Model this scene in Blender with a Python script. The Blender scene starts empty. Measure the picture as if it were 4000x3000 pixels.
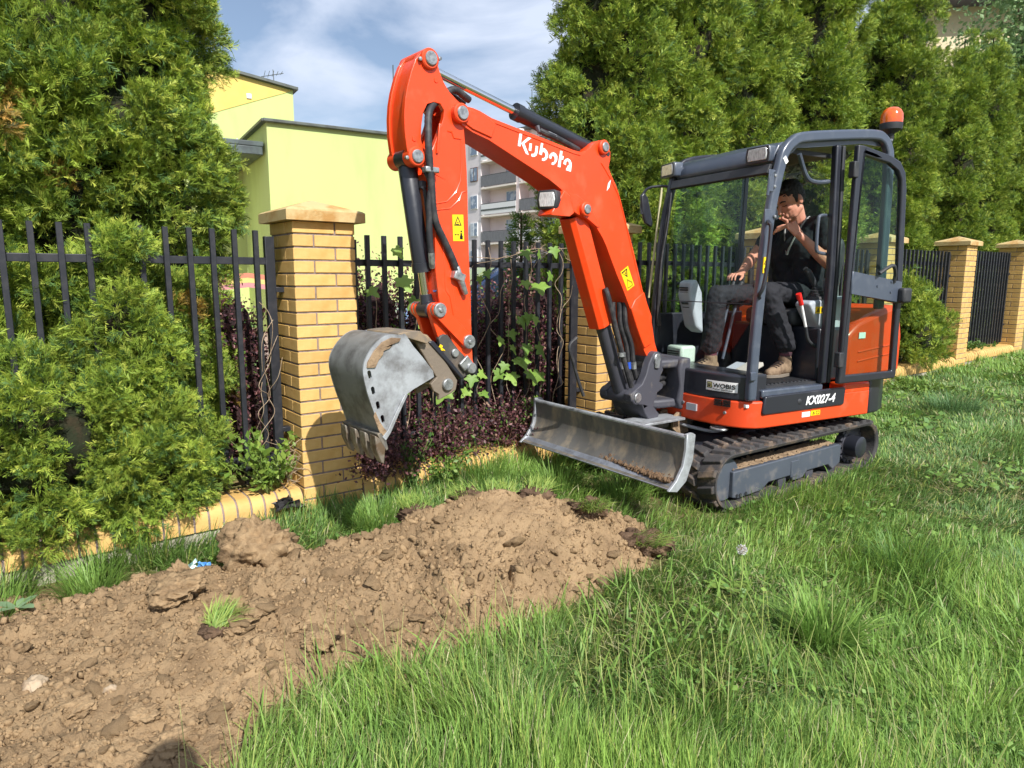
import bpy, bmesh, math, random
import numpy as np
from mathutils import Vector, Matrix, geometry
R = math.radians
random.seed(7); RNG = np.random.default_rng(11)
SC = bpy.context.scene
COL = SC.collection

# ---------------------------------------------------------------- camera
CAMZ = 1.3826
cam_d = bpy.data.cameras.new('camera'); cam = bpy.data.objects.new('camera', cam_d); COL.objects.link(cam)
cam_d.sensor_width = 36; cam_d.lens = 36 * 2662.2 / 4000; cam_d.clip_start = .05; cam_d.clip_end = 2000
_p, _r = .1565, .0031
_fw = Vector((0, math.cos(_p), -math.sin(_p))); _up = Vector((0, math.sin(_p), math.cos(_p))); _rt = Vector((1, 0, 0))
_x = _rt*math.cos(_r) + _up*math.sin(_r); _y = -_rt*math.sin(_r) + _up*math.cos(_r)
m = Matrix((_x, _y, -_fw)).transposed().to_4x4(); m.translation = (0, 0, CAMZ)
cam.matrix_world = m
SC.camera = cam

# ---------------------------------------------------------------- sky, sun, exposure
SUN_AZ, SUN_EL = 150.0, 42.5     # clockwise from +Y, degrees
w = bpy.data.worlds.new('World'); SC.world = w; w.use_nodes = True
nt = w.node_tree; nt.nodes.clear()
out = nt.nodes.new('ShaderNodeOutputWorld'); bg = nt.nodes.new('ShaderNodeBackground')
sky = nt.nodes.new('ShaderNodeTexSky'); sky.sky_type = 'NISHITA'; sky.sun_disc = False
sky.sun_elevation = R(SUN_EL); sky.sun_rotation = R(SUN_AZ); sky.air_density = 1.0; sky.dust_density = 1.2; sky.ozone_density = 1.6
tc = nt.nodes.new('ShaderNodeTexCoord'); mp = nt.nodes.new('ShaderNodeMapping'); mp.inputs['Scale'].default_value = (1.0, 1.0, 2.6)
mp.inputs['Location'].default_value = (2.3, .4, .7)
n1 = nt.nodes.new('ShaderNodeTexNoise'); n1.inputs['Scale'].default_value = 4.2; n1.inputs['Detail'].default_value = 7; n1.inputs['Roughness'].default_value = .52
n1.inputs['Distortion'].default_value = .35
cr = nt.nodes.new('ShaderNodeValToRGB'); cr.color_ramp.elements[0].position = .38; cr.color_ramp.elements[0].color = (.12, .12, .12, 1)
cr.color_ramp.elements[1].position = .60; cr.color_ramp.elements[1].color = (.92, .92, .92, 1)
mix = nt.nodes.new('ShaderNodeMixRGB'); mix.inputs['Color2'].default_value = (6.0, 6.7, 8.1, 1)
L = nt.links.new
L(tc.outputs['Generated'], mp.inputs['Vector']); L(mp.outputs['Vector'], n1.inputs['Vector']); L(n1.outputs['Fac'], cr.inputs['Fac'])
L(cr.outputs['Color'], mix.inputs['Fac']); L(sky.outputs['Color'], mix.inputs['Color1']); L(mix.outputs['Color'], bg.inputs['Color'])
bg.inputs['Strength'].default_value = .10
L(bg.outputs['Background'], out.inputs['Surface'])
sun_d = bpy.data.lights.new('sun', 'SUN'); sun_d.energy = 4.6; sun_d.angle = R(.6); sun_d.color = (1, .972, .925)
sun = bpy.data.objects.new('sun', sun_d); COL.objects.link(sun)
_s = Vector((math.sin(R(SUN_AZ))*math.cos(R(SUN_EL)), math.cos(R(SUN_AZ))*math.cos(R(SUN_EL)), math.sin(R(SUN_EL))))
sun.rotation_euler = _s.to_track_quat('Z', 'Y').to_euler()
SC.view_settings.view_transform = 'Standard'; SC.view_settings.look = 'None'; SC.view_settings.gamma = 1; SC.view_settings.use_curve_mapping = False
SC.view_settings.exposure = .42
try:
    SC.cycles.use_denoising = True; SC.cycles.use_adaptive_sampling = True; SC.cycles.adaptive_threshold = .022; SC.cycles.max_bounces = 6; SC.cycles.diffuse_bounces = 3; SC.cycles.glossy_bounces = 3; SC.cycles.transparent_max_bounces = 16
except Exception: pass

# ---------------------------------------------------------------- helpers
def srgb(r, g, b):
    f = lambda c: (c/255/12.92 if c/255 <= .04045 else ((c/255+.055)/1.055)**2.4)
    return (f(r), f(g), f(b), 1)
MATS = {}
def M(name, col, rough=.6, metal=0., col2=None, mix=(.45, .62), scale=6., detail=6, bump=0., bscale=60., rnd=0., spec=.5, coat=0., tex='Object', var=0., rvar=0., stretch=(1, 1, 1)):
    """painted / earthy surface: base colour, a second colour in noise patches, per-object variation, fine relief"""
    if name in MATS: return MATS[name]
    mt = bpy.data.materials.new(name); mt.use_nodes = True; MATS[name] = mt
    t = mt.node_tree; b = t.nodes['Principled BSDF']; K = t.links.new
    b.inputs['Roughness'].default_value = rough; b.inputs['Metallic'].default_value = metal
    b.inputs['Specular IOR Level'].default_value = spec; b.inputs['Coat Weight'].default_value = coat; b.inputs['Coat Roughness'].default_value = .12
    tc = t.nodes.new('ShaderNodeTexCoord'); mp = t.nodes.new('ShaderNodeMapping'); mp.inputs['Scale'].default_value = stretch
    K(tc.outputs[tex], mp.inputs['Vector'])
    c = t.nodes.new('ShaderNodeRGB'); c.outputs[0].default_value = col; cs = c.outputs[0]
    if col2:
        n = t.nodes.new('ShaderNodeTexNoise'); n.inputs['Scale'].default_value = scale; n.inputs['Detail'].default_value = detail; n.inputs['Roughness'].default_value = .62
        K(mp.outputs['Vector'], n.inputs['Vector'])
        rp = t.nodes.new('ShaderNodeMapRange'); rp.inputs['From Min'].default_value = mix[0]; rp.inputs['From Max'].default_value = mix[1]
        K(n.outputs['Fac'], rp.inputs['Value'])
        mx = t.nodes.new('ShaderNodeMixRGB'); mx.inputs['Color2'].default_value = col2
        K(rp.outputs['Result'], mx.inputs['Fac']); K(cs, mx.inputs['Color1']); cs = mx.outputs['Color']
        if rvar:
            rr = t.nodes.new('ShaderNodeMapRange'); rr.inputs['To Min'].default_value = rough; rr.inputs['To Max'].default_value = min(1, rough+rvar)
            K(rp.outputs['Result'], rr.inputs['Value']); K(rr.outputs['Result'], b.inputs['Roughness'])
    if rnd or var:
        hs = t.nodes.new('ShaderNodeHueSaturation'); K(cs, hs.inputs['Color']); cs = hs.outputs['Color']
        ad = None
        if rnd:
            oi = t.nodes.new('ShaderNodeObjectInfo'); ma = t.nodes.new('ShaderNodeMapRange')
            ma.inputs['To Min'].default_value = 1-rnd; ma.inputs['To Max'].default_value = 1+rnd; K(oi.outputs['Random'], ma.inputs['Value']); ad = ma.outputs['Result']
        if var:
            n2 = t.nodes.new('ShaderNodeTexNoise'); n2.inputs['Scale'].default_value = scale*.37; n2.inputs['Detail'].default_value = 4; K(mp.outputs['Vector'], n2.inputs['Vector'])
            mb = t.nodes.new('ShaderNodeMapRange'); mb.inputs['From Min'].default_value = .3; mb.inputs['From Max'].default_value = .7
            mb.inputs['To Min'].default_value = 1-var; mb.inputs['To Max'].default_value = 1+var; K(n2.outputs['Fac'], mb.inputs['Value'])
            if ad is None: ad = mb.outputs['Result']
            else:
                mm = t.nodes.new('ShaderNodeMath'); mm.operation = 'MULTIPLY'; K(ad, mm.inputs[0]); K(mb.outputs['Result'], mm.inputs[1]); ad = mm.outputs[0]
        K(ad, hs.inputs['Value'])
    K(cs, b.inputs['Base Color'])
    if bump:
        n3 = t.nodes.new('ShaderNodeTexNoise'); n3.inputs['Scale'].default_value = bscale; n3.inputs['Detail'].default_value = 8; n3.inputs['Roughness'].default_value = .65
        K(mp.outputs['Vector'], n3.inputs['Vector'])
        bp = t.nodes.new('ShaderNodeBump'); bp.inputs['Strength'].default_value = bump; bp.inputs['Distance'].default_value = .02
        K(n3.outputs['Fac'], bp.inputs['Height']); K(bp.outputs['Normal'], b.inputs['Normal'])
    return mt
def leaf_mat(name, rough=.55, trans=.3, spec=.3, inst=None):
    """foliage whose colour is the leaf's own tint attribute"""
    if name in MATS: return MATS[name]
    mt = bpy.data.materials.new(name); mt.use_nodes = True; MATS[name] = mt
    t = mt.node_tree; b = t.nodes['Principled BSDF']; K = t.links.new
    at = t.nodes.new('ShaderNodeAttribute'); at.attribute_name = 'tint'
    cs = at.outputs['Color']
    if inst:
        ai = t.nodes.new('ShaderNodeAttribute'); ai.attribute_type = 'INSTANCER'; ai.attribute_name = inst; mu = t.nodes.new('ShaderNodeMixRGB'); mu.blend_type = 'MULTIPLY'; mu.inputs['Fac'].default_value = 1
        K(cs, mu.inputs['Color1']); K(ai.outputs['Color'], mu.inputs['Color2']); cs = mu.outputs['Color']
    K(cs, b.inputs['Base Color']); b.inputs['Roughness'].default_value = rough; b.inputs['Specular IOR Level'].default_value = spec
    tr = t.nodes.new('ShaderNodeBsdfTranslucent'); K(cs, tr.inputs['Color'])
    mx = t.nodes.new('ShaderNodeMixShader'); mx.inputs['Fac'].default_value = trans
    K(b.outputs['BSDF'], mx.inputs[1]); K(tr.outputs['BSDF'], mx.inputs[2]); K(mx.outputs['Shader'], t.nodes['Material Output'].inputs['Surface'])
    return mt
def glass_mat(name, tint=(.8, .9, .85, 1), fac=.06, rough=.02):
    if name in MATS: return MATS[name]
    mt = bpy.data.materials.new(name); mt.use_nodes = True; MATS[name] = mt
    t = mt.node_tree; K = t.links.new; t.nodes.remove(t.nodes['Principled BSDF'])
    tr = t.nodes.new('ShaderNodeBsdfTransparent'); tr.inputs['Color'].default_value = tint
    gl = t.nodes.new('ShaderNodeBsdfGlossy'); gl.inputs['Roughness'].default_value = rough
    fr = t.nodes.new('ShaderNodeLayerWeight'); fr.inputs['Blend'].default_value = .5
    pw = t.nodes.new('ShaderNodeMath'); pw.operation = 'POWER'; pw.inputs[1].default_value = 5; K(fr.outputs['Facing'], pw.inputs[0])
    ad = t.nodes.new('ShaderNodeMath'); ad.operation = 'MULTIPLY_ADD'; ad.inputs[1].default_value = .8; ad.inputs[2].default_value = fac; K(pw.outputs[0], ad.inputs[0])
    mx = t.nodes.new('ShaderNodeMixShader'); K(ad.outputs[0], mx.inputs['Fac']); K(tr.outputs[0], mx.inputs[1]); K(gl.outputs[0], mx.inputs[2])
    K(mx.outputs[0], t.nodes['Material Output'].inputs['Surface'])
    return mt

def rotz(a):
    c, s = math.cos(a), math.sin(a)
    return lambda X, Y, Z: (c*X - s*Y, s*X + c*Y, Z)
class MB:
    """collects shapes into one mesh; xf maps local to object coordinates"""
    def __init__(s, xf=None): s.v = []; s.f = []; s.xf = xf
    def add(s, vs, fs):
        o = len(s.v); s.v += [tuple(v) for v in vs]; s.f += [tuple(i+o for i in f) for f in fs]; return s
    def box(s, c, d, rot=None):
        x, y, z = d[0]/2, d[1]/2, d[2]/2
        vs = [Vector((sx*x, sy*y, sz*z)) for sx in (-1, 1) for sy in (-1, 1) for sz in (-1, 1)]
        if rot is not None: vs = [rot @ v for v in vs]
        vs = [v + Vector(c) for v in vs]
        return s.add(vs, [(0, 1, 3, 2), (4, 6, 7, 5), (0, 4, 5, 1), (2, 3, 7, 6), (0, 2, 6, 4), (1, 5, 7, 3)])
    def prism(s, poly, y0, y1, holes=(), axis='Y'):
        """polygon in the X,Z plane (axis Y), X,Y plane (axis Z) or Y,Z plane (axis X) extruded from y0 to y1"""
        def pt(p, y): return (p[0], y, p[1]) if axis == 'Y' else ((p[0], p[1], y) if axis == 'Z' else (y, p[0], p[1]))
        loops = [list(poly)] + [list(h) for h in holes]
        flat = [p for l in loops for p in l]; n = len(flat)
        tris = geometry.tessellate_polygon([[Vector((p[0], p[1], 0)) for p in l] for l in loops])
        vs = [pt(p, y0) for p in flat] + [pt(p, y1) for p in flat]
        fs = [tuple(t) for t in tris] + [tuple(i+n for i in reversed(t)) for t in tris]
        o = 0
        for l in loops:
            k = len(l)
            for i in range(k): fs.append((o+i, o+(i+1) % k, n+o+(i+1) % k, n+o+i))
            o += k
        return s.add(vs, fs)
    def tube(s, path, r, n=8, cap=True):
        P = [Vector(p) for p in path]; k = len(P)
        rs = r if isinstance(r, (list, tuple)) else [r]*k
        vs = []; fs = []; side = None
        for i in range(k):
            t = (P[min(i+1, k-1)] - P[max(i-1, 0)]).normalized()
            if side is None:
                side = t.cross(Vector((0, 0, 1)) if abs(t.z) < .9 else Vector((1, 0, 0))).normalized()
            else: side = (side - t*side.dot(t)).normalized()
            up = t.cross(side)
            for j in range(n):
                a = 2*math.pi*j/n; vs.append(P[i] + (side*math.cos(a) + up*math.sin(a))*rs[i])
        for i in range(k-1):
            for j in range(n): fs.append((i*n+j, i*n+(j+1) % n, (i+1)*n+(j+1) % n, (i+1)*n+j))
        if cap: fs.append(tuple(reversed(range(n)))); fs.append(tuple(range((k-1)*n, k*n)))
        return s.add(vs, fs)
    def cyl(s, p0, p1, r, n=20, r2=None): return s.tube([p0, p1], [r, r2 if r2 is not None else r], n)
    def lathe(s, c, prof, n=20, axis='Z'):
        vs = []; fs = []
        for (r, h) in prof:
            for j in range(n):
                a = 2*math.pi*j/n; x, y = r*math.cos(a), r*math.sin(a)
                v = (x, y, h) if axis == 'Z' else ((x, h, y) if axis == 'Y' else (h, x, y))
                vs.append((c[0]+v[0], c[1]+v[1], c[2]+v[2]))
        for i in range(len(prof)-1):
            for j in range(n): fs.append((i*n+j, i*n+(j+1) % n, (i+1)*n+(j+1) % n, (i+1)*n+j))
        fs.append(tuple(range(n))); fs.append(tuple(range((len(prof)-1)*n, len(prof)*n)))
        return s.add(vs, fs)
    def sweep(s, prof, path_fn): ...
    def mesh(s, name, mat, sharp=35):
        me = bpy.data.meshes.new(name)
        vs = [s.xf(*v) for v in s.v] if s.xf else s.v
        bm = bmesh.new(); bv = [bm.verts.new(v) for v in vs]
        for f in s.f:
            try: bm.faces.new([bv[i] for i in f])
            except ValueError: pass
        bmesh.ops.recalc_face_normals(bm, faces=bm.faces)
        ca = math.radians(sharp)
        for f in bm.faces: f.smooth = True
        for e in bm.edges:
            e.smooth = len(e.link_faces) == 2 and e.calc_face_angle(0) < ca
        bm.to_mesh(me); bm.free()
        if mat: me.materials.append(mat)
        return me
    def build(s, name, mat, parent=None, bevel=0, sharp=35, seg=2):
        return ob(name, s.mesh(name, mat, sharp), parent, bevel, seg)
def ob(name, me, parent=None, bevel=0, seg=2):
    o = bpy.data.objects.new(name, me); COL.objects.link(o)
    if parent is not None: o.parent = parent
    if bevel:
        b = o.modifiers.new('bevel', 'BEVEL'); b.width = bevel; b.segments = seg; b.limit_method = 'ANGLE'; b.angle_limit = R(32)
    return o
def empty(name, loc=(0, 0, 0), rz=0, parent=None, scale=1):
    o = bpy.data.objects.new(name, None); COL.objects.link(o); o.location = loc; o.rotation_euler = (0, 0, rz); o.scale = (scale,)*3
    o.empty_display_size = .1
    if parent is not None: o.parent = parent
    return o
def tag(o, label=None, cat=None, group=None, kind=None):
    if label: o['label'] = label
    if cat: o['category'] = cat
    if group: o['group'] = group
    if kind: o['kind'] = kind
    return o
def np_mesh(name, V, F, mat, tint=None, smooth=False):
    """mesh straight from arrays: V (n,3), F (m,3); tint (n,3) per vertex"""
    me = bpy.data.meshes.new(name); V = np.ascontiguousarray(V, np.float32); F = np.ascontiguousarray(F, np.int32); k = F.shape[1]
    me.vertices.add(len(V)); me.vertices.foreach_set('co', V.ravel())
    me.loops.add(F.size); me.loops.foreach_set('vertex_index', F.ravel())
    me.polygons.add(len(F)); me.polygons.foreach_set('loop_start', np.arange(0, F.size, k, dtype=np.int32))
    me.polygons.foreach_set('loop_total', np.full(len(F), k, np.int32))
    if smooth: me.polygons.foreach_set('use_smooth', np.ones(len(F), bool))
    if tint is not None:
        at = me.attributes.new('tint', 'FLOAT_COLOR', 'POINT'); c = np.ones((len(V), 4), np.float32); c[:, :3] = tint; at.data.foreach_set('color', c.ravel())
    me.materials.append(mat); me.update(); me.validate(); return me
def smooth_path(pts, n=6):
    """Catmull-Rom through the points"""
    P = [Vector(p) for p in pts]; P = [P[0]*2-P[1]] + P + [P[-1]*2-P[-2]]; o = []
    for i in range(1, len(P)-2):
        for k in range(n):
            t = k/n; a, b, c, d = P[i-1], P[i], P[i+1], P[i+2]
            o.append(.5*((2*b) + (c-a)*t + (2*a-5*b+4*c-d)*t*t + (3*b-a-3*c+d)*t*t*t))
    o.append(P[-2]); return o
def text_mesh(txt, size, xf, mat, name, parent, shear=0., bold=0., depth=.0015, spacing=1.):
    """flat lettering; xf(u, v, w): u along, v up, w out of the surface"""
    c = bpy.data.curves.new(name, 'FONT'); c.body = txt; c.size = size; c.shear = shear; c.offset = bold; c.extrude = depth/2; c.space_character = spacing
    t = bpy.data.objects.new('tmp', c); COL.objects.link(t)
    bpy.context.view_layer.update()
    dg = bpy.context.evaluated_depsgraph_get(); me = bpy.data.meshes.new_from_object(t.evaluated_get(dg))
    bpy.data.objects.remove(t); bpy.data.curves.remove(c)
    for v in me.vertices: v.co = xf(v.co.x, v.co.y, v.co.z)
    me.materials.clear(); me.materials.append(mat); me.name = name
    return ob(name, me, parent)
# value noise
_P = RNG.random((256, 256)).astype(np.float32)
def vnoise(x, y, f=1., seed=0):
    x = x*f + seed*17.31; y = y*f + seed*9.7; xi = np.floor(x).astype(int); yi = np.floor(y).astype(int); tx = x-xi; ty = y-yi
    tx = tx*tx*(3-2*tx); ty = ty*ty*(3-2*ty); g = lambda a, b: _P[a & 255, b & 255]
    return (g(xi, yi)*(1-tx)*(1-ty) + g(xi+1, yi)*tx*(1-ty) + g(xi, yi+1)*(1-tx)*ty + g(xi+1, yi+1)*tx*ty)*2-1
def fbm(x, y, f=1., o=4, seed=0): return sum(vnoise(x, y, f*2**i, seed+i)*.5**i for i in range(o))
def voronoi(x, y, cell, seed=0, tilt=False):
    """cellular pattern: distance to the nearest feature point, difference to the second and a random value of the cell"""
    X = x/cell; Y = y/cell; xi = np.floor(X).astype(int); yi = np.floor(Y).astype(int)
    d1 = np.full(X.shape, 9., np.float32); d2 = d1.copy(); rid = np.zeros(X.shape, np.float32); ox = rid.copy(); oy = rid.copy()
    for a in (-1, 0, 1):
        for b in (-1, 0, 1):
            i = xi+a; j = yi+b
            px = i + _P[(i+seed*31) & 255, (j+seed*7) & 255]; py = j + _P[(j+seed*13+91) & 255, (i+seed*5+43) & 255]
            d = np.hypot(X-px, Y-py); r = _P[(i*3+seed+17) & 255, (j*5+seed*3+29) & 255]
            n = d < d1; d2 = np.where(n, d1, np.minimum(d2, d)); rid = np.where(n, r, rid); ox = np.where(n, X-px, ox); oy = np.where(n, Y-py, oy); d1 = np.where(n, d, d1)
    if tilt:
        an = rid*2*np.pi*7.3; return d1, d2-d1, rid, np.cos(an)*ox+np.sin(an)*oy
    return d1, d2-d1, rid

# ---------------------------------------------------------------- layout: the fence line
FA = np.array([-1.2536, 3.9694]); FYAW = .9128
FD = np.array([math.sin(FYAW), math.cos(FYAW)]); FN = np.array([math.cos(FYAW), -math.sin(FYAW)])   # along the fence; towards the street
RISE = .0155
def fw2(s, q): return FA + FD*s + FN*q
def ground_z(x, y):
    s = (x-FA[0])*FD[0] + (y-FA[1])*FD[1]; q = (x-FA[0])*FN[0] + (y-FA[1])*FN[1]
    z = -.11 + RISE*np.clip(s, -60, 60)
    return z + np.where(np.asarray(q) < -.28, np.where(np.asarray(q) < -3, .18, .20), 0.)
# dug soil heap: crest line x, y, height, width towards the camera, width towards the fence
CREST = np.array([[-3.6, 2.0, .10, 1.7, .45], [-2.11, 2.63, .12, 1.7, .45], [-1.70, 2.83, .17, 1.6, .40], [-1.05, 3.05, .20, 1.02, .38], [-.64, 3.29, .28, .92, .42], [-.07, 3.49, .39, .86, .45], [.30, 3.58, .30, .72, .42], [.56, 3.62, .18, .50, .32], [.72, 3.64, .06, .26, .2]])
def heap_z(x, y):
    x = np.asarray(x, float); y = np.asarray(y, float); best = np.full(x.shape, 1e9); h = np.zeros(x.shape)
    hh = np.full(x.shape, -1.0)
    for a, b in zip(CREST[:-1], CREST[1:]):
        d = b[:2]-a[:2]; L2 = d@d; t = np.clip(((x-a[0])*d[0] + (y-a[1])*d[1])/L2, 0, 1)
        px, py = a[0]+d[0]*t, a[1]+d[1]*t; dist = np.hypot(x-px, y-py)
        side = (d[0]*(y-a[1]) - d[1]*(x-a[0]))       # >0: towards the fence
        wd = np.where(side > 0, a[4]+(b[4]-a[4])*t, a[3]+(b[3]-a[3])*t); H = a[2]+(b[2]-a[2])*t
        u = dist/wd; val = H*(1 - u*(1-.18*(1-np.clip(u, 0, 1)))) if True else 0
        val = H*(1-u)
        hh = np.maximum(hh, np.where(u < 1.6, val, -1.))
    return hh          # height over the ground, negative outside
TOE = np.array([[-.62, .6], [-.76, 1.5], [-.86, 1.93], [-.87, 2.18], [-.68, 2.36], [-.38, 2.42], [-.10, 2.63], [.23, 2.85], [.48, 3.10], [.70, 3.32], [.82, 3.6], [.7, 4.2]])   # edge of the soil towards the lawn
def toe_dist(x, y):
    x = np.asarray(x, float); y = np.asarray(y, float); best = np.full(x.shape, 1e9); sg = np.ones(x.shape)
    for a, b in zip(TOE[:-1], TOE[1:]):
        d = b-a; t = np.clip(((x-a[0])*d[0]+(y-a[1])*d[1])/(d@d), 0, 1); dist = np.hypot(x-a[0]-d[0]*t, y-a[1]-d[1]*t); side = d[0]*(y-a[1])-d[1]*(x-a[0])
        n = dist < best; best = np.where(n, dist, best); sg = np.where(n, np.sign(side), sg)
    return best*sg
def heap_soft(x, y):
    h = heap_z(x, y); k = .05
    h = np.where(h > 0, h - k*(1-np.exp(-np.maximum(h, 0)/k))*.35, h)
    return np.minimum(h, toe_dist(x, y)*.75)
# ================================================================ setting
def grid_sq(ss, qs, zf, name, mat):
    S, Q = np.meshgrid(ss, qs, indexing='ij'); X = FA[0]+FD[0]*S+FN[0]*Q; Y = FA[1]+FD[1]*S+FN[1]*Q
    V = np.stack([X, Y, zf(X, Y)], -1).reshape(-1, 3); a, b = S.shape; I = np.arange(a*b).reshape(a, b)
    F = np.stack([I[:-1, :-1], I[1:, :-1], I[1:, 1:], I[:-1, 1:]], -1).reshape(-1, 4)
    return np_mesh(name, V, F[:, ::-1] if False else F, mat, smooth=True)
m_ground = M('lawn_earth', srgb(92, 96, 46), .97, col2=srgb(118, 100, 66), mix=(.5, .62), scale=5, bump=.6, bscale=40, var=.15)
far = [4, 6, 9, 14, 22, 35, 60, 100, 180, 320, 600]
ss = np.array([-x for x in reversed(far)] + list(np.arange(-3.5, 18.1, .5)) + [18+x for x in far])
qs = np.array([-x for x in reversed([4, 6, 9, 14, 22, 35, 60, 100, 180, 320, 600])] + [-3.02, -2.98, -2, -1, -.29, -.27, 0] + list(np.arange(.5, 10, .5)) + [10+x for x in far])
g = ob('ground', grid_sq(ss, qs, ground_z, 'ground', m_ground)); tag(g, 'uneven grassy earth along the fence', kind='structure')
# paved yard behind the hedge
m_pave = M('yard_paving', srgb(168, 140, 128), .9, col2=srgb(140, 120, 112), scale=3, bump=.3, bscale=30, var=.1)
pv = ob('yard_pavement', grid_sq(np.linspace(-14, 40, 12), np.linspace(-40, -1.75, 10), lambda x, y: ground_z(x, y)*0 + -.11+RISE*np.clip((x-FA[0])*FD[0]+(y-FA[1])*FD[1], -60, 60)+.206, 'yard_pavement', m_pave))
tag(pv, kind='structure')

# ---------------------------------------------------------------- brick pillars
m_brick = M('yellow_clinker', srgb(219, 180, 112), .62, col2=srgb(206, 162, 92), mix=(.4, .68), scale=9, rnd=.10, var=.09, bump=.16, bscale=180, spec=.35)
m_mortar = M('mortar', srgb(146, 130, 124), .95, col2=srgb(120, 108, 102), scale=30, bump=.3, bscale=150)
m_cap = M('cap_stone', srgb(196, 172, 122), .85, col2=srgb(176, 134, 76), mix=(.48, .66), scale=7, bump=.25, bscale=60, var=.06)
m_conc = M('plinth_concrete', srgb(178, 172, 154), .95, col2=srgb(140, 134, 120), scale=5, bump=.3, bscale=70, var=.08)
def chamfer_box(dx, dy, dz, c=.003, name='brick', mat=None):
    me = bpy.data.meshes.new(name); bm = bmesh.new(); bmesh.ops.create_cube(bm, size=1)
    for v in bm.verts: v.co = Vector(((v.co.x+.5)*dx, (v.co.y+.5)*dy, (v.co.z+.5)*dz))
    bmesh.ops.bevel(bm, geom=bm.edges[:], offset=c, segments=1, affect='EDGES', profile=.5)
    bm.to_mesh(me); bm.free(); me.materials.append(mat); return me
PW = .38; CH = .0755
bm_str = chamfer_box(.25, .12, .065, mat=m_brick); bm_hd = chamfer_box(.12, .25, .065, mat=m_brick)
capm = MB()
o_ = .05; W = PW
lo = [(-o_, -o_, .012), (W+o_, -o_, .012), (W+o_, W+o_, .012), (-o_, W+o_, .012)]
mi = [(x, y, .068) for x, y, z in lo]; inn = [(x+(-.014 if x > 0 else .014), y+(-.014 if y > 0 else .014), .078) for x, y, z in lo]
capm.add(lo+mi+inn+[(W/2, W/2, .15)], [(3, 2, 1, 0)] + [(i, (i+1) % 4, 4+(i+1) % 4, 4+i) for i in range(4)] + [(4+i, 4+(i+1) % 4, 8+(i+1) % 4, 8+i) for i in range(4)] + [(8+i, 8+(i+1) % 4, 12) for i in range(4)])
cap_me = capm.mesh('cap', m_cap, 20)
core_me = MB().box((W/2, W/2, .87), (W-.014, W-.014, 1.78)).mesh('mortar_core', m_mortar)
PILLARS = [0, 2.45, 4.91, 7.39, 9.87, 12.35]
pl_lab = ['yellow brick gate pillar with pyramid cap, nearest one, left of the bucket',
          'yellow brick pillar with pyramid cap behind the orange boom of the excavator',
          'yellow brick pillar seen through the windshield of the excavator cab',
          'yellow brick pillar seen through the glass of the open cab door',
          'yellow brick pillar with pyramid cap right of the excavator, second from the right edge',
          'yellow brick pillar at the right edge of the picture, farthest one']
rzF = math.atan2(FD[1], FD[0])
for i, s0 in enumerate(PILLARS):
    p = fw2(s0, 0); z0 = RISE*s0; top = 1.6975
    e = empty('brick_pillar', (p[0], p[1], z0-.115), rzF); tag(e, pl_lab[i], 'pillar', 'brick pillars of the fence')
    zb = .115
    cme = ob('mortar_core', core_me, e); cme.location = (0, 0, top+zb-1.76)
    c = ob('cap', cap_me, e); c.location = (0, 0, top+zb-.014)
    for k in range(24):
        z = top+zb-CH*(k+1)+.0052
        A = [((0, 0), bm_str), ((.26, 0), bm_hd), ((.13, .26), bm_str), ((0, .13), bm_hd)] if k % 2 == 0 else [((.13, 0), bm_str), ((.26, .13), bm_hd), ((0, .26), bm_str), ((0, 0), bm_hd)]
        for (u, v), me in A:
            b = ob('brick', me, e); b.location = (u+random.uniform(-.0012, .0012), v+random.uniform(-.0012, .0012), z)

# ---------------------------------------------------------------- low wall with bullnose coping, fence panels
m_iron = M('black_fence_paint', srgb(38, 40, 46), .42, col2=srgb(52, 52, 56), scale=14, var=.08, spec=.45)
prof = [(.004, -.022), (.006, .03)] + [(.006-.075+.075*math.cos(a), .035+.075*math.sin(a)) for a in [R(x) for x in (10, 25, 40, 55, 70, 85)]] + [(-.245, .112), (-.245, -.022)]
cop_me = MB().prism([(p[1], p[0]) for p in prof], 0, .0655, axis='X')   # axis X: (y,z)->(poly[0],poly[1])
cop = MB(); cop.prism([(-q, z) for q, z in prof], 0, .0655, axis='X')
cop_me = cop.mesh('coping_brick', m_brick, 50)
bays = [(-2.09, -.006)] + [(PILLARS[i]+PW+.006, PILLARS[i+1]-.006) for i in range(5)] + [(12.35+PW+.006, 14.8)]
bl = ['left of the nearest pillar, under the thuja', 'between the nearest pillar and the pillar behind the boom', 'behind the excavator tracks', 'behind the excavator cab', 'just right of the excavator, with a small thuja pushing over it', 'between the two rightmost pillars', 'past the rightmost pillar']
pn = ['black steel bar fence panel overgrown by the thuja at the left edge', 'black steel bar fence panel with hop vine, behind the excavator arm', 'black steel bar fence panel beside the cab windshield, right of the boom', 'black steel bar fence panel behind the excavator operator', 'black steel bar fence panel just right of the cab, with thuja growing through', 'black steel bar fence panel between the two rightmost pillars', 'black steel bar fence panel past the rightmost pillar']
bar_me = chamfer_box(.028, .028, 1.49, .002, 'bar', m_iron)
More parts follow.
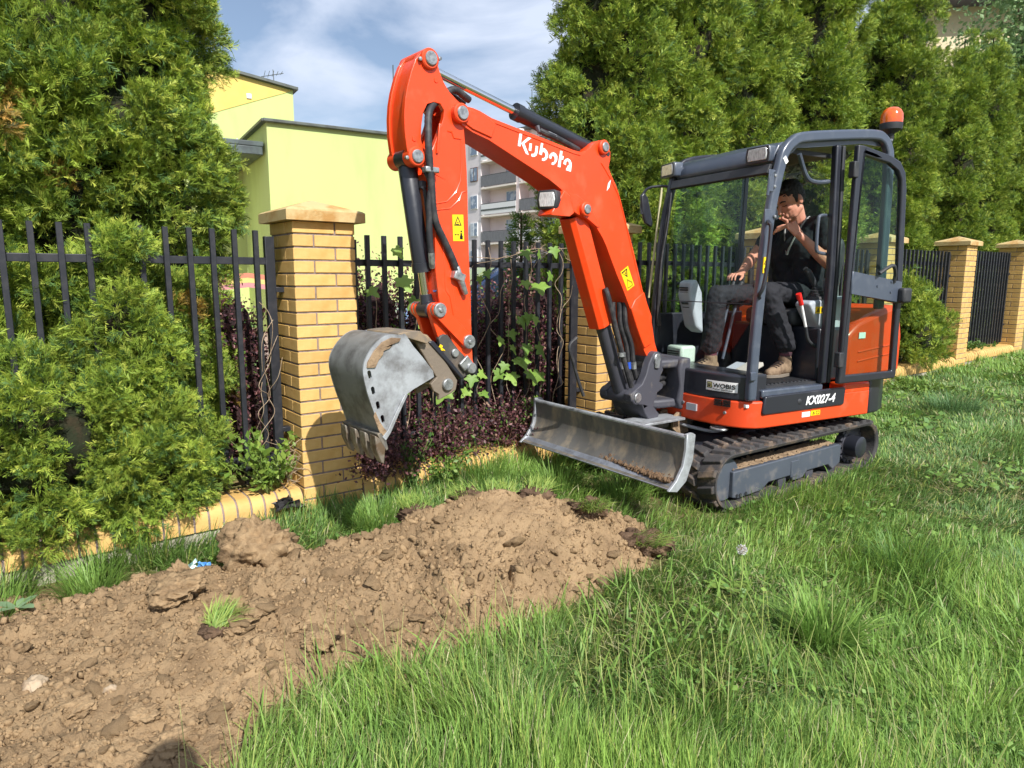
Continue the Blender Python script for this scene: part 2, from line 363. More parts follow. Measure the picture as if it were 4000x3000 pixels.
for i, (s0, s1) in enumerate(bays):
    z0 = RISE*max(0, [0, 0, 2.45, 4.91, 7.39, 9.87, 12.35][i]); ln = s1-s0
    p = fw2(s0, 0)
    if i == 6: continue
    e = empty('low_wall', (p[0], p[1], z0-.3), rzF); tag(e, 'low wall of pale concrete with yellow bullnose coping ' + bl[i], 'low wall', 'low walls under the fence')
    MB().box((ln/2, .15, .138), (ln, .27, .276)).build('plinth', m_conc, e)
    mo = MB(); mo.prism([(-q+.006 if q > -.2 else -q-.006, z+.3-.004 if z > 0 else z+.3) for q, z in prof], 0, ln, axis='X'); mo.build('mortar_bed', m_mortar, e, sharp=50)
    n = int(ln/.0755)
    for k in range(n):
        b = ob('coping_brick', cop_me, e); b.location = (k*ln/n+.005, random.uniform(-.002, .002), .3)
    f = empty('fence_panel', (p[0], p[1], z0+.12), rzF); tag(f, pn[i], 'fence', 'steel fence panels between the pillars')
    zb = z0+.12
    MB().box((ln/2, .205, 1.467-.12), (ln-.07, .03, .042)).build('top_rail', m_iron, f, .003)
    MB().box((ln/2, .205, .29-.12), (ln-.07, .03, .042)).build('bottom_rail', m_iron, f, .003)
    for sx in (0.065, ln-.065): MB().box((sx, .205, .78), (.055, .04, 1.42)).build('end_post', m_iron, f, .003)
    for sx in (0.018, ln-.018):
        for zz in (1.30, .45): MB().box((sx, .205, zz-.12), (.05, .05, .03)).build('wall_bracket', m_iron, f, .002)
    first = (ln-.15) % .1185 if i == 0 else .158
    x = first
    while x < ln-.09:
        b = ob('bar', bar_me, f); b.location = (x-.014, .158, .03); x += .1185

# ---------------------------------------------------------------- lime rendered building
m_lime = M('lime_render', srgb(190, 205, 132), .95, col2=srgb(178, 192, 122), mix=(.5, .75), scale=1.6, bump=.15, bscale=90, var=.05, stretch=(1, 1, .3))
m_yel = M('yellow_render', srgb(222, 198, 112), .95, col2=srgb(214, 188, 102), scale=1.2, bump=.15, bscale=90, var=.03)
m_flash = M('roof_flashing', srgb(88, 94, 88), .5, col2=srgb(70, 74, 70), scale=4)
m_gut = M('gutter_sheet', srgb(84, 96, 94), .45, col2=srgb(66, 74, 74), scale=3)
lb = empty('lime_building', (-4.835, 14, .1), R(31)); tag(lb, 'low lime green rendered building with dark roof edge behind the nearest pillar', 'building')
MB().box((1.95, 3.0, 2.13), (3.9, 6.0, 4.26)).build('wall', m_lime, lb)
fl = MB(); fl.box((1.95, -.02, 4.29), (4.05, .16, .06)); fl.box((-.02, 3.0, 4.291), (.16, 6.1, .06)); fl.build('roof_flashing', m_flash, lb, .01)
MB().box((1.95, 3.02, 4.262), (3.84, 5.9, .05)).build('roof', m_flash, lb)
gt = MB(); gt.box((-.42, 2.0, 3.87), (.78, 3.6, .10)); gt.box((-.40, 1.95, 3.74), (.70, 3.5, .16)); gt.build('eave', m_gut, lb, .015)
gt = MB(); gt.tube([(-.84, y, 3.86) for y in (.3, 1.2, 2.4, 3.6)], .075, 12); gt.build('gutter', m_gut, lb)
MB().tube([(2.9, .6, 4.3), (2.9, .6, 5.9)], .012, 6).build('aerial_mast', m_flash, lb)
MB().tube(smooth_path([(-.84, .6, 3.98), (-.86, .5, 3.8), (-.7, .35, 3.66), (-.5, .3, 3.95)]), .012, 6).build('cable', M('white_cable', srgb(225, 225, 220), .5), lb)
tb = empty('yellow_green_building', (-5.206, 17, .1), R(31)); tag(tb, 'taller yellow and lime rendered building with sloping roof edge beside the left thuja', 'building')
w_ = MB(); w_.prism([(0, 0), (0, 5.62), (-1.69, 5.86), (-7, 6.6), (-7, 0)], 0, 7); w_.build('wall', m_lime, tb)
y_ = MB(); y_.prism([(-.02, 5.60), (-.26, 5.50), (-.85, 5.27), (-1.58, 4.98), (-3.2, 4.33), (-6.99, 3.0), (-6.99, 6.56), (-1.69, 5.845)], -.012, .05); y_.build('yellow_band', m_yel, tb)
f_ = MB(); f_.prism([(.1, 5.61), (.1, 5.67), (-1.69, 5.92), (-7, 6.66), (-7, 6.60), (-1.69, 5.86)], -.12, 7.05); f_.build('roof_edge', m_flash, tb)
MB().box((-1.0, -.02, 5.35), (.11, .04, .11)).build('vent', M('vent_white', srgb(236, 236, 232), .5), tb, .01)
ae = MB(); ae.tube([(-.3, .5, 5.6), (-.32, .5, 6.15)], .01, 5)
for k in range(5): ae.tube([(-.55+k*.1, .5, 5.92+k*.035), (-.5+k*.1, .5, 6.1+k*.01)], .006, 4)
ae.tube([(-.6, .5, 5.95), (-.08, .5, 6.1)], .008, 4); ae.build('television_aerial', m_flash, tb)
pb = empty('painted_panel', (-3.9, 9.2, .3), R(12)); tag(pb, 'red, yellow and pink striped playground panel behind the left fence', 'panel')
for k, c in enumerate([(206, 130, 104), (224, 196, 120), (204, 140, 140)]):
    MB().prism([(0, 1.08-.065*k-.063), (0, 1.08-.065*k), (.35, 1.10-.065*k+.02), (.75, 1.07-.065*k), (.75, 1.07-.065*k-.063), (.35, 1.10-.065*k-.043)], 0, .05).build('stripe', M('stripe_%s' % 'abcde'[k], srgb(*c), .6), pb)
MB().box((.1, .025, .37), (.06, .06, 1.0)).build('leg', m_flash, pb); MB().box((.65, .025, .37), (.06, .06, 1.0)).build('leg', m_flash, pb)

# ---------------------------------------------------------------- apartment block
m_pink = M('pink_render', srgb(240, 222, 218), .95, col2=srgb(232, 212, 208), scale=.6, var=.04)
m_grey = M('grey_render', srgb(228, 220, 220), .95, col2=srgb(216, 208, 210), scale=.6, var=.04)
m_slab = M('slab_edge', srgb(240, 230, 218), .9); m_sheet = M('balcony_sheet', srgb(128, 128, 130), .7, col2=srgb(104, 104, 108), scale=9, stretch=(6, 6, .3))
m_white = M('white_frame', srgb(232, 232, 230), .5); m_brown = M('brown_frame', srgb(96, 66, 52), .5)
m_pane = M('window_pane', srgb(120, 136, 156), .15, col2=srgb(190, 198, 206), mix=(.5, .55), scale=.8, spec=.6)
ab = empty('apartment_block', (0, 70, -.3), math.atan2(.766, -.643)); tag(ab, 'far pink apartment block with grey balconies, seen under the boom', 'building')
# local x runs away to the left, local y towards the camera side (-y is behind)
MB().box((2.5, -6.2, 7.95), (22, 10, 15.9)).build('rear_wall', m_pink, ab)
MB().box((2.5, -6.0, 16.0), (22.4, 11, .25)).build('roof', m_flash, ab)
def fbox(name, t0, t1, y0, y1, z0, z1, mt, par=ab): return MB().box(((t0+t1)/2, (y0+y1)/2, (z0+z1)/2), (abs(t1-t0), abs(y1-y0), z1-z0)).build(name, mt, par)
fbox('stair_wall', 5.15, 13.6, -1.2, .02, 0, 15.9, m_grey)
for t in (-.84, -7.1): fbox('pier', t-.24, t+.24, -1.2, .05, 0, 15.9, m_pink)
sl = [2.3, 5.16, 8.0, 10.85, 13.5]
def window(par, t0, t1, y, z0, z1, frame, panes=2):
    wd = fbox('window', t0, t1, y, y+.07, z0, z1, frame, par); k = (t1-t0)/panes
    for i in range(panes):
        fbox('pane', t0+k*i+.07, t0+k*(i+1)-.07, y+.06, y+.09, z0+.08, z1-.08, m_pane, wd)
    return wd
for i, z in enumerate(sl):
    for (t0, t1) in ((-.6, 5.1), (-6.86, -1.08)):
        fbox('balcony_slab', t0, t1, -1.2, .12, z-.18, z, m_slab)
        mt = [m_sheet, m_sheet, m_white, m_sheet, m_white, m_sheet][i] if t0 > -1 else [m_sheet, m_white, m_sheet, m_white, m_sheet, m_sheet][i]
        r_ = fbox('balcony_rail', t0+.03, t1-.03, .02, .08, z+.08, z+1.12, mt)
        MB().box(((t0+t1)/2, .05, z+1.17), (t1-t0, .07, .06)).build('handrail', m_flash, r_)
        if mt is m_white:
            fbox('band', t0+.03, t1-.03, .075, .1, z+.45, z+.62, m_flash, r_)
        wz = z+2.35; t_ = t0+(.35 if t0 > -1 else .5)
        window(ab, t_+.1, t_+2.6, -1.19, z+.3, wz, m_brown if (i == 3 and t0 > -1) else m_white, 2 if i != 3 else 3)
    window(ab, 5.7, 6.95, .02, z+.75, z+2.2, m_brown if i == 3 else m_white, 2 if i % 2 else 1)
fbox('plinth', 5.15, 13.6, .0, .06, 0, 1.4, M('plum_plinth', srgb(150, 104, 108), .9))
fbox('door', 5.9, 7.0, .03, .09, .3, 1.39, M('dark_door', srgb(66, 58, 60), .6))
dsh = MB(); dsh.lathe((-1.2, .5, 5.7), [(.02, 0), (.25, .03), (.42, .1), (.45, .14)], 16, 'Y'); dsh.build('satellite_dish', m_white, ab)
MB().tube([(-.54, -2, 15.9), (-.54, -2, 19.9)], .04, 5).build('aerial_mast', m_flash, ab)

# cream house top right
ch = empty('cream_house', (12.0, 22, 0), R(-8)); tag(ch, 'cream rendered house with dark eave above the right thujas', 'building')
MB().box((2.5, 3, 4.7), (7, 6, 9.4)).build('wall', M('cream_render', srgb(228, 212, 178), .95, var=.03, col2=srgb(222, 204, 168), scale=1), ch)
MB().prism([(-.8, 9.35), (-.8, 9.62), (2.5, 11.2), (6.0, 9.62), (6.0, 9.35)], -.7, 6.4).build('roof', M('house_roof', srgb(92, 96, 110), .6), ch)
MB().box((.45, -.06, 8.6), (.06, .12, .5)).build('lamp_bracket', m_flash, ch)

# parked car glimpsed between hedge and rail
m_car = M('blue_car_paint', srgb(128, 152, 190), .25, .1, coat=.6, col2=srgb(84, 110, 156), scale=2); m_tyre = M('tyre_rubber', srgb(30, 30, 32), .85)
m_dglass = M('dark_glass', srgb(150, 172, 205), .08, spec=.8, col2=srgb(90, 110, 140), scale=2)
cr_ = empty('parked_car', (0.1, 10.6, .14), R(20)); tag(cr_, 'blue car parked behind the hedge, glimpsed between fence bars', 'car')
MB().prism([(-2.0, .3), (-2.05, .55), (-1.9, .82), (-1.1, .98), (1.25, 1.0), (1.85, .92), (2.0, .6), (1.95, .3)], -.82, .82).build('body', m_car, cr_, .06, seg=3)
cb = MB(); cb.prism([(-1.1, .96), (-.45, 1.40), (.2, 1.48), (.9, 1.44), (1.5, 1.0)], -.70, .70); cb.build('roof', m_car, cr_, .05)
MB().prism([(-1.02, .99), (-.44, 1.37), (-.1, 1.41), (-.1, 1.0)], -.715, .715).build('side_window', m_dglass, cr_)
MB().prism([(0, 1.0), (0, 1.41), (.85, 1.39), (1.35, 1.0)], -.715, .715).build('side_window', m_dglass, cr_)
ws = MB(); ws.add([(-1.1, -.62, 1.0), (-1.1, .62, 1.0), (-.5, .58, 1.385), (-.5, -.58, 1.385), (-1.13, -.62, 1.0), (-1.13, .62, 1.0), (-.53, .58, 1.40), (-.53, -.58, 1.40)], [(0, 1, 2, 3), (7, 6, 5, 4), (0, 4, 5, 1), (2, 6, 7, 3), (1, 5, 6, 2), (0, 3, 7, 4)]); ws.build('windshield', m_dglass, cr_)
for x in (-1.25, 1.25):
    for y in (-.78, .78):
        wmb = MB(); wmb.lathe((x, y, .30), [(.18, -.1), (.3, -.08), (.31, 0), (.3, .08), (.18, .1)], 20, 'Y'); wmb.build('wheel', m_tyre, cr_)
for y in (-.6, .6): MB().box((-1.96, y, .7), (.08, .3, .13)).build('headlight', m_white, cr_, .02)
# ================================================================ mini excavator
BOOM = [(1.738, 2.376), (1.743, 2.402), (1.731, 2.43), (1.702, 2.443), (1.677, 2.445), (1.623, 2.442), (1.573, 2.433), (1.496, 2.409), (1.341, 2.385), (1.089, 2.348), (0.854, 2.312), (0.789, 2.307), (0.743, 2.318), (0.704, 2.343), (0.665, 2.377), (0.625, 2.396), (0.579, 2.397), (0.537, 2.372), (0.511, 2.338), (0.512, 2.288), (0.526, 2.24), (0.499, 2.197), (0.446, 2.131), (0.403, 2.054), (0.355, 1.946), (0.315, 1.852), (0.251, 1.714), (0.184, 1.554), (0.135, 1.43), (0.113, 1.403), (0.122, 1.384), (0.097, 1.349), (0.043, 1.259), (0.013, 1.167), (-0.015, 1.065), (-0.057, 0.981), (-0.068, 0.939), (-0.045, 0.915), (0.003, 0.918), (0.053, 0.948), (0.095, 1.001), (0.145, 1.084), (0.203, 1.186), (0.269, 1.319), (0.356, 1.459), (0.416, 1.548), (0.491, 1.672), (0.527, 1.734), (0.562, 1.783), (0.628, 1.853), (0.711, 1.897), (0.779, 1.917), (0.825, 1.929), (0.884, 1.957), (0.911, 2.03), (0.95, 2.067), (1.05, 2.115), (1.262, 2.193), (1.522, 2.289), (1.634, 2.315), (1.703, 2.343)]
ARM = [(1.898, 2.687), (1.866, 2.679), (1.848, 2.647), (1.844, 2.615), (1.831, 2.581), (1.809, 2.542), (1.776, 2.503), (1.729, 2.47), (1.696, 2.451), (1.671, 2.434), (1.662, 2.405), (1.667, 2.374), (1.682, 2.341), (1.68, 2.311), (1.673, 2.235), (1.665, 2.112), (1.661, 1.995), (1.659, 1.877), (1.657, 1.757), (1.653, 1.636), (1.648, 1.506), (1.644, 1.451), (1.641, 1.27), (1.637, 1.154), (1.632, 1.058), (1.615, 1.019), (1.634, 0.985), (1.673, 0.989), (1.705, 1.02), (1.732, 1.091), (1.779, 1.185), (1.818, 1.299), (1.844, 1.361), (1.861, 1.421), (1.871, 1.508), (1.878, 1.562), (1.879, 1.71), (1.882, 1.864), (1.896, 1.939), (1.907, 2.013), (1.916, 2.073), (1.932, 2.09), (1.968, 2.103), (2.008, 2.109), (2.033, 2.138), (2.045, 2.191), (2.054, 2.262), (2.055, 2.347), (2.048, 2.419), (2.034, 2.485), (2.01, 2.56), (1.983, 2.625), (1.947, 2.67)]
ARMHOLE = [(1.916, 2.419), (1.875, 2.435), (1.834, 2.433), (1.811, 2.405), (1.814, 2.368), (1.836, 2.313), (1.864, 2.25), (1.893, 2.187), (1.921, 2.18), (1.946, 2.199), (1.958, 2.238), (1.954, 2.304), (1.942, 2.371)]
PINS = {'armtop': (1.904, 2.64), 'boomarm': (1.717, 2.398), 'bcyl_top': (1.994, 2.147), 'armcyl_base': (0.589, 2.357), 'boomcyl_top': (0.754, 1.959), 'boomcyl_base': (0.226, 0.688), 'foot': (0.021, 0.954), 'link_joint': (1.874, 1.353), 'link_arm': (1.679, 1.169), 'link_bucket': (1.82, 1.183), 'coup1': (1.766, 1.11), 'coup2': (1.666, 1.018), 'bucketpin': (1.841, 0.942)}
GUARD = [(0.867, 1.898), (0.73, 1.91), (0.61, 1.616), (0.453, 1.208), (0.591, 1.214), (0.685, 1.461)]
BRACKET = [(0.056, 0.992), (0.017, 1.002), (-0.031, 0.988), (-0.057, 0.957), (-0.044, 0.901), (-0.066, 0.863), (-0.036, 0.82), (-0.027, 0.779), (-0.073, 0.752), (-0.063, 0.724), (-0.004, 0.699), (0.022, 0.65), (0.035, 0.6), (-0.036, 0.539), (-0.014, 0.495), (0.074, 0.495), (0.128, 0.56), (0.162, 0.625), (0.224, 0.641), (0.283, 0.668), (0.295, 0.716), (0.244, 0.744), (0.17, 0.778), (0.127, 0.845), (0.1, 0.923)]
BUCKETCHEEK = [(2.14, 1.243), (2.162, 1.237), (2.23, 1.243), (2.28, 1.226), (2.331, 1.184), (2.372, 1.125), (2.385, 1.071), (2.376, 1.004), (2.352, 0.916), (2.318, 0.818), (2.287, 0.729), (2.275, 0.708), (2.244, 0.738), (2.189, 0.839), (2.139, 0.926), (2.098, 0.949), (2.044, 0.971), (1.967, 1.003), (1.973, 1.035), (2.041, 1.119), (2.093, 1.176)]
BUCKETEAR = [(2.063, 1.233), (2.027, 1.243), (1.962, 1.223), (1.916, 1.174), (1.84, 1.059), (1.767, 0.957), (1.778, 0.904), (1.813, 0.887), (1.897, 0.859), (1.892, 0.891), (1.93, 0.914), (1.947, 0.954), (1.905, 0.987), (1.983, 1.106)]
COUPLER = [(1.87, 1.196), (1.856, 1.212), (1.833, 1.219), (1.809, 1.213), (1.735, 1.126), (1.615, 1.013), (1.619, 0.99), (1.652, 0.981), (1.709, 0.963), (1.75, 0.996), (1.844, 1.117), (1.864, 1.163)]
COUPBEAM = [(1.962, 1.186), (1.929, 1.191), (1.824, 1.08), (1.727, 0.969), (1.746, 0.962), (1.854, 1.074)]
TEETH = [(2.287, 0.733), (2.254, 0.67), (2.278, 0.585), (2.303, 0.608), (2.317, 0.718)]
STICK1 = [(1.769, 1.868), (1.693, 1.872), (1.688, 1.729), (1.764, 1.727)]
STICK2 = [(0.383, 1.567), (0.309, 1.61), (0.234, 1.477), (0.305, 1.44)]
ARMHOSECLAMP = [(1.915, 2.094)]
HOSE1 = [(1.837, 2.408), (1.901, 2.391), (1.92, 2.331), (1.931, 2.228), (1.924, 2.097), (1.912, 2.009), (1.91, 1.897), (1.883, 1.807), (1.828, 1.725), (1.771, 1.633), (1.747, 1.562)]
VALVE = [(1.745, 1.53), (1.694, 1.442)]
LETTERS = [[(1.293, 2.352), (1.274, 2.351), (1.286, 2.28), (1.306, 2.282)], [(1.226, 2.34), (1.202, 2.337), (1.256, 2.301), (1.221, 2.241), (1.243, 2.244), (1.28, 2.3)], [(1.215, 2.308), (1.197, 2.307), (1.203, 2.264), (1.222, 2.267)], [(1.167, 2.299), (1.148, 2.298), (1.153, 2.26), (1.161, 2.244), (1.174, 2.236), (1.19, 2.233), (1.202, 2.236), (1.199, 2.25), (1.186, 2.25), (1.176, 2.256), (1.171, 2.267)], [(1.124, 2.32), (1.107, 2.319), (1.113, 2.294), (1.092, 2.291), (1.076, 2.28), (1.066, 2.264), (1.069, 2.243), (1.083, 2.227), (1.101, 2.219), (1.117, 2.221), (1.113, 2.235), (1.099, 2.235), (1.09, 2.245), (1.089, 2.26), (1.097, 2.27), (1.113, 2.271), (1.118, 2.251), (1.14, 2.254)], [(1.06, 2.241), (1.054, 2.26), (1.039, 2.273), (1.02, 2.278), (1.001, 2.271), (0.989, 2.258), (0.991, 2.235), (1.005, 2.215), (1.022, 2.204), (1.038, 2.205), (1.033, 2.218), (1.019, 2.221), (1.011, 2.233), (1.013, 2.249), (1.025, 2.258), (1.036, 2.254), (1.041, 2.237)], [(0.966, 2.294), (0.947, 2.293), (0.951, 2.266), (0.936, 2.264), (0.941, 2.243), (0.956, 2.245), (0.963, 2.196), (0.986, 2.198)], [(0.938, 2.22), (0.932, 2.239), (0.916, 2.252), (0.9, 2.256), (0.88, 2.249), (0.867, 2.231), (0.868, 2.206), (0.873, 2.179), (0.915, 2.184), (0.912, 2.197), (0.904, 2.202), (0.899, 2.214), (0.889, 2.219), (0.892, 2.234), (0.902, 2.24), (0.913, 2.234), (0.917, 2.214)]]
m_or = M('orange_paint', srgb(238, 72, 24), .36, col2=srgb(200, 96, 60), mix=(.54, .88), scale=8, detail=10, coat=.2, var=.05, rvar=.3, bump=.015, bscale=120)
m_org = M('orange_dusty', srgb(226, 74, 30), .45, col2=srgb(190, 92, 56), mix=(.56, .8), scale=7, var=.05, rvar=.3)
m_blk = M('black_paint', srgb(40, 42, 50), .34, col2=srgb(60, 60, 64), mix=(.55, .8), scale=6, coat=.15, rvar=.3)
m_gm = M('gunmetal_paint', srgb(72, 80, 94), .32, col2=srgb(92, 98, 108), mix=(.5, .8), scale=9, coat=.3, rvar=.3)
m_cast = M('grey_casting', srgb(70, 70, 78), .6, col2=srgb(118, 110, 100), mix=(.55, .75), scale=8, bump=.1, bscale=80)
m_steel = M('worn_steel', srgb(178, 182, 186), .48, .4, col2=srgb(124, 124, 124), mix=(.44, .66), scale=9, detail=12, var=.14, bump=.06, bscale=90, rvar=.2)
m_steeld = M('dark_worn_steel', srgb(104, 102, 98), .66, .25, col2=srgb(160, 146, 124), mix=(.46, .72), scale=9, detail=12, var=.25, bump=.08, bscale=90, stretch=(1, 1, .45))
m_edge = M('polished_edge', srgb(172, 176, 184), .38, .7, col2=srgb(132, 134, 140), scale=9, rvar=.2)
m_chrome = M('chrome', srgb(225, 228, 232), .08, 1.)
m_pin = M('zinc_pin', srgb(176, 178, 178), .4, .7, col2=srgb(130, 132, 134), scale=30)
m_rub = M('track_rubber', srgb(62, 60, 60), .85, col2=srgb(132, 112, 92), mix=(.5, .72), scale=9, bump=.25, bscale=60, var=.15)
m_hose = M('hose_rubber', srgb(40, 40, 44), .6, col2=srgb(66, 64, 64), scale=20)
m_mud = M('dried_mud', srgb(156, 132, 104), .95, col2=srgb(120, 98, 76), scale=12, bump=.6, bscale=50, var=.1)
m_fr = M('track_frame_paint', srgb(74, 80, 90), .5, col2=srgb(120, 116, 112), mix=(.52, .78), scale=7, var=.08, rvar=.3)
m_int = M('cab_grey_plastic', srgb(172, 178, 186), .55, col2=srgb(158, 164, 172), scale=6)
m_intd = M('cab_dark_plastic', srgb(44, 46, 50), .6, col2=srgb(58, 58, 60), scale=8)
m_yst = M('sticker_yellow', srgb(250, 208, 20), .5); m_wst = M('sticker_white', srgb(236, 236, 234), .5); m_bst = M('print_black', srgb(28, 26, 24), .6)
m_wht = M('letter_white', srgb(246, 246, 244), .45); m_slv = M('sticker_silver', srgb(176, 180, 184), .4, .3)
m_lens = M('lamp_lens', srgb(222, 222, 220), .10, .15, col2=srgb(170, 170, 170), scale=30, stretch=(1, 6, 1))
m_amber = M('amber_lens', srgb(226, 84, 40), .15, col2=srgb(236, 110, 30), scale=8, coat=.5); m_red = M('red_plastic', srgb(216, 40, 34), .4)
m_glass = glass_mat('cab_glass', (.955, .98, .965, 1), .010); m_glassd = glass_mat('door_glass', (.80, .92, .86, 1), .015)
UA, BA = R(208-215.5), R(220-215.5)
_ru, _rb = rotz(UA), rotz(BA)
UX = lambda X, Y, Z: _ru(X, Y, Z)
_pv = _ru(.85, 0, 0)
def BX(X, Y, Z): a = _rb(X, Y, Z); return (a[0]+_pv[0], a[1]+_pv[1], a[2])
EXS = .95; EXO = Vector((1.629, 5.153, -.0762))
ex = empty('mini_excavator', EXO, R(215.5), scale=EXS); tag(ex, 'orange and black mini excavator with open cab door, digging by the fence', 'excavator')
UMB = lambda: MB(UX)
BMB = lambda: MB(BX)

# ---- tracks
def track(sgn):
    y0, y1 = (.45, .75) if sgn > 0 else (-.75, -.45)
    rf, rr, xf_, xr_ = .188, .19, .845, -.845
    def loop(off):   # centre line points with outward normals
        pts = []
        for k in range(15): a = R(90-180*k/14); pts.append((xf_+(rf+off)*math.cos(a), .205+(rf+off)*math.sin(a)))
        n = 18
        for k in range(1, n): pts.append((xf_+(xr_-xf_)*k/n, .205-(rf+off)))
        for k in range(15): a = R(-90-180*k/14); pts.append((xr_+(rr+off)*math.cos(a), .205+(rr+off)*math.sin(a)))
        for k in range(1, n): pts.append((xr_+(xf_-xr_)*k/n, .205+(rr+off)))
        return pts
    mb = MB(); o_, i_ = loop(0), loop(-.03); n = len(o_)
    vs = [(p[0], y, p[1]) for p in o_ for y in (y0, y1)] + [(p[0], y, p[1]) for p in i_ for y in (y0+.015, y1-.015)]
    fs = []
    for k in range(n):
        a, b = 2*k, 2*((k+1) % n); c, d = 2*n+a, 2*n+b
        fs += [(a, b, b+1, a+1), (c, c+1, d+1, d), (a, c, d, b), (a+1, b+1, d+1, c+1)]
    mb.add(vs, fs)
    per = 2*(xf_-xr_)+math.pi*(rf+rr); N = 44
    def at(u, off):
        u = (u % 1)*per; s = xf_-xr_; q = math.pi*rf
        if u < s: return (xf_-u, .205-rf-off), (0, -1)
        u -= s
        if u < q: a = R(-90)-u/rr; return (xr_+(rr+off)*math.cos(a), .205+(rr+off)*math.sin(a)), (math.cos(a), math.sin(a))
        u -= q
        if u < s: return (xr_+u, .205+rr+off), (0, 1)
        u -= s; a = R(90)-u/rf; return (xf_+(rf+off)*math.cos(a), .205+(rf+off)*math.sin(a)), (math.cos(a), math.sin(a))
    for k in range(N):
        for h in range(2):
            u0 = (k+.5*h)/N; wy = .105; ya = y0+.01 if h == 0 else y1-.01-wy-.03; yb = ya+wy+.03; hw = .024/per*1.25
            sk = (.018/per)*(1 if h == 0 else -1)
            q = []
            for off, sc in ((-.008, 1.), (.024, .72)):
                for (du, yy, sg) in ((-hw, ya, -1), (hw, ya, -1), (hw, yb, 1), (-hw, yb, 1)):
                    p, _ = at(u0+du*sc+sk*sg, off); q.append((p[0], (ya+yb)/2+(yy-(ya+yb)/2)*(.93 if sc < 1 else 1), p[1]))
            mb.add(q, [(3, 2, 1, 0), (4, 5, 6, 7)] + [(i, (i+1) % 4, 4+(i+1) % 4, 4+i) for i in range(4)])
    tr = mb.build('rubber_track', m_rub, ex, .006, 28)
    # frame
    ym = (y0+y1)/2; ys = 1 if sgn > 0 else -1
    f = MB(); f.prism([(.80, .255), (-.50, .262), (-.53, .25), (-.53, .115), (-.42, .075), (-.36, .12), (-.08, .12), (-.03, .08), (.10, .075), (.14, .118), (.40, .115), (.47, .07), (.74, .06), (.80, .075)], ym-.075, ym+.11*ys if ys > 0 else ym+.075); tf = f.build('track_frame', m_fr, ex, .008)
    dt = MB(); rr = random.Random(5+sgn); nd = 60; vs = []
    for k in range(nd+1):
        x = .78-1.27*k/nd; w_ = .075+rr.uniform(-.03, .0); hz = rr.uniform(.004, .016)
        vs += [(x, ym-w_+.01*ys, .258), (x, ym-w_*.6, .262+hz), (x, ym+w_*.3, .262+hz*rr.uniform(.5, 1.3)), (x, ym+(.095-rr.uniform(0, .02))*(1 if ys > 0 else .6), .259)]
    dt.add(vs, [(4*k+j, 4*k+j+1, 4*k+5+j, 4*k+4+j) for k in range(nd) for j in range(3)]); dt.build('dirt', m_mud, tf, sharp=15)
    dc = MB()
    for k in range(70): rad_ = rr.uniform(.004, .012); dc.lathe((rr.uniform(-.48, .78), ym+rr.uniform(-.06, .09), .268), [(rad_*.3, -rad_), (rad_, -rad_*.2), (rad_*.7, rad_*.5), (rad_*.2, rad_*.8)], 5)
    tag(dc.build('dirt_crumbs', m_mud, tf), kind='stuff')
    wl = MB(); wl.lathe((.845, ym, .205), [(.03, -.08), (.145, -.075), (.15, -.03), (.12, -.02), (.12, .02), (.15, .03), (.145, .075), (.03, .08)], 28, 'Y'); wl.build('idler_wheel', m_fr, tf)
    sp = MB()
    for k in range(18):
        a = 2*math.pi*k/18; sp.box((-.845+.15*math.cos(a), ym, .205+.15*math.sin(a)), (.03, .04, .03), Matrix.Rotation(-a, 3, 'Y'))
    sp.lathe((-.845, ym, .205), [(.02, -.025), (.14, -.025), (.14, .025), (.02, .025)], 30, 'Y'); sp.build('drive_sprocket', m_cast, tf)
    mo = MB(); mo.lathe((-.80, ym, .195), [(.085, -.05), (.088, .08*ys), (.086, .125*ys), (.075, .132*ys), (.01, .132*ys)], 28, 'Y'); mo.build('travel_motor', m_blk, tf)
    for x in (.5, .2, -.15, -.45):
        r_ = MB(); r_.lathe((x, ym, .085), [(.02, -.09), (.05, -.085), (.05, .085), (.02, .09)], 16, 'Y'); r_.build('roller', m_cast, tf)
    MB().box((.09, ym+.112*ys, .165), (.10, .008, .12)).build('cover_plate', m_fr, tf, .004)
    for bx_, bz in ((.72, .085), (.755, .085), (.66, .085)): MB().cyl((bx_, ym+.105*ys, bz), (bx_, ym+.116*ys, bz), .012, 10).build('bolt', m_intd, tf)
track(1); track(-1)
cb = MB(); cb.prism([(.55, .10), (.62, .22), (.5, .40), (.3, .44), (-.4, .44), (-.55, .3), (-.5, .12)], -.46, .46); cb.build('undercarriage_frame', m_blk, ex, .02)
sr = MB(); sr.lathe((0, 0, 0), [(.36, .42), (.38, .44), (.38, .475), (.34, .50)], 40); sr.build('slew_ring', m_cast, ex)
# ---- dozer blade
bl = empty('dozer_blade', parent=ex)
pf = [(1.477, .274), (1.425, .30), (1.372, .35), (1.345, .41), (1.338, .48), (1.347, .535), (1.352, .566)]
pb_ = [(1.333, .572), (1.318, .54), (1.308, .48), (1.314, .41), (1.34, .34), (1.40, .285), (1.46, .262)]
MB().prism(pf+pb_, -.742, .742).build('mouldboard', m_steeld, bl, .003)
MB().prism([(1.482, .270), (1.418, .306), (1.412, .298), (1.474, .260)], -.745, .745).build('cutting_edge', m_edge, bl, .002)
MB().tube([(1.338, -.745, .575), (1.338, .745, .575)], .016, 10).build('top_rail', m_steel, bl)
for ys in (-1, 1):
    MB().prism([(1.352, .595), (1.30, .60), (1.272, .585), (1.285, .43), (1.34, .30), (1.42, .245), (1.495, .262), (1.43, .315), (1.372, .40), (1.352, .50)], ys*.743, ys*.765).build('end_plate', m_steel, bl, .004)
mud = MB(); random.seed(3)
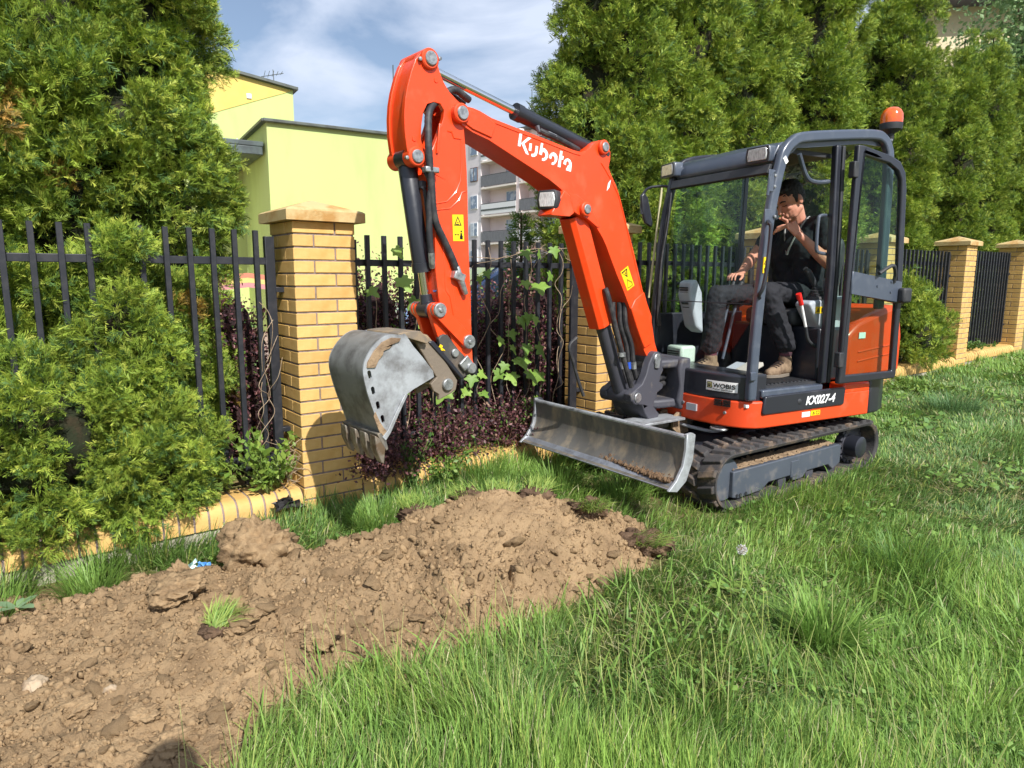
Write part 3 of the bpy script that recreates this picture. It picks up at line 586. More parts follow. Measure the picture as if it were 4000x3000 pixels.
for k in range(520):
    y = .02+.70*random.random()**.7; w = .035+.055*(y-.08)/.6; x = 1.372+random.random()*w; z = .30+.02*random.random()+(.42-x+1.0-.02)*.0 + max(0, (1.40-x))*.5*random.random()*1.6; r_ = random.uniform(.005, .014)
    mud.lathe((x, y, z), [(r_*.3, -r_), (r_, -r_*.3), (r_*.8, r_*.5), (r_*.2, r_)], 5)
tag(mud.build('crumbled_soil', M('dark_soil', srgb(116, 92, 68), .97, col2=srgb(90, 70, 52), scale=30, bump=.4, bscale=80), bl), kind='stuff')
for y in (-.33, .33):
    MB().prism([(1.32, .34), (1.32, .48), (.95, .40), (.45, .33), (.40, .22), (.9, .24)], y-.05, y+.05).build('blade_arm', m_blk, ex, .01)
bcy = MB(); bcy.cyl((.42, 0, .44), (.95, 0, .46), .042, 20); bcl = bcy.build('blade_cylinder', m_steeld, ex)
MB().cyl((.95, 0, .46), (1.3, 0, .47), .022, 14).build('rod', m_chrome, bcl)
MB().box((.86, .05, .505), (.42, .22, .02)).build('cylinder_guard', m_steel, ex, .005)
lg = MB()
for y in (-.075, .075): lg.prism([(.52, .38), (.62, .36), (.70, .42), (.70, .50), (.64, .54), (.57, .53)], y-.014, y+.014)
lg.build('cylinder_lug', m_mud, ex, .006)
MB().tube(smooth_path([(.62, .08, .45), (.60, .2, .44), (.55, .32, .43), (.48, .40, .45)]), .013, 8).build('blade_hose', M('grey_hose', srgb(150, 152, 156), .5), ex)
MB().tube([(.60+.045*math.cos(a), .42+.06*math.sin(a), .475) for a in [R(x) for x in range(0, 361, 20)]], .010, 8, cap=False).build('tie_ring', m_pin, ex)

# ---- house
pl = [(.60, -.30), (.60, .15), (.595, .30), (.575, .46), (.54, .58), (.49, .665), (.42, .715), (.34, .728), (-.77, .728), (-.77, -.70), (.2, -.72), (.45, -.6)]
UMB().prism(pl, .50, .69, axis='Z').build('lower_cover', m_org, ex, .028, seg=4)
UMB().box((-.62, .66, .715), (.30, .136, .08)).build('rear_corner_cover', m_or, ex, .015)
UMB().prism([(.385, .608), (.37, .715), (.36, .728), (-.455, .735), (-.47, .72), (-.462, .612), (-.45, .600), (.37, .597)], .715, .742).build('side_cover', m_blk, ex, .012, seg=3)
cw = [(-.775, .722), (-.90, .712), (-1.04, .655), (-1.14, .55), (-1.21, .38), (-1.245, .16)]
cw = cw + [(x, -y) for x, y in reversed(cw)]
UMB().prism(cw, .495, .80, axis='Z').build('counterweight', m_blk, ex, .07, seg=5)
UMB().prism([(-.50, .78), (-.50, 1.10), (-.60, 1.18), (-.75, 1.25), (-1.04, 1.335), (-1.14, 1.30), (-1.19, 1.1), (-1.19, .80)], -.68, .685).build('engine_cover', m_or, ex, .05, seg=4)
for zz in (.93, 1.0): UMB().box((-.86, .688, zz), (.42, .006, .012), Matrix.Rotation(R(6), 3, 'Y')).build('cover_crease', m_org, ex, .003)
UMB().box((-.68, .690, 1.105), (.075, .004, .045)).build('theft_sticker', m_wst, ex)
fp = UMB(); fp.prism([(.50, -.30), (.585, -.15), (.592, .30), (.572, .47), (.536, .59), (.485, .665), (.45, .69), (.30, .69), (.30, -.32)], .685, .875, axis='Z'); fp.build('front_panel', m_blk, ex, .02, seg=3)
UMB().box((.06, .685, .737), (.62, .06, .06)).build('step_sill', m_gm, ex, .012)
fl = UMB(); fl.box((.05, .2, .765), (.72, .92, .03))
for k in range(16): fl.box((.36-.04*k, .30, .783), (.02, .62, .008))
fl.build('floor_mat', m_intd, ex)
# front lettering and fittings (front face turns with the cover's outline)
def front(y, z, out=.004):
    pts = [(.592, .30), (.572, .47), (.536, .59), (.485, .665)]
    for (x0, a), (x1, b) in zip(pts[:-1], pts[1:]):
        if y <= b or b == .665:
            t = (y-a)/(b-a); n = Vector((b-a, -(x1-x0))).normalized(); return (x0+(x1-x0)*t+n.x*out, y+n.y*out, z)
    return (.5, y, z)
def front_patch(y0, y1, z0, z1, name, mat, par, out=.003, lower=False, n=6):
    mb = UMB(); k = .008 if lower else 0
    ys = [y0+(y1-y0)*i/n for i in range(n+1)]; vs = []
    for y in ys:
        for (z, o2) in ((z0, out), (z1, out), (z1, -.01), (z0, -.01)): a = front(y, z, o2+k); vs.append(a)
    fs = [(0, 1, 2, 3), tuple(4*n+i for i in (3, 2, 1, 0))]
    for i in range(n):
        for j in range(4): fs.append((4*i+j, 4*i+(j+1) % 4, 4*i+4+(j+1) % 4, 4*i+4+j))
    mb.add(vs, fs); return mb.build(name, mat, par)
ws_ = front_patch(.395, .625, .745, .815, 'company_sticker', m_wst, ex, .0035)
def fxy(y, z, out): a = front(y, z, out); return Vector(UX(*a))
text_mesh('WOBIS', .062, lambda u, v, w_: fxy(.457+u*.80, .770+v*.68, .0055+w_), m_bst, 'sticker_lettering', ws_, bold=.0012)
text_mesh('MASZYNY BUDOWLANE', .016, lambda u, v, w_: fxy(.457+u*.80, .7535+v*.8, .0055+w_), m_bst, 'sticker_small_print', ws_)
front_patch(.405, .447, .762, .806, 'sticker_emblem', m_bst, ws_, .0055, n=2); front_patch(.410, .442, .767, .801, 'emblem_field', M('emblem_olive', srgb(196, 190, 130), .5), ws_, .0065, n=2)
for yy in (.414, .4235, .433): front_patch(yy, yy+.005, .774, .794, 'emblem_bar', m_bst, ws_, .0075, n=1)
front_patch(.414, .438, .772, .777, 'emblem_bar', m_bst, ws_, .0075, n=1)
for k in range(2):
    for j in range(4): front_patch(.475+k*.062, .528+k*.062, .645+j*.012, .652+j*.012, 'vent_slot', m_bst, ex, .010, True, 2)
front_patch(.235, .325, .575, .625, 'rating_plate', m_slv, ex, .010, True, 3)
UMB().prism([(.640+.0, .655), (.690, .645), (.690, .668), (.642, .676)], .463, .49, axis='X').build('reflector', m_wht, ex, .006)
for (y, z) in ((.19, .62), (.555, .60)):
    a = front(y, z, .012) if y > .3 else (.607, y, z); UMB().lathe(a, [(.004, -.01), (.013, -.004), (.012, .004), (.004, .006)], 10, 'X').build('bolt', m_pin, ex)
# side lettering, plates
def sidexf(x0, z0, y, k=1.): return lambda u, v, w_: Vector(UX(x0-u*k, y+w_, z0+v))
text_mesh('KX027-4', .086, sidexf(-.035, .636, .7435, .98), m_wht, 'model_lettering', ex, shear=.26, bold=.0022, spacing=1.0)
UMB().box((-.065, .7295, .562), (.085, .004, .036)).build('white_sticker', m_wst, ex); yst = UMB().box((-.165, .7295, .565), (.10, .004, .036)).build('yellow_sticker', m_yst, ex)
def tri_mark(mk, cx, cz, s, y, frame, par, mat=m_bst):
    mb = MB(frame); mb.prism([(cx-s, cz-s*.8), (cx+s, cz-s*.8), (cx, cz+s*.95)], y, y+.001, holes=[[(cx-s*.62, cz-s*.58), (cx, cz+s*.52), (cx+s*.62, cz-s*.58)]]); mb.box((cx, y+.0005, cz-s*.12), (s*.2, .001, s*.62)); return mb.build(mk, mat, par)
tri_mark('warning_triangle', -.145, .566, .014, .7318, UX, yst); bk = UMB(); bk.prism([(-.205, .553), (-.17, .553), (-.17, .578), (-.205, .578)], .7318, .7328, holes=[[(-.201, .557), (-.201, .574), (-.174, .574), (-.174, .557)]]); bk.build('manual_symbol', m_bst, yst)
UMB().lathe((.025, .743, .665), [(.018, -.01), (.022, 0), (.012, .006)], 14, 'Y').build('lock', m_intd, ex)

# ---- cab
cab = empty('cab', parent=ex)
def ux(path): return path
post = smooth_path([(.47, .70, .70), (.455, .70, 1.2), (.40, .70, 1.9), (.322, .70, 2.27), (.285, .70, 2.36), (.22, .70, 2.42), (.13, .70, 2.455), (-.2, .70, 2.50), (-.58, .70, 2.54), (-.70, .70, 2.53), (-.77, .70, 2.47), (-.80, .70, 2.36), (-.82, .70, 1.9), (-.83, .70, 1.3)], 5)
def strip(path, wid, thk, name, mat, par, bev=.006):
    """rectangular section swept along a path in a plane of constant Y"""
    mb = UMB(); vs = []; P = [Vector(p) for p in path]; k = len(P)
    for i in range(k):
        t = (P[min(i+1, k-1)]-P[max(i-1, 0)]).normalized(); s_ = Vector((t.z, 0, -t.x))
        for a, b in ((-1, -1), (1, -1), (1, 1), (-1, 1)): vs.append(P[i]+s_*a*wid/2+Vector((0, b*thk/2, 0)))
    fs = [(0, 1, 2, 3), tuple(4*(k-1)+i for i in (3, 2, 1, 0))]
    for i in range(k-1):
        for j in range(4): fs.append((4*i+j, 4*i+(j+1) % 4, 4*i+4+(j+1) % 4, 4*i+4+j))
    return mb.add(vs, fs).build(name, mat, par, bev, 50, 3)
strip(post, .072, .055, 'side_frame', m_gm, cab, .016)
farpost = [(p[0]+(.0 if p[0] < .2 else .02), -.32, p[2]) for p in post]
strip(farpost, .06, .05, 'side_frame', m_blk, cab, .012)
strip([(-.26, .69, .77), (-.265, .69, 1.6), (-.235, .69, 2.44)], .05, .05, 'door_jamb', m_blk, cab, .012)
strip([(-.315, .70, .77), (-.32, .70, 1.6), (-.29, .70, 2.44)], .03, .03, 'door_seal', m_intd, cab, .008)
strip([(-.42, -.325, 1.2), (-.43, -.325, 1.7), (-.45, -.325, 2.42)], .045, .035, 'window_post', m_blk, cab)
rf = UMB(); nx, ny = 12, 8; V_ = []; F_ = []
for i in range(nx+1):
    x = .26-1.0*i/nx
    for j in range(ny+1):
        y = -.31+1.0*j/ny; zz = 2.425+.10*min(1, i/nx*1.3)+.02*math.sin(math.pi*j/ny)-(.05 if i == 0 else 0); V_.append((x, y, zz))
for i in range(nx):
    for j in range(ny): F_.append((i*(ny+1)+j, i*(ny+1)+j+1, (i+1)*(ny+1)+j+1, (i+1)*(ny+1)+j))
rf.add(V_, F_); rfo = rf.build('roof', m_gm, cab); so = rfo.modifiers.new('thick', 'SOLIDIFY'); so.thickness = .05; so.offset = -1
UMB().prism([(.25, 2.43), (.305, 2.405), (.345, 2.34), (.345, 2.30), (.30, 2.27), (.24, 2.30)], -.29, .665).build('roof_header', m_gm, cab, .012, seg=3)
UMB().prism([(.355, 2.275), (.375, 2.275), (.40, 2.215), (.375, 2.205), (.34, 2.25)], -.29, .665).build('header_seal', m_intd, cab, .004)
UMB().box((.352, .18, 2.262), (.02, .90, .022)).build('header_strip', M('pale_strip', srgb(172, 166, 140), .6), cab, .004)
UMB().box((-.02, .2, 2.38), (.5, .86, .03)).build('headliner', m_intd, cab)
def pane(c4, name, mat, par=cab, thk=.006):
    a, b, c, d = [Vector(p) for p in c4]; n = (b-a).cross(d-a).normalized()*thk
    mb = UMB(); mb.add([a, b, c, d, a+n, b+n, c+n, d+n], [(0, 1, 2, 3), (7, 6, 5, 4), (0, 4, 5, 1), (1, 5, 6, 2), (2, 6, 7, 3), (3, 7, 4, 0)]); return mb.build(name, mat, par)
pane([(.470, -.295, 1.36), (.455, .665, 1.36), (.355, .665, 2.20), (.365, -.295, 2.22)], 'windshield', m_glass)
pane([(.505, -.295, .88), (.485, .665, .88), (.46, .665, 1.35), (.475, -.295, 1.35)], 'lower_windshield', m_glass)
fr_ = UMB(); fr_.tube([(.468, .66, 1.355), (.475, -.29, 1.355)], .004, 6); fr_.build('windshield_seam', m_intd, cab)
pane([(.36, -.322, 1.25), (-.40, -.322, 1.25), (-.43, -.322, 2.36), (.29, -.322, 2.30)], 'side_window', m_glassd); pane([(-.45, -.322, 1.25), (-.80, -.322, 1.25), (-.78, -.322, 2.38), (-.47, -.322, 2.38)], 'side_window', m_glass)
pane([(-.815, -.29, 1.36), (-.815, .67, 1.36), (-.79, .67, 2.40), (-.79, -.29, 2.40)], 'rear_window', m_glass)
UMB().box((-.0, -.325, 1.0), (.95, .04, .5)).build('side_panel', m_blk, cab, .01)
# door swung open against the side
od = [(-.30, .775), (-.315, 2.435), (-.37, 2.435), (-.69, 2.39), (-.79, 2.36), (-.855, 2.29), (-.885, 2.18), (-.94, 1.46), (-.958, .81), (-.945, .775)]
hu = [(-.375, 1.575), (-.375, 2.375), (-.68, 2.335), (-.765, 2.30), (-.815, 2.235), (-.83, 2.15), (-.885, 1.505)]
hl = [(-.37, .835), (-.372, 1.425), (-.892, 1.345), (-.905, .835)]
dr = UMB(); dr.prism(od, .765, .805, holes=[hu, hl]); door = dr.build('door', m_blk, cab, .01, seg=3)
UMB().prism(hu, .782, .788).build('upper_pane', m_glassd, door); UMB().prism(hl, .782, .788).build('lower_pane', m_glassd, door)
UMB().prism([(-.345, 1.42), (-.345, 1.58), (-.92, 1.505), (-.925, 1.35)], .80, .812).build('mid_bar', m_gm, door, .006)
UMB().box((-.925, .835, 1.405), (.10, .06, .11)).build('latch', m_intd, door, .018, seg=3)
UMB().tube(smooth_path([(-.60, .84, 1.565), (-.66, .85, 1.60), (-.74, .85, 1.62), (-.80, .83, 1.56), (-.82, .81, 1.50)]), .014, 8).build('inner_handle', m_intd, door)
for z in (2.27, .95): UMB().box((-.305, .785, z), (.05, .05, .11)).build('hinge', m_intd, door, .008)
for bx_, bz in ((-.63, 1.475), (-.79, 1.43), (-.79, 1.505)): UMB().cyl((bx_, .81, bz), (bx_, .818, bz), .009, 10).build('bolt', m_gm, door)
# lamps
def work_lamp(y, x, z, yaw):
    e = empty('work_lamp', UX(x, y, z), UA+R(yaw), cab)
    h = MB(); h.prism([(-.095, -.055), (.095, -.055), (.10, 0), (.09, .055), (-.09, .055), (-.10, 0)], -.055, .03, axis='X'); h.build('housing', m_gm, e, .014, seg=3)
    l_ = MB(); l_.prism([(-.075, -.038), (.075, -.038), (.08, 0), (.072, .04), (-.072, .04), (-.08, 0)], .02, .038, axis='X'); l_.build('lens', m_lens, e, .006)
    b_ = MB(); b_.prism([(-.09, -.05), (.09, -.05), (.095, 0), (.085, .05), (-.085, .05), (-.095, 0)], .025, .034, axis='X', holes=[[(-.076, -.039), (-.081, 0), (-.073, .041), (.073, .041), (.081, 0), (.076, -.039)]]); b_.build('bezel', m_intd, e)
work_lamp(.56, .355, 2.345, 4); work_lamp(-.33, .36, 2.36, -8)
# beacon
be = empty('beacon', UX(-.84, .67, 2.42), 0, cab, .9)
MB().lathe((0, 0, 0), [(.022, 0), (.022, .12), (.028, .13), (.028, .17), (.05, .19), (.082, .205), (.086, .235), (.086, .255), (.06, .256)], 24).build('base', m_intd, be)
MB().lathe((0, 0, .255), [(.083, 0), (.085, .03), (.082, .07), (.068, .10), (.045, .12), (.015, .128)], 24).build('lens', m_amber, be)
MB().box((0, .0, .01), (.05, .03, .12)).build('bracket', m_intd, be, .006)
for zz in (.05, .12): MB().lathe((.02, .02, zz), [(.004, -.012), (.012, -.008), (.012, .008), (.004, .012)], 8).build('bolt', m_pin, be)
# mirror, cables, handles
mi_ = UMB(); mi_.tube(smooth_path([(.36, -.34, 2.24), (.42, -.40, 2.245), (.50, -.45, 2.22), (.53, -.47, 2.12), (.53, -.46, 2.03)]), .011, 8); mo_ = mi_.build('mirror_arm', m_blk, cab)
UMB().prism([(.43, 1.93), (.50, 1.96), (.535, 2.05), (.55, 2.17), (.52, 2.20), (.48, 2.16), (.45, 2.06), (.42, 1.96)], -.475, -.445).build('mirror', m_blk, cab, .012, seg=3)
UMB().tube([(.41, -.37, 2.23), (.495, -.38, 1.37)], .009, 6).build('pale_cord', M('pale_cord', srgb(196, 190, 150), .8), cab)
for k in range(4):
    random.seed(40+k); xo = .40+.012*k; UMB().tube(smooth_path([(xo-.02, -.31+.02*k, 2.18), (xo+.02+random.uniform(-.01, .01), -.30+.02*k, 1.95), (xo+.05, -.30+.018*k, 1.7), (xo+.07+random.uniform(-.01, .01), -.29+.016*k, 1.45), (xo+.05, -.28, 1.15)]), .007, 6).build('wiring', m_hose, cab)
UMB().tube(smooth_path([(.435, .725, 1.90), (.46, .76, 1.885), (.455, .775, 1.84), (.475, .78, 1.6), (.495, .775, 1.47), (.50, .75, 1.42), (.465, .725, 1.40)]), .013, 8).build('grab_handle', m_blk, cab)
UMB().tube(smooth_path([(.36, .70, 2.20), (.41, .73, 2.215), (.445, .735, 2.18), (.46, .735, 2.06)]), .010, 8).build('door_stay', m_gm, cab)
for z in (2.19, 2.12, 1.93): UMB().lathe((.40-.02*(z < 2), .735, z), [(.004, -.008), (.012, -.004), (.010, .006), (.003, .008)], 10, 'Y').build('bolt', m_pin, cab)
UMB().box((.435, .735, 2.155), (.05, .008, .14)).build('stay_plate', m_gm, cab, .004); UMB().box((.445, .732, 1.93), (.06, .012, .09)).build('handle_plate', m_gm, cab, .004)
UMB().box((.497, .735, .875), (.05, .02, .06)).build('stay_lug', m_gm, cab, .006)
UMB().tube(smooth_path([(.10, .66, 2.36), (.0, .65, 2.22), (-.1, .65, 2.19), (-.22, .66, 2.20)]), .016, 8).build('roof_grip', m_gm, cab)
UMB().tube(smooth_path([(-.27, .655, 1.97), (-.17, .65, 1.965), (-.15, .65, 1.92), (-.15, .65, 1.76), (-.17, .65, 1.715), (-.26, .655, 1.70)]), .012, 8).build('entry_handle', m_gm, cab)
ys_ = UMB().box((.435, .7315, 1.615), (.048, .004, .105)).build('post_sticker', m_yst, cab); tri_mark('warning_triangle', .435, 1.635, .02, .7338, UX, ys_)
UMB().box((.435, .734, 1.585), (.028, .001, .022)).build('hand_symbol', m_bst, ys_)
UMB().box((.305, .7285, 2.295), (.045, .004, .03), Matrix.Rotation(R(-50), 3, 'Y')).build('white_sticker', m_wst, cab)
# interior
st = empty('seat', parent=cab)
UMB().box((-.45, .2, 1.235), (.48, .48, .13)).build('cushion', m_intd, st, .04, seg=3)
UMB().prism([(-.60, 1.25), (-.74, 1.28), (-.80, 1.78), (-.76, 1.86), (-.70, 1.80), (-.63, 1.45)], -.02, .42).build('backrest', m_intd, st, .04, seg=3)
UMB().box((-.50, .2, .97), (.44, .86, .40)).build('seat_base', m_blk, st, .02)
UMB().box((-.37, .632, 1.02), (.075, .004, .10)).build('white_sticker', m_wst, st); UMB().box((-.31, .632, 1.12), (.035, .004, .03)).build('white_sticker', m_wst, st)
co = UMB(); co.prism([(-.17, 1.345), (-.20, 1.365), (-.56, 1.40), (-.60, 1.38), (-.60, 1.10), (-.44, 1.06), (-.36, 1.08), (-.28, 1.2)], .47, .61); con = co.build('arm_console', m_int, cab, .02, seg=3)
cy = UMB().box((-.29, .6115, 1.30), (.10, .004, .05)).build('yellow_sticker', m_yst, con); tri_mark('warning_triangle', -.265, 1.30, .017, .614, UX, cy); UMB().box((-.315, .614, 1.30), (.035, .001, .03)).build('manual_symbol', m_bst, cy)
js = UMB(); js.lathe((-.33, .54, 1.375), [(.075, 0), (.07, .02), (.055, .025), (.058, .04), (.045, .045), (.048, .062), (.035, .068), (.036, .085), (.022, .095)], 16); js.tube([(-.325, .54, 1.45), (-.30, .53, 1.50), (-.245, .52, 1.575), (-.215, .515, 1.60)], [.016, .022, .025, .016], 12); js.build('joystick', m_intd, cab)
UMB().prism([(-.43, 1.38), (-.43, 1.52), (-.47, 1.56), (-.54, 1.55), (-.57, 1.38)], .50, .56).build('armrest', M('armrest_grey', srgb(112, 114, 118), .5), cab, .02, seg=3)
UMB().tube([(-.16, .60, 1.18), (-.10, .60, 1.34)], .010, 8).build('lock_lever', m_wst, cab); UMB().tube([(-.10, .60, 1.34), (-.06, .60, 1.42)], [.016, .02], 10).build('lock_lever_grip', m_red, cab)
UMB().tube(smooth_path([(-.16, .60, 1.18), (-.20, .60, 1.08), (-.30, .60, 1.02)]), .012, 8).build('lever_arm', m_intd, cab)
for k, (xa, xb) in enumerate(((.02, .15), (-.045, .09))):
    y = .03+.02*k; lv = UMB().tube([(xb, y, .90), (xa, y, 1.40)], .012, 8).build('travel_lever', m_gm, cab); UMB().tube([(xa, y, 1.40), (xa-.012, y, 1.47), (xa-.03, y, 1.50)], [.017, .017, .012], 8).build('grip', m_intd, lv)
UMB().prism([(.27, 1.10), (.30, 1.42), (.36, 1.52), (.42, 1.50), (.43, 1.40), (.35, 1.15)], -.12, .02).build('monitor_console', m_int, cab, .02, seg=3)
for k in range(4): UMB().box((.432-.004*k, -.05, 1.455-.018*k), (.008, .09, .01), Matrix.Rotation(R(10), 3, 'Y')).build('vent_slat', m_intd, cab)
for k in range(5): UMB().box((.405-.016*k, -.05, 1.34-.035*k), (.02, .075, .018), Matrix.Rotation(R(28), 3, 'Y')).build('key_row', m_intd, cab)
UMB().box((.33, -.16, .93), (.15, .18, .14)).build('heater_box', M('pale_green_plastic', srgb(186, 204, 190), .5), cab, .02)
for k in range(5): UMB().box((.408, -.16, .885+.018*k), (.008, .13, .008)).build('vent_slat', m_intd, cab)
UMB().prism([(.38, .81), (.42, .83), (.20, .92), (.16, .93), (.15, .90)], .40, .52).build('pedal', M('worn_pedal', srgb(182, 178, 168), .5), cab, .008)
UMB().prism([(.30, .80), (.33, .82), (.12, .90), (.09, .89)], .22, .34).build('pedal', m_int, cab, .008)

# ---- swing bracket
def bpin(p, y0, y1, r=.03, name='pin', par=ex, mat=m_pin, collar=None, colmat=None):
    x, z = p; s = 1 if y1 > y0 else -1
    q = MB(BX); q.lathe((x, 0, z), [(.004, y0), (r, y0), (r, y1-s*.004), (r-.004, y1), (.002, y1)], 20, 'Y'); o = q.build(name, mat, par)
    if collar: c = MB(BX); c.lathe((x, 0, z), [(r*.6, y0), (collar, y0), (collar, y1-s*.016), (collar-.006, y1-s*.010), (r*1.02, y1-s*.010)], 24, 'Y'); c.build('boss', colmat or m_org, par)
    return o
cf = UMB(); cf.prism([(.55, -.13), (.80, -.12), (.90, -.06), (.92, 0), (.90, .07), (.80, .13), (.55, .15)], .87, .935, axis='Z'); cf.prism([(.55, -.13), (.80, -.12), (.90, -.06), (.92, 0), (.90, .07), (.80, .13), (.55, .15)], .575, .64, axis='Z'); cf.prism([(.53, .56), (.62, .56), (.645, .64), (.625, .75), (.645, .87), (.62, .945), (.53, .945)], -.15, .18); cf.build('swing_mount', m_cast, ex, .02, seg=3)
MB(BX).cyl((0, 0, .53), (0, 0, .96), .045, 20).build('swing_pin', m_cast, ex)
br = BMB(); br.prism(BRACKET, .085, .15); br.prism(BRACKET, -.15, -.085); br.prism([(-.07, .56), (-.07, .87), (.06, .88), (.13, .80), (.20, .72), (.14, .58), (.06, .50)], -.10, .10); br.build('swing_bracket', m_cast, ex, .02, seg=3)
bpin(PINS['foot'], -.16, .165, .036, collar=.05, colmat=m_cast); bpin(PINS['boomcyl_base'], -.16, .165, .036, collar=.052, colmat=m_cast)
MB(BX).prism([(PINS['foot'][0]-.02, PINS['foot'][1]-.075), (PINS['foot'][0]+.025, PINS['foot'][1]-.07), (PINS['foot'][0]+.03, PINS['foot'][1]+.01), (PINS['foot'][0]-.03, PINS['foot'][1]+.01)], .155, .166).build('keeper_plate', m_pin, ex, .006)
for k, zz in enumerate((.78, .73)): BMB().tube(smooth_path([(-.30, .02, zz), (-.15, .07, zz+.01), (.0, .08, zz), (.12, .06, zz+.06)]), .022, 10).build('hose', m_hose, ex)
# ---- boom
boom = empty('boom', parent=ex)
bo = BMB(); bo.prism(BOOM, -.10, .10); bmn = bo.build('boom_body', m_or, boom, .008, 28)
# raised weld lines and reinforcement near the elbow and the tip
def outline_strip(pts, y, name, par, mat, r=.004):
    BMB().tube([(x, y, z) for x, z in pts], r, 6).build(name, mat, par)
outline_strip(BOOM[19:30][::1], .101, 'weld_seam', boom, m_or, .003) if False else None
def inset(pts, d):
    c = []
    n = len(pts)
    for i in range(n):
        a = Vector(pts[max(i-1, 0)]); b = Vector(pts[min(i+1, n-1)]); t = (b-a).normalized(); c.append((pts[i][0]+t.y*d, pts[i][1]-t.x*d))
    return c
outline_strip(smooth_path([(x, z, 0) for x, z in inset(BOOM[7:12], -.022)], 3) and inset(BOOM[7:12], -.020), .1005, 'weld_seam', boom, m_or)
outline_strip([(.60, 2.262), (.56, 2.225), (.50, 2.165), (.43, 2.08), (.38, 1.98), (.33, 1.86), (.23, 1.62), (.148, 1.43)], .1005, 'weld_seam', boom, m_or)
BMB().prism([(.95, 2.06), (.90, 2.05), (.82, 2.045), (.70, 1.99), (.63, 1.90), (.60, 1.86), (.628, 1.853), (.711, 1.897), (.779, 1.917), (.825, 1.929), (.884, 1.957), (.911, 2.03)], .10, .108).build('gusset', m_or, boom, .003)
BMB().prism([(.135, 1.43), (.235, 1.375), (.269, 1.319), (.203, 1.186), (.145, 1.084), (.11, 1.03), (.03, 1.06), (.043, 1.259), (.097, 1.349)], .10, .112).build('foot_plate', m_or, boom, .006)
BMB().prism([(1.634, 2.33), (1.70, 2.36), (1.72, 2.40), (1.65, 2.43), (1.56, 2.42), (1.47, 2.38), (1.50, 2.30)], .10, .109).build('tip_plate', m_or, boom, .005)
bpin(PINS['boomarm'], -.13, .14, .036, par=boom, collar=.052); bpin(PINS['armcyl_base'], -.10, .135, .030, par=boom, collar=.046); bpin(PINS['boomcyl_top'], -.12, .145, .030, par=boom, collar=.046)
BMB().lathe((.535, .10, 2.325), [(.004, -.002), (.016, -.002), (.016, .003), (.004, .003)], 14, 'Y').build('lifting_hole', m_intd, boom)
lt = BMB()
for pg in LETTERS: lt.prism(pg, .1005, .1025)
lt.build('brand_lettering', m_wht, boom)
s2 = BMB().prism(STICK2, .1005, .1022).build('warning_sticker', m_yst, boom)
c2 = [sum(p[0] for p in STICK2)/4, sum(p[1] for p in STICK2)/4]
sm = BMB(); sm.prism([(.375, 1.562), (.318, 1.595), (.310, 1.532)], .1022, .1032, holes=[[(.362, 1.558), (.321, 1.545), (.325, 1.582)]]); sm.prism([(.337, 1.575), (.326, 1.557), (.333, 1.558), (.324, 1.545), (.342, 1.563), (.334, 1.562)], .1022, .1032); sm.build('shock_symbol', m_bst, s2)
sm = BMB(); sm.prism([(.318, 1.522), (.262, 1.555-.05), (.250, 1.478), (.305, 1.452)], .1022, .1032, holes=[[(.308, 1.508), (.301, 1.463), (.258, 1.482), (.270, 1.497)]]); sm.build('lineman_symbol', M('print_brown', srgb(150, 124, 20), .6), s2)
BMB().prism([(.528, 2.14), (.502, 2.165), (.515, 2.115), (.54, 2.09)], .1005, .102).build('white_sticker', m_wst, boom)
# boom lamp
lx, lz = 1.03, 1.995
BMB().prism([(.86, 1.93), (.90, 2.03), (.95, 2.06), (1.05, 1.93), (1.06, 1.905), (.90, 1.905)], .0, .13).build('lamp_bracket', m_or, boom, .006)
le = empty('boom_lamp', BX(lx+.005, .075, lz+.005), BA+R(24), boom)
h = MB(); h.prism([(-.062, -.058), (.062, -.058), (.072, 0), (.062, .058), (-.062, .058), (-.072, 0)], -.055, .025, axis='X'); h.build('housing', m_intd, le, .016, seg=3)
h = MB(); h.prism([(-.046, -.043), (.046, -.043), (.054, 0), (.046, .043), (-.046, .043), (-.054, 0)], .02, .030, axis='X'); h.build('lens', m_lens, le, .008)
# ---- hydraulic cylinders
def cylinder(name, pa, pb, rb, rr, frac, parent=ex, mat=m_blk, y=0.):
    """barrel from pa for frac of the way to pb, chrome rod for the rest, eyes at both ends"""
    a = Vector((pa[0], y, pa[1])); b = Vector((pb[0], y, pb[1])); d = b-a; c = a+d*frac; u = d.normalized()
    e = BMB(); e.tube([a+u*.03, a+u*.045, c-u*.05, c-u*.05, c, c], [rb*.8, rb, rb, rb*1.1, rb*1.1, rb*.7], 24); e.lathe((a.x, y, a.z), [(rb*.5, -.045), (rb*1.05, -.045), (rb*1.05, .045), (rb*.5, .045)], 20, 'Y'); o = e.build(name, mat, parent)
    q = BMB(); q.cyl(c-u*.01, b-u*.03, rr, 20); q.build('rod', m_chrome, o)
    q = BMB(); q.lathe((b.x, y, b.z), [(rr*.8, -.045), (rr*1.9, -.045), (rr*1.9, .045), (rr*.8, .045)], 20, 'Y'); q.tube([b-u*.085, b-u*.02], [rr*1.25, rr*1.5], 16); q.build('rod_eye', mat, o)
    return o
ac = cylinder('arm_cylinder', PINS['armcyl_base'], PINS['armtop'], .046, .024, .50)
BMB().tube(smooth_path([(1.10, .06, 2.40), (1.06, .075, 2.385), (.98, .075, 2.372), (.86, .07, 2.345), (.76, .05, 2.33)]), .018, 10).build('feed_hose', m_hose, ac); BMB().tube([(1.11, .05, 2.425), (1.105, .06, 2.395), (1.05, .072, 2.387)], .015, 8).build('port', m_cast, ac); BMB().tube([(1.05, .072, 2.387), (.985, .074, 2.374)], .019, 8).build('fitting', m_pin, ac)
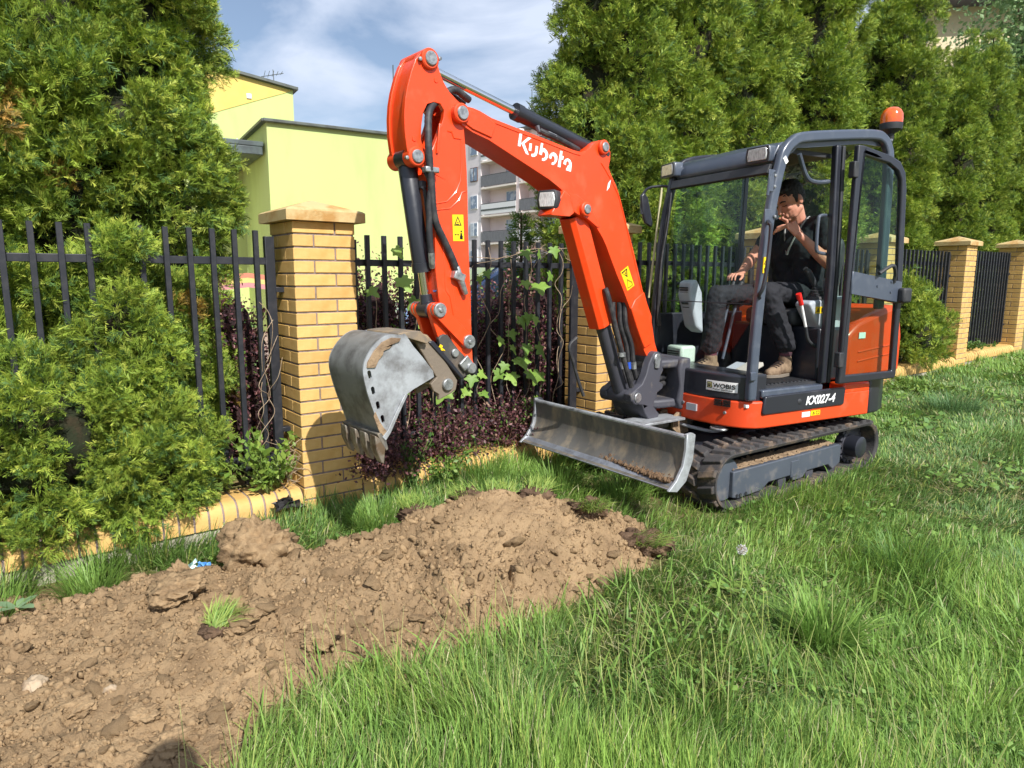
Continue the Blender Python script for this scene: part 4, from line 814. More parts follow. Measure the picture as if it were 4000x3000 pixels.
bc_ = cylinder('boom_cylinder', PINS['boomcyl_base'], PINS['boomcyl_top'], .050, .026, .62, mat=m_cast)
gp = PINS['boomcyl_top']; gb = Vector((gp[0]-PINS['boomcyl_base'][0], 0, gp[1]-PINS['boomcyl_base'][1])).normalized(); gn = Vector((gb.z, 0, -gb.x))
gd = BMB()
top = Vector((gp[0], 0, gp[1]))-gb*.03; bot = top-gb*.78
sec = [(-.045, -.072), (-.045, -.06), (.055, -.06), (.075, -.04), (.075, .04), (.055, .06), (-.045, .06), (-.045, .072), (.06, .072), (.088, .045), (.088, -.045), (.06, -.072)]
vs = [p+gn*a+Vector((0, b, 0)) for p in (top, bot) for a, b in sec]; k = len(sec)
gd.add(vs, [(i, (i+1) % k, k+(i+1) % k, k+i) for i in range(k)] + [tuple(reversed([0, 1, 2, 11])), (2, 3, 10, 11), (3, 4, 9, 10), (4, 5, 8, 9), (5, 6, 7, 8), tuple(k+i for i in (0, 1, 2, 11)), tuple(k+i for i in (2, 3, 10, 11)), tuple(k+i for i in (3, 4, 9, 10)), tuple(k+i for i in (4, 5, 8, 9)), tuple(k+i for i in (5, 6, 7, 8))]); gd.build('rod_guard', m_or, bc_, .003)
bk_ = cylinder('bucket_cylinder', PINS['bcyl_top'], PINS['link_joint'], .050, .026, .74)
p0 = Vector((PINS['bcyl_top'][0], 0, PINS['bcyl_top'][1])); p1 = Vector((PINS['link_joint'][0], 0, PINS['link_joint'][1])); dd = p1-p0
BMB().tube([p0+dd*.17+Vector((-.03, .055, 0)), p0+dd*.20+Vector((-.05, .06, 0)), p0+dd*.64+Vector((-.045, .055, 0)), p0+dd*.68+Vector((-.05, .05, 0)), p0+dd*.70+Vector((-.03, .03, 0))], .011, 8).build('feed_pipe', m_blk, bk_); BMB().box(p0+dd*.165+Vector((-.045, .05, 0)), (.035, .035, .04)).build('port', m_cast, bk_, .005)
# ---- arm
arm = empty('arm', parent=ex)
cut = [i for i in range(len(ARM)) if ARM[i][1] < 2.11]
lower = ARM[15:41]; ab_ = BMB(); ab_.prism(lower, -.085, .085); ab_.build('arm_box', m_or, arm, .008, 28)
up_near = BMB(); up_near.prism(ARM, .062, .092, holes=[ARMHOLE]); up_near.build('side_plate', m_or, arm, .006, 28)
up_far = BMB(); up_far.prism(ARM, -.092, -.062, holes=[ARMHOLE]); up_far.build('side_plate', m_or, arm, .006, 28)
fr_s = ARM[41:53]; web = [(x-.035, z) for x, z in fr_s]; wb = BMB(); wb.prism([(x-.012, z) for x, z in fr_s[3:]]+[(x-.035, z) for x, z in reversed(fr_s[3:])], -.063, .063); wb.build('front_web', m_or, arm)
wb = BMB(); wb.prism(ARM[6:16]+[(1.735, 2.11), (1.735, 2.30), (1.76, 2.42)], -.063, .063); wb.build('rear_web', m_or, arm)
BMB().prism([(1.85, 2.33), (1.835, 2.335), (1.855, 2.18), (1.87, 2.175)], .092, .104).build('rib', m_or, arm, .004)
outline_strip([(1.79, 2.30), (1.765, 2.30), (1.75, 2.27), (1.70, 2.27), (1.70, 2.15), (1.71, 2.05), (1.74, 1.99), (1.80, 1.935), (1.87, 1.92)], .0925, 'weld_seam', arm, m_or, .004)
outline_strip([(1.67, 2.0), (1.70, 1.99), (1.72, 1.95), (1.78, 1.90), (1.88, 1.885)], .0925, 'weld_seam', arm, m_or, .004)
for (x, z) in ((1.86, 2.545), (2.0, 2.235)): BMB().lathe((x, .092, z), [(.002, 0), (.014, 0), (.012, .004), (.002, .004)], 12, 'Y').build('plug', m_or, arm)
BMB().prism([(1.82, 1.46), (1.79, 1.42), (1.76, 1.28), (1.735, 1.27), (1.77, 1.50), (1.80, 1.66), (1.83, 1.70)], .085, .095).build('rib', m_or, arm, .004)
bpin(PINS['armtop'], -.115, .125, .036, par=arm, collar=.052); bpin(PINS['bcyl_top'], -.115, .122, .034, par=arm, collar=.050)
for p in (PINS['armtop'], PINS['bcyl_top']):
    for sx in (-.06, .06): BMB().lathe((p[0]+sx, .098, p[1]+.012*(1 if sx < 0 else -1)), [(.002, 0), (.01, 0), (.01, .014), (.003, .016)], 8, 'Y').build('bolt', m_pin, arm)
s1 = BMB().prism([(1.767, 1.868), (1.693, 1.872), (1.688, 1.729), (1.762, 1.727)], .0925, .0942).build('warning_sticker', m_yst, arm)
sm = BMB(); sm.prism([(1.756, 1.810), (1.704, 1.812), (1.731, 1.862)], .0942, .0952, holes=[[(1.747, 1.815), (1.731, 1.852), (1.713, 1.817)]]); sm.box((1.733, .0947, 1.818), (.02, .001, .004)); sm.box((1.731, .0947, 1.827), (.012, .001, .004)); sm.build('warning_triangle', m_bst, s1)
sm = BMB(); sm.box((1.708, .0947, 1.755), (.012, .001, .034)); sm.box((1.708, .0947, 1.748), (.02, .001, .02)); sm.lathe((1.708, .0942, 1.781), [(.001, 0), (.006, 0), (.006, .001), (.001, .001)], 10, 'Y'); sm.box((1.738, .0947, 1.762), (.024, .001, .003)); sm.prism([(1.746, 1.768), (1.754, 1.762), (1.746, 1.756)], .0942, .0952); sm.prism([(1.730, 1.768), (1.722, 1.762), (1.730, 1.756)], .0942, .0952); sm.build('keep_clear_symbol', m_bst, s1)
# hoses on the arm
def corrugated(path, r, name, par, n=10):
    P = smooth_path(path, n); rs = [r*(1+.07*(i % 2)) for i in range(len(P))]; mb = BMB(); mb.tube(P, rs, 10); return mb.build(name, m_hose, par, sharp=80)
corrugated([(1.60, .03, 2.50), (1.72, .05, 2.53), (1.82, .06, 2.46), (1.875, .075, 2.42), (1.915, .10, 2.36), (1.935, .125, 2.24), (1.928, .125, 2.10), (1.915, .12, 2.0), (1.908, .118, 1.90), (1.885, .115, 1.81), (1.83, .11, 1.72), (1.78, .11, 1.63), (1.752, .11, 1.57)], .019, 'hose', arm)
corrugated([(1.60, -.02, 2.49), (1.75, .0, 2.52), (1.87, .02, 2.44), (1.935, .04, 2.37), (1.952, .05, 2.25), (1.945, .06, 2.14), (1.915, .11, 2.03), (1.925, .11, 1.9), (1.92, .10, 1.75), (1.905, .09, 1.66)], .017, 'hose', arm)
BMB().tube([(1.905, .09, 1.66), (1.898, .085, 1.61), (1.885, .07, 1.585)], .018, 8).build('fitting', m_pin, arm)
BMB().box((1.92, .12, 2.085), (.085, .045, .03)).build('hose_clamp', m_pin, arm, .006)
vv = BMB(); vv.box((1.745, .11, 1.535), (.075, .05, .045), Matrix.Rotation(R(-20), 3, 'Y')); vv.tube([(1.755, .115, 1.59), (1.735, .115, 1.53), (1.71, .115, 1.47), (1.695, .115, 1.435)], [.016, .021, .019, .016], 10); vv.build('shut_off_valve', m_pin, arm, .005)
BMB().cyl((1.862, .06, 1.47), (1.835, .06, 1.46), .022, 12).build('blue_cap', M('blue_plastic', srgb(52, 84, 140), .4), arm)
# links
def link(name, a, b, w0, w1, y0, y1, mat=m_or):
    a, b = Vector(a), Vector(b); t = (b-a).normalized(); n = Vector((-t.y, t.x)); pts = []
    for k in range(7): an = R(90+180*k/6); pts.append(a+(n*math.sin(an)+t*math.cos(an))*w0)
    for k in range(7): an = R(270+180*k/6); pts.append(b+(n*math.sin(an)+t*math.cos(an))*w1)
    mb = BMB(); mb.prism([(p.x, p.y) for p in pts], y0, y1); return mb.build(name, mat, ex, .006)
link('guide_link', PINS['link_joint'], PINS['link_arm'], .042, .038, .095, .118); link('guide_link', PINS['link_joint'], PINS['link_arm'], .042, .038, -.118, -.095)
link('bucket_link', PINS['link_joint'], PINS['link_bucket'], .042, .034, .05, .085); link('bucket_link', PINS['link_joint'], PINS['link_bucket'], .042, .034, -.085, -.05)
for pn_ in ('link_joint', 'link_arm'):
    bpin(PINS[pn_], -.13, .132, .040, par=ex); bpin(PINS[pn_], .12, .142, .012, 'bolt')
# ---- quick coupler and bucket
cpl = empty('quick_coupler', parent=ex)
q = BMB(); q.prism(COUPLER, .07, .10); q.prism(COUPLER, -.10, -.07); q.prism([(x, z) for x, z in COUPLER[6:12]]+[(1.72, 1.03)], -.08, .08); q.build('coupler_plate', M('dark_coupler', srgb(78, 76, 74), .6, .3, col2=srgb(112, 100, 88), mix=(.5, .7), scale=10, bump=.1, bscale=80), cpl, .005)
BMB().prism(COUPBEAM, -.14, .14).build('coupler_beam', m_blk, cpl, .006)
bpin(PINS['coup1'], .09, .115, .024, par=cpl); bpin(PINS['coup2'], -.12, .135, .032, par=cpl); BMB().box((1.70, .115, 1.048), (.075, .02, .06), Matrix.Rotation(R(40), 3, 'Y')).build('lock_plate', m_pin, cpl, .006)
BMB().prism([(1.862, 1.165), (1.846, 1.155), (1.852, 1.145), (1.838, 1.135), (1.83, 1.125), (1.842, 1.13), (1.862, 1.128), (1.86, 1.145), (1.872, 1.15)], .101, .104).build('yellow_mark', m_yst, cpl)
bkt = empty('bucket', parent=ex)
shell = BUCKETCHEEK[1:11]; BW = .195
sh = BMB(); oi = [(x, z) for x, z in shell]
def offs(pts, d):
    r_ = []; n = len(pts)
    for i in range(n):
        a = Vector(pts[max(i-1, 0)]); b = Vector(pts[min(i+1, n-1)]); t = (b-a).normalized(); r_.append((pts[i][0]-t.y*d, pts[i][1]+t.x*d))
    return r_
spth = [(p.x, p.y) for p in smooth_path([(x, z, 0) for x, z in shell], 3)]
sh.prism(spth+list(reversed(offs(spth, -.014))), -BW+.011, BW-.011); sh.build('shell', M('bucket_shell_steel', srgb(136, 136, 134), .55, .3, col2=srgb(94, 92, 90), mix=(.42, .64), scale=7, detail=12, var=.15, bump=.06, bscale=80), bkt)
for ys in (-1, 1):
    slots = []
    for (cx_, cz_) in ((2.350, 1.050), (2.333, .967), (2.308, .889), (2.283, .815)):
        pts_ = []
        for x_ in range(0, 360, 30):
            a = R(x_); u_, v_ = .010*math.cos(a), .010*math.sin(a)+(.011 if math.sin(a) > .01 or x_ == 0 or x_ == 180 else -.011); pts_.append((cx_+u_+.22*v_, cz_+v_-.22*u_))
        slots.append(pts_)
    cheek = [(p.x, p.y) for p in smooth_path([(x, z, 0) for x, z in BUCKETCHEEK[1:11]], 3)]+BUCKETCHEEK[11:]+[BUCKETCHEEK[0]]
    c = BMB(); c.prism(cheek, ys*(BW-.012), ys*BW, holes=slots); c.build('cheek', m_steel, bkt)
    BMB().prism([(2.275, .700), (2.244, .738), (2.189, .839), (2.139, .926), (2.152, .935), (2.206, .850), (2.262, .752), (2.292, .722)], ys*BW, ys*(BW+.012)).build('side_cutter', m_steel, bkt, .003)
BMB().prism([(2.318, .742), (2.30, .70), (2.268, .645), (2.256, .652), (2.268, .705), (2.292, .748)], -BW-.004, BW+.004).build('lip', m_steeld, bkt, .004)
for k, y in enumerate((-.165, -.055, .055, .165)):
    t_ = BMB(); t_.add([(2.33, y-.032, .735), (2.33, y+.032, .735), (2.268, y+.032, .69), (2.268, y-.032, .69), (2.295, y-.026, .585), (2.295, y+.026, .585), (2.278, y+.026, .575), (2.278, y-.026, .575), (2.325, y-.034, .66), (2.325, y+.034, .66), (2.275, y+.034, .64), (2.275, y-.034, .64)],
        [(0, 1, 2, 3), (0, 8, 9, 1), (1, 9, 10, 2), (2, 10, 11, 3), (3, 11, 8, 0), (8, 4, 5, 9), (9, 5, 6, 10), (10, 6, 7, 11), (11, 7, 4, 8), (4, 7, 6, 5)]); t_.build('tooth', M('tooth_steel', srgb(146, 138, 126), .5, .5, col2=srgb(110, 92, 72), scale=14, rvar=.2), bkt, .005)
em = M('dirty_ear', srgb(128, 116, 102), .65, .25, col2=srgb(168, 144, 112), mix=(.48, .66), scale=9, bump=.15, bscale=70)
for ys in (-1, 1): BMB().prism(BUCKETEAR, ys*.105, ys*.13).build('hinge_ear', em, bkt, .005)
BMB().prism([(2.162, 1.245), (2.10, 1.25), (2.03, 1.25), (1.98, 1.20), (1.99, 1.18), (2.10, 1.215), (2.17, 1.23)], -.17, .17).build('hinge_plate', em, bkt, .004)
bpin(PINS['bucketpin'], -.14, .15, .034, par=bkt)
mdp = [(2.17, 1.222), (2.225, 1.228), (2.278, 1.208), (2.325, 1.166), (2.362, 1.112), (2.366, 1.085), (2.32, 1.083), (2.30, 1.12), (2.275, 1.145), (2.27, 1.165), (2.235, 1.175), (2.215, 1.195), (2.18, 1.205)]
BMB().prism(mdp, BW-.002, BW+.010).build('mud_cake', m_mud, bkt, .006)
BMB().prism([(2.325, .86), (2.335, .835), (2.305, .75), (2.285, .715), (2.268, .725), (2.262, .75), (2.28, .77), (2.298, .80)], BW-.002, BW+.004).build('mud_cake', m_mud, bkt, .003)
# hoses between boom foot and bracket
for k, (y, x0) in enumerate(((-.03, .30), (.0, .27), (.03, .235), (.055, .21))):
    BMB().tube(smooth_path([(x0+.07, y, 1.36), (x0+.05, y, 1.20), (x0-.02, y, 1.05), (x0-.05, y, .90), (x0-.10, y, .78)]), .018, 8).build('hose', m_hose, ex)
    BMB().tube([(x0-.045, y, .93), (x0-.052, y, .88)], .022, 8).build('fitting', m_pin if k % 2 else M('blue_sleeve', srgb(40, 84, 190), .5), ex)
BMB().tube(smooth_path([(.52, .09, 1.46), (.50, .10, 1.40), (.44, .10, 1.25), (.36, .10, 1.05), (.27, .10, .85), (.22, .09, .76)]), .019, 10).build('hose', m_hose, ex)
BMB().lathe((.345, .10, 1.0), [(.012, -.016), (.027, -.014), (.027, .014), (.012, .016)], 14).build('hose_clamp', m_pin, ex)
BMB().tube(smooth_path([(.60, -.09, 1.12), (.66, -.10, 1.06), (.62, -.10, .95), (.56, -.10, .80), (.52, -.09, .70)]), .012, 8).build('hose', m_hose, ex)
# ================================================================ the operator
m_skin = M('skin', srgb(206, 146, 122), .5, col2=srgb(190, 124, 102), mix=(.45, .7), scale=14, spec=.4, bump=.05, bscale=200)
m_hair = M('dark_hair', srgb(30, 26, 25), .6, col2=srgb(44, 38, 34), scale=60, stretch=(1, 1, .3), bump=.4, bscale=160)
m_shirt = M('black_tshirt', srgb(27, 29, 38), .85, col2=srgb(22, 23, 30), scale=10, bump=.25, bscale=14)
m_trou = M('black_trousers', srgb(30, 31, 38), .85, col2=srgb(25, 26, 32), scale=10, bump=.3, bscale=12)
def caps(mb, p0, p1, r0, r1, n=14, flat=None):
    """tapered capsule, optionally flattened along an axis"""
    p0, p1 = Vector(p0), Vector(p1); t = (p1-p0); Lg = t.length; t.normalize()
    path = []; rs = []
    for a in (80, 55, 30): path.append(p0-t*r0*math.sin(R(a))); rs.append(r0*math.cos(R(a)))
    for k in range(5): f = k/4; path.append(p0+t*Lg*f); rs.append(r0+(r1-r0)*f)
    for a in (30, 55, 80): path.append(p1+t*r1*math.sin(R(a))); rs.append(r1*math.cos(R(a)))
    mb.tube(path, rs, n)
def blob(mb, c, r, rot=None, n=16):
    c = Vector(c); vs = []; fs = []
    for i in range(1, 9):
        a = math.pi*i/9
        for j in range(n):
            b = 2*math.pi*j/n; v = Vector((math.sin(a)*math.cos(b)*r[0], math.sin(a)*math.sin(b)*r[1], math.cos(a)*r[2])); v = rot @ v if rot is not None else v; vs.append(c+v)
    for i in range(7):
        for j in range(n): fs.append((i*n+j, i*n+(j+1) % n, (i+1)*n+(j+1) % n, (i+1)*n+j))
    top = Vector((0, 0, r[2])); top = rot @ top if rot is not None else top; k = len(vs); vs += [c+top, c-top]
    for j in range(n): fs.append((k, (j+1) % n, j)); fs.append((k+1, 7*n+j, 7*n+(j+1) % n))
    mb.add(vs, fs)
SEAT = Vector((-.45, .2, 1.30))
pu = _ru(*SEAT); pw_ = Matrix.Rotation(R(215.5), 3, 'Z') @ (Vector(pu)*EXS) + EXO
person = empty('person', pw_, R(208), scale=EXS); tag(person, 'seated excavator operator in black t-shirt, hand raised to his nose', 'person')
PXF = lambda X, Y, Z: (X-SEAT.x, Y-SEAT.y, Z-SEAT.z)
def organic(mb, name, mat, voxel=.006, smooth=8, par=person, fac=.5, fold=0., fsize=.06):
    o = mb.build(name, mat, par); r = o.modifiers.new('fuse', 'REMESH'); r.mode = 'VOXEL'; r.voxel_size = voxel; r.use_smooth_shade = True
    if smooth: s = o.modifiers.new('soften', 'SMOOTH'); s.iterations = smooth; s.factor = fac
    if fold:
        tx = bpy.data.textures.new(name+'_folds', 'CLOUDS'); tx.noise_scale = fsize; tx.noise_depth = 2; dm = o.modifiers.new('folds', 'DISPLACE'); dm.texture = tx; dm.strength = fold; dm.texture_coords = 'LOCAL'; dm.mid_level = .5
    return o
# joints (cab coordinates: forward, left, up)
HEAD = Vector((-.355, .215, 2.120)); NECK = Vector((-.465, .21, 1.980)); CHEST = Vector((-.51, .20, 1.75)); HIP = Vector((-.56, .20, 1.42))
LSH = Vector((-.53, .425, 1.925)); LEL = Vector((-.47, .52, 1.635)); LWR = Vector((-.275, .40, 1.845)); LHD = Vector((-.225, .355, 1.925))
RSH = Vector((-.50, -.015, 1.925)); REL = Vector((-.33, -.09, 1.70)); RWR = Vector((-.14, -.02, 1.575)); RHD = Vector((-.065, .0, 1.555))
LKN = Vector((-.05, .34, 1.425)); LAN = Vector((-.20, .40, .98)); RKN = Vector((.16, .03, 1.40)); RAN = Vector((.17, .0, .95))
b = MB(PXF)
# head looks down and to the front; face axis
hr = Matrix.Rotation(R(-4), 3, 'Z') @ Matrix.Rotation(R(32), 3, 'Y') @ Matrix.Scale(1.12, 3)
blob(b, HEAD+hr @ Vector((-.012, 0, .025)), (.098, .078, .098), hr); blob(b, HEAD+hr @ Vector((.025, 0, -.035)), (.072, .062, .092), hr)
caps(b, HEAD+hr @ Vector((.04, 0, -.095)), HEAD+hr @ Vector((.062, 0, -.103)), .034, .026)          # chin
caps(b, HEAD+hr @ Vector((-.02, .045, -.07)), HEAD+hr @ Vector((.03, .03, -.095)), .026, .024); caps(b, HEAD+hr @ Vector((-.02, -.045, -.07)), HEAD+hr @ Vector((.03, -.03, -.095)), .026, .024)
caps(b, HEAD+hr @ Vector((.088, 0, .012)), HEAD+hr @ Vector((.118, 0, -.036)), .010, .015)           # nose
caps(b, HEAD+hr @ Vector((.082, .034, .028)), HEAD+hr @ Vector((.088, -.034, .028)), .012, .012)     # brow
caps(b, HEAD+hr @ Vector((.086, .022, -.068)), HEAD+hr @ Vector((.086, -.022, -.068)), .010, .010); caps(b, HEAD+hr @ Vector((.083, .02, -.08)), HEAD+hr @ Vector((.083, -.02, -.08)), .010, .010)  # lips
for sy in (1, -1):
    blob(b, HEAD+hr @ Vector((-.018, sy*.078, -.008)), (.022, .010, .034), hr); blob(b, HEAD+hr @ Vector((.062, sy*.036, -.022)), (.024, .024, .024), hr)
caps(b, NECK+Vector((-.02, 0, -.04)), HEAD+hr @ Vector((-.03, 0, -.06)), .062, .058)
caps(b, CHEST, NECK+Vector((-.03, 0, -.08)), .085, .075); caps(b, LSH, CHEST+Vector((0, 0, .1)), .055, .07); caps(b, RSH, CHEST+Vector((0, 0, .1)), .055, .07); caps(b, HIP, CHEST, .085, .085)
for sh_, el, wr in ((LSH, LEL, LWR), (RSH, REL, RWR)):
    caps(b, sh_, el, .056, .046); caps(b, el, el+(wr-el)*.35, .047, .047); caps(b, el+(wr-el)*.3, wr, .047, .029)
def hand(mb, wr, hd, palm_n, fingers, thumb):
    """palm as flattened chain, each finger a bent chain of three bones"""
    wr, hd = Vector(wr), Vector(hd); d = (hd-wr).normalized(); side = d.cross(Vector(palm_n)).normalized()
    for o in (-.028, -.010, .010, .028): caps(mb, wr+side*o*.6, hd+side*o, .015, .013, 10)
    for k, pts in enumerate(fingers):
        P = [hd+side*(-.030+.020*k)] + [Vector(p) for p in pts]
        for i in range(len(P)-1): caps(mb, P[i], P[i+1], .0105-.0008*i, .0098-.0008*i, 10)
    P = [wr+(hd-wr)*.35+side*-.022] + [Vector(p) for p in thumb]
    for i in range(len(P)-1): caps(mb, P[i], P[i+1], .0135-.0015*i, .0120-.0015*i, 10)
# left hand: fist curled at the nose, index finger along it
nose = HEAD+hr @ Vector((.115, .02, -.04))
L0 = LHD
fl = []
for k in range(4):
    base = L0+Vector((.0, -.012*k, 0)); fl.append([base+Vector((.048, -.022, .010-.016*k)), base+Vector((.066, -.052, -.004-.016*k)), base+Vector((.052, -.072, -.016-.016*k))])
fl[0] = [L0+Vector((.030, -.012, .030)), L0+Vector((.046, -.040, .044)), nose+Vector((.0, .012, .0))]
hand(b, LWR, L0, (.5, .86, -.1), fl, [L0+Vector((.0, -.035, .02)), L0+Vector((.02, -.062, .042)), L0+Vector((.035, -.078, .048))])
# right hand: spread over the travel levers
fr2 = []
for k in range(4):
    o = -.030+.021*k; base = RHD+Vector((.0, o*0, 0)); ln = (.92, 1.0, .97, .8)[k]
    fr2.append([RHD+Vector((.036*ln, .034-.024*k, .004)), RHD+Vector((.058*ln, .038-.027*k, -.018)), RHD+Vector((.062*ln, .040-.028*k, -.042))])
hand(b, RWR, RHD, (0, 0, 1), fr2, [RHD+Vector((-.012, .050, -.012)), RHD+Vector((.012, .064, -.028)), RHD+Vector((.028, .064, -.040))])
caps(b, HIP+Vector((0, .08, 0)), LKN, .07, .05); caps(b, LKN, LAN, .05, .04); caps(b, HIP+Vector((0, -.08, 0)), RKN, .07, .05); caps(b, RKN, RAN, .05, .04)
organic(b, 'body', m_skin, .0042, 5)
# hair
h = MB(PXF); blob(h, HEAD+hr @ Vector((-.024, 0, .050)), (.100, .083, .086), hr); blob(h, HEAD+hr @ Vector((-.052, 0, .005)), (.066, .078, .080), hr); blob(h, HEAD+hr @ Vector((.045, 0, .098)), (.048, .062, .028), hr)
for sy in (1, -1): blob(h, HEAD+hr @ Vector((.004, sy*.068, .022)), (.020, .014, .040), hr)
ho = organic(h, 'hair', m_hair, .005, 2, fold=.016, fsize=.012)
# face details: closed eyes, eyebrows
fb = MB(PXF)
for sy in (1, -1): fb.tube(smooth_path([HEAD+hr @ Vector((.095, sy*.016, .030)), HEAD+hr @ Vector((.092, sy*.034, .036)), HEAD+hr @ Vector((.080, sy*.052, .030))], 4), .005, 6); fb.tube(smooth_path([HEAD+hr @ Vector((.090, sy*.020, .004)), HEAD+hr @ Vector((.087, sy*.034, .000)), HEAD+hr @ Vector((.078, sy*.048, .004))], 4), .003, 6)
fb.build('brows', m_hair, person)
# t-shirt with short sleeves
t = MB(PXF)
for sy in (-1, 1): caps(t, HIP+Vector((.01, sy*.085, -.02)), CHEST+Vector((.02, sy*.10, .0)), .125, .120); caps(t, CHEST+Vector((.015, sy*.095, -.02)), CHEST+Vector((-.01, sy*.11, .12)), .120, .092)
blob(t, HIP+Vector((.07, 0, .07)), (.10, .13, .13))
for sh_, el in ((LSH, LEL), (RSH, REL)): caps(t, sh_+Vector((0, 0, -.005)), sh_+(el-sh_)*.55, .078, .070)
blob(t, CHEST+Vector((.03, 0, .02)), (.115, .15, .17)); caps(t, CHEST+Vector((-.01, 0, .12)), NECK+Vector((-.030, 0, -.035)), .11, .078); caps(t, LSH, RSH, .075, .075)
organic(t, 't_shirt', m_shirt, .008, 6, fold=.022, fsize=.055)
# trousers
tr = MB(PXF)
for hp, kn, an in ((HIP+Vector((.0, .085, -.02)), LKN, LAN), (HIP+Vector((.0, -.085, -.02)), RKN, RAN)):
    caps(tr, hp, kn, .100, .076); caps(tr, kn, kn+(an-kn)*.5, .078, .078); caps(tr, kn+(an-kn)*.45, an+Vector((0, 0, .055)), .078, .078)
blob(tr, HIP+Vector((-.02, 0, -.03)), (.13, .18, .12))
organic(tr, 'trousers', m_trou, .008, 6, fold=.024, fsize=.05)
# belt-less lanyard, watch band, socks, shoes
ly = MB(PXF); ly.tube(smooth_path([NECK+Vector((-.05, .07, .02)), NECK+Vector((.03, .085, -.03)), CHEST+Vector((.125, .07, .10)), CHEST+Vector((.145, .03, .0)), CHEST+Vector((.14, .015, -.04))]), .007, 6); ly.tube(smooth_path([NECK+Vector((-.05, -.07, .02)), NECK+Vector((.05, -.06, -.04)), CHEST+Vector((.125, -.03, .10)), CHEST+Vector((.14, .01, -.04))]), .007, 6); ly.build('lanyard', M('grey_lanyard', srgb(150, 150, 148), .7), person)
wb_ = MB(PXF); wd = (RWR-REL).normalized(); wb_.tube([RWR-wd*.075, RWR-wd*.066], [.036, .0355], 16); wb_.build('wristband', M('pale_band', srgb(226, 190, 176), .5), person)
for an, hd_ in ((LAN, (1, .12)), (RAN, (1, 0))):
    so_ = MB(PXF); caps(so_, an+Vector((0, 0, .09)), an+Vector((-.005, 0, -.02)), .052, .048); organic(so_, 'sock', M('plum_sock', srgb(92, 52, 62), .9, col2=srgb(60, 46, 52), mix=(.48, .52), scale=12, stretch=(.2, .2, 3)), .006, 3)
    f = Vector((hd_[0], hd_[1], 0)).normalized(); s_ = Vector((-f.y, f.x, 0)); z0 = .79
    shp = MB(PXF); a0 = Vector((an.x, an.y, 0))
    caps(shp, a0-f*.03+Vector((0, 0, z0+.055)), a0+f*.06+Vector((0, 0, z0+.06)), .046, .046); caps(shp, a0+f*.06+Vector((0, 0, z0+.055)), a0+f*.185+Vector((0, 0, z0+.035)), .048, .034); caps(shp, a0+f*.12+s_*.015+Vector((0, 0, z0+.035)), a0+f*.17-s_*.015+Vector((0, 0, z0+.032)), .036, .034); caps(shp, a0-f*.01+Vector((0, 0, z0+.07)), a0-f*.005+Vector((0, 0, z0+.13)), .048, .05)
    so2 = organic(shp, 'shoe', M('tan_shoe', srgb(138, 116, 92), .85, col2=srgb(100, 80, 62), scale=16, bump=.2, bscale=60), .006, 3)
    sl_ = MB(PXF); out = []
    for k in range(20):
        a = 2*math.pi*k/20; out.append(a0+f*(.075+.15*math.cos(a))+s_*(.050*math.sin(a)*(1 if math.cos(a) > -.2 else .85)))
    sl_.prism([(p.x, p.y) for p in out], z0, z0+.024, axis='Z'); sl_.build('sole', M('shoe_sole', srgb(120, 110, 98), .8), so2, .005)
    for k in range(4): MB(PXF).tube(smooth_path([a0+f*(.055+.026*k)+s_*.03+Vector((0, 0, z0+.105-.010*k)), a0+f*(.062+.026*k)+Vector((0, 0, z0+.116-.011*k)), a0+f*(.070+.026*k)-s_*.03+Vector((0, 0, z0+.102-.010*k))], 4), .0045, 6).build('lace', M('dark_lace', srgb(58, 46, 42), .8), so2)

# ================================================================ the photographer (only the shadow is in view)
ph = empty('person', (.0, -.20, -.13), scale=1.04); tag(ph, 'standing photographer in dark jacket, casting the shadow on the soil at the bottom left', 'person')
bd = MB()
for sy in (-1, 1):
    caps(bd, (sy*.10, .0, .06), (sy*.10, 0, .48), .05, .06); caps(bd, (sy*.10, 0, .48), (sy*.09, 0, .92), .065, .09); caps(bd, (sy*.10, -.02, .035), (sy*.11, .14, .035), .04, .035)
    caps(bd, (sy*.20, -.02, 1.50), (sy*.25, .02, 1.22), .05, .045); caps(bd, (sy*.25, .02, 1.22), (sy*.08, .10, 1.40), .042, .03); caps(bd, (sy*.075, .10, 1.40), (sy*.045, .115, 1.46), .026, .02)
caps(bd, (0, 0, .95), (0, 0, 1.2), .15, .15); caps(bd, (-.08, -.01, 1.42), (.08, -.01, 1.42), .14, .14); caps(bd, (0, -.02, 1.5), (0, .17, 1.72), .06, .055); blob(bd, (0, .25, 1.82), (.08, .10, .13))
organic(bd, 'body', m_skin, .012, 4, ph)
jk = MB(); caps(jk, (0, 0, .93), (0, 0, 1.2), .175, .17); caps(jk, (-.09, -.01, 1.42), (.09, -.01, 1.42), .155, .155); caps(jk, (0, 0, 1.15), (0, -.01, 1.4), .17, .17)
for sy in (-1, 1): caps(jk, (sy*.20, -.02, 1.50), (sy*.25, .02, 1.22), .068, .06); caps(jk, (sy*.25, .02, 1.22), (sy*.11, .09, 1.37), .058, .045)
organic(jk, 'jacket', m_shirt, .012, 5, ph)
tz = MB()
for sy in (-1, 1): caps(tz, (sy*.10, .0, .10), (sy*.10, 0, .48), .068, .075); caps(tz, (sy*.10, 0, .48), (sy*.09, 0, .92), .08, .105)
caps(tz, (-.06, 0, .92), (.06, 0, .92), .12, .12); organic(tz, 'trousers', m_trou, .012, 4, ph)
ch_ = MB(); blob(ch_, (0, .235, 1.86), (.09, .105, .10)); organic(ch_, 'hair', m_hair, .012, 2, ph)
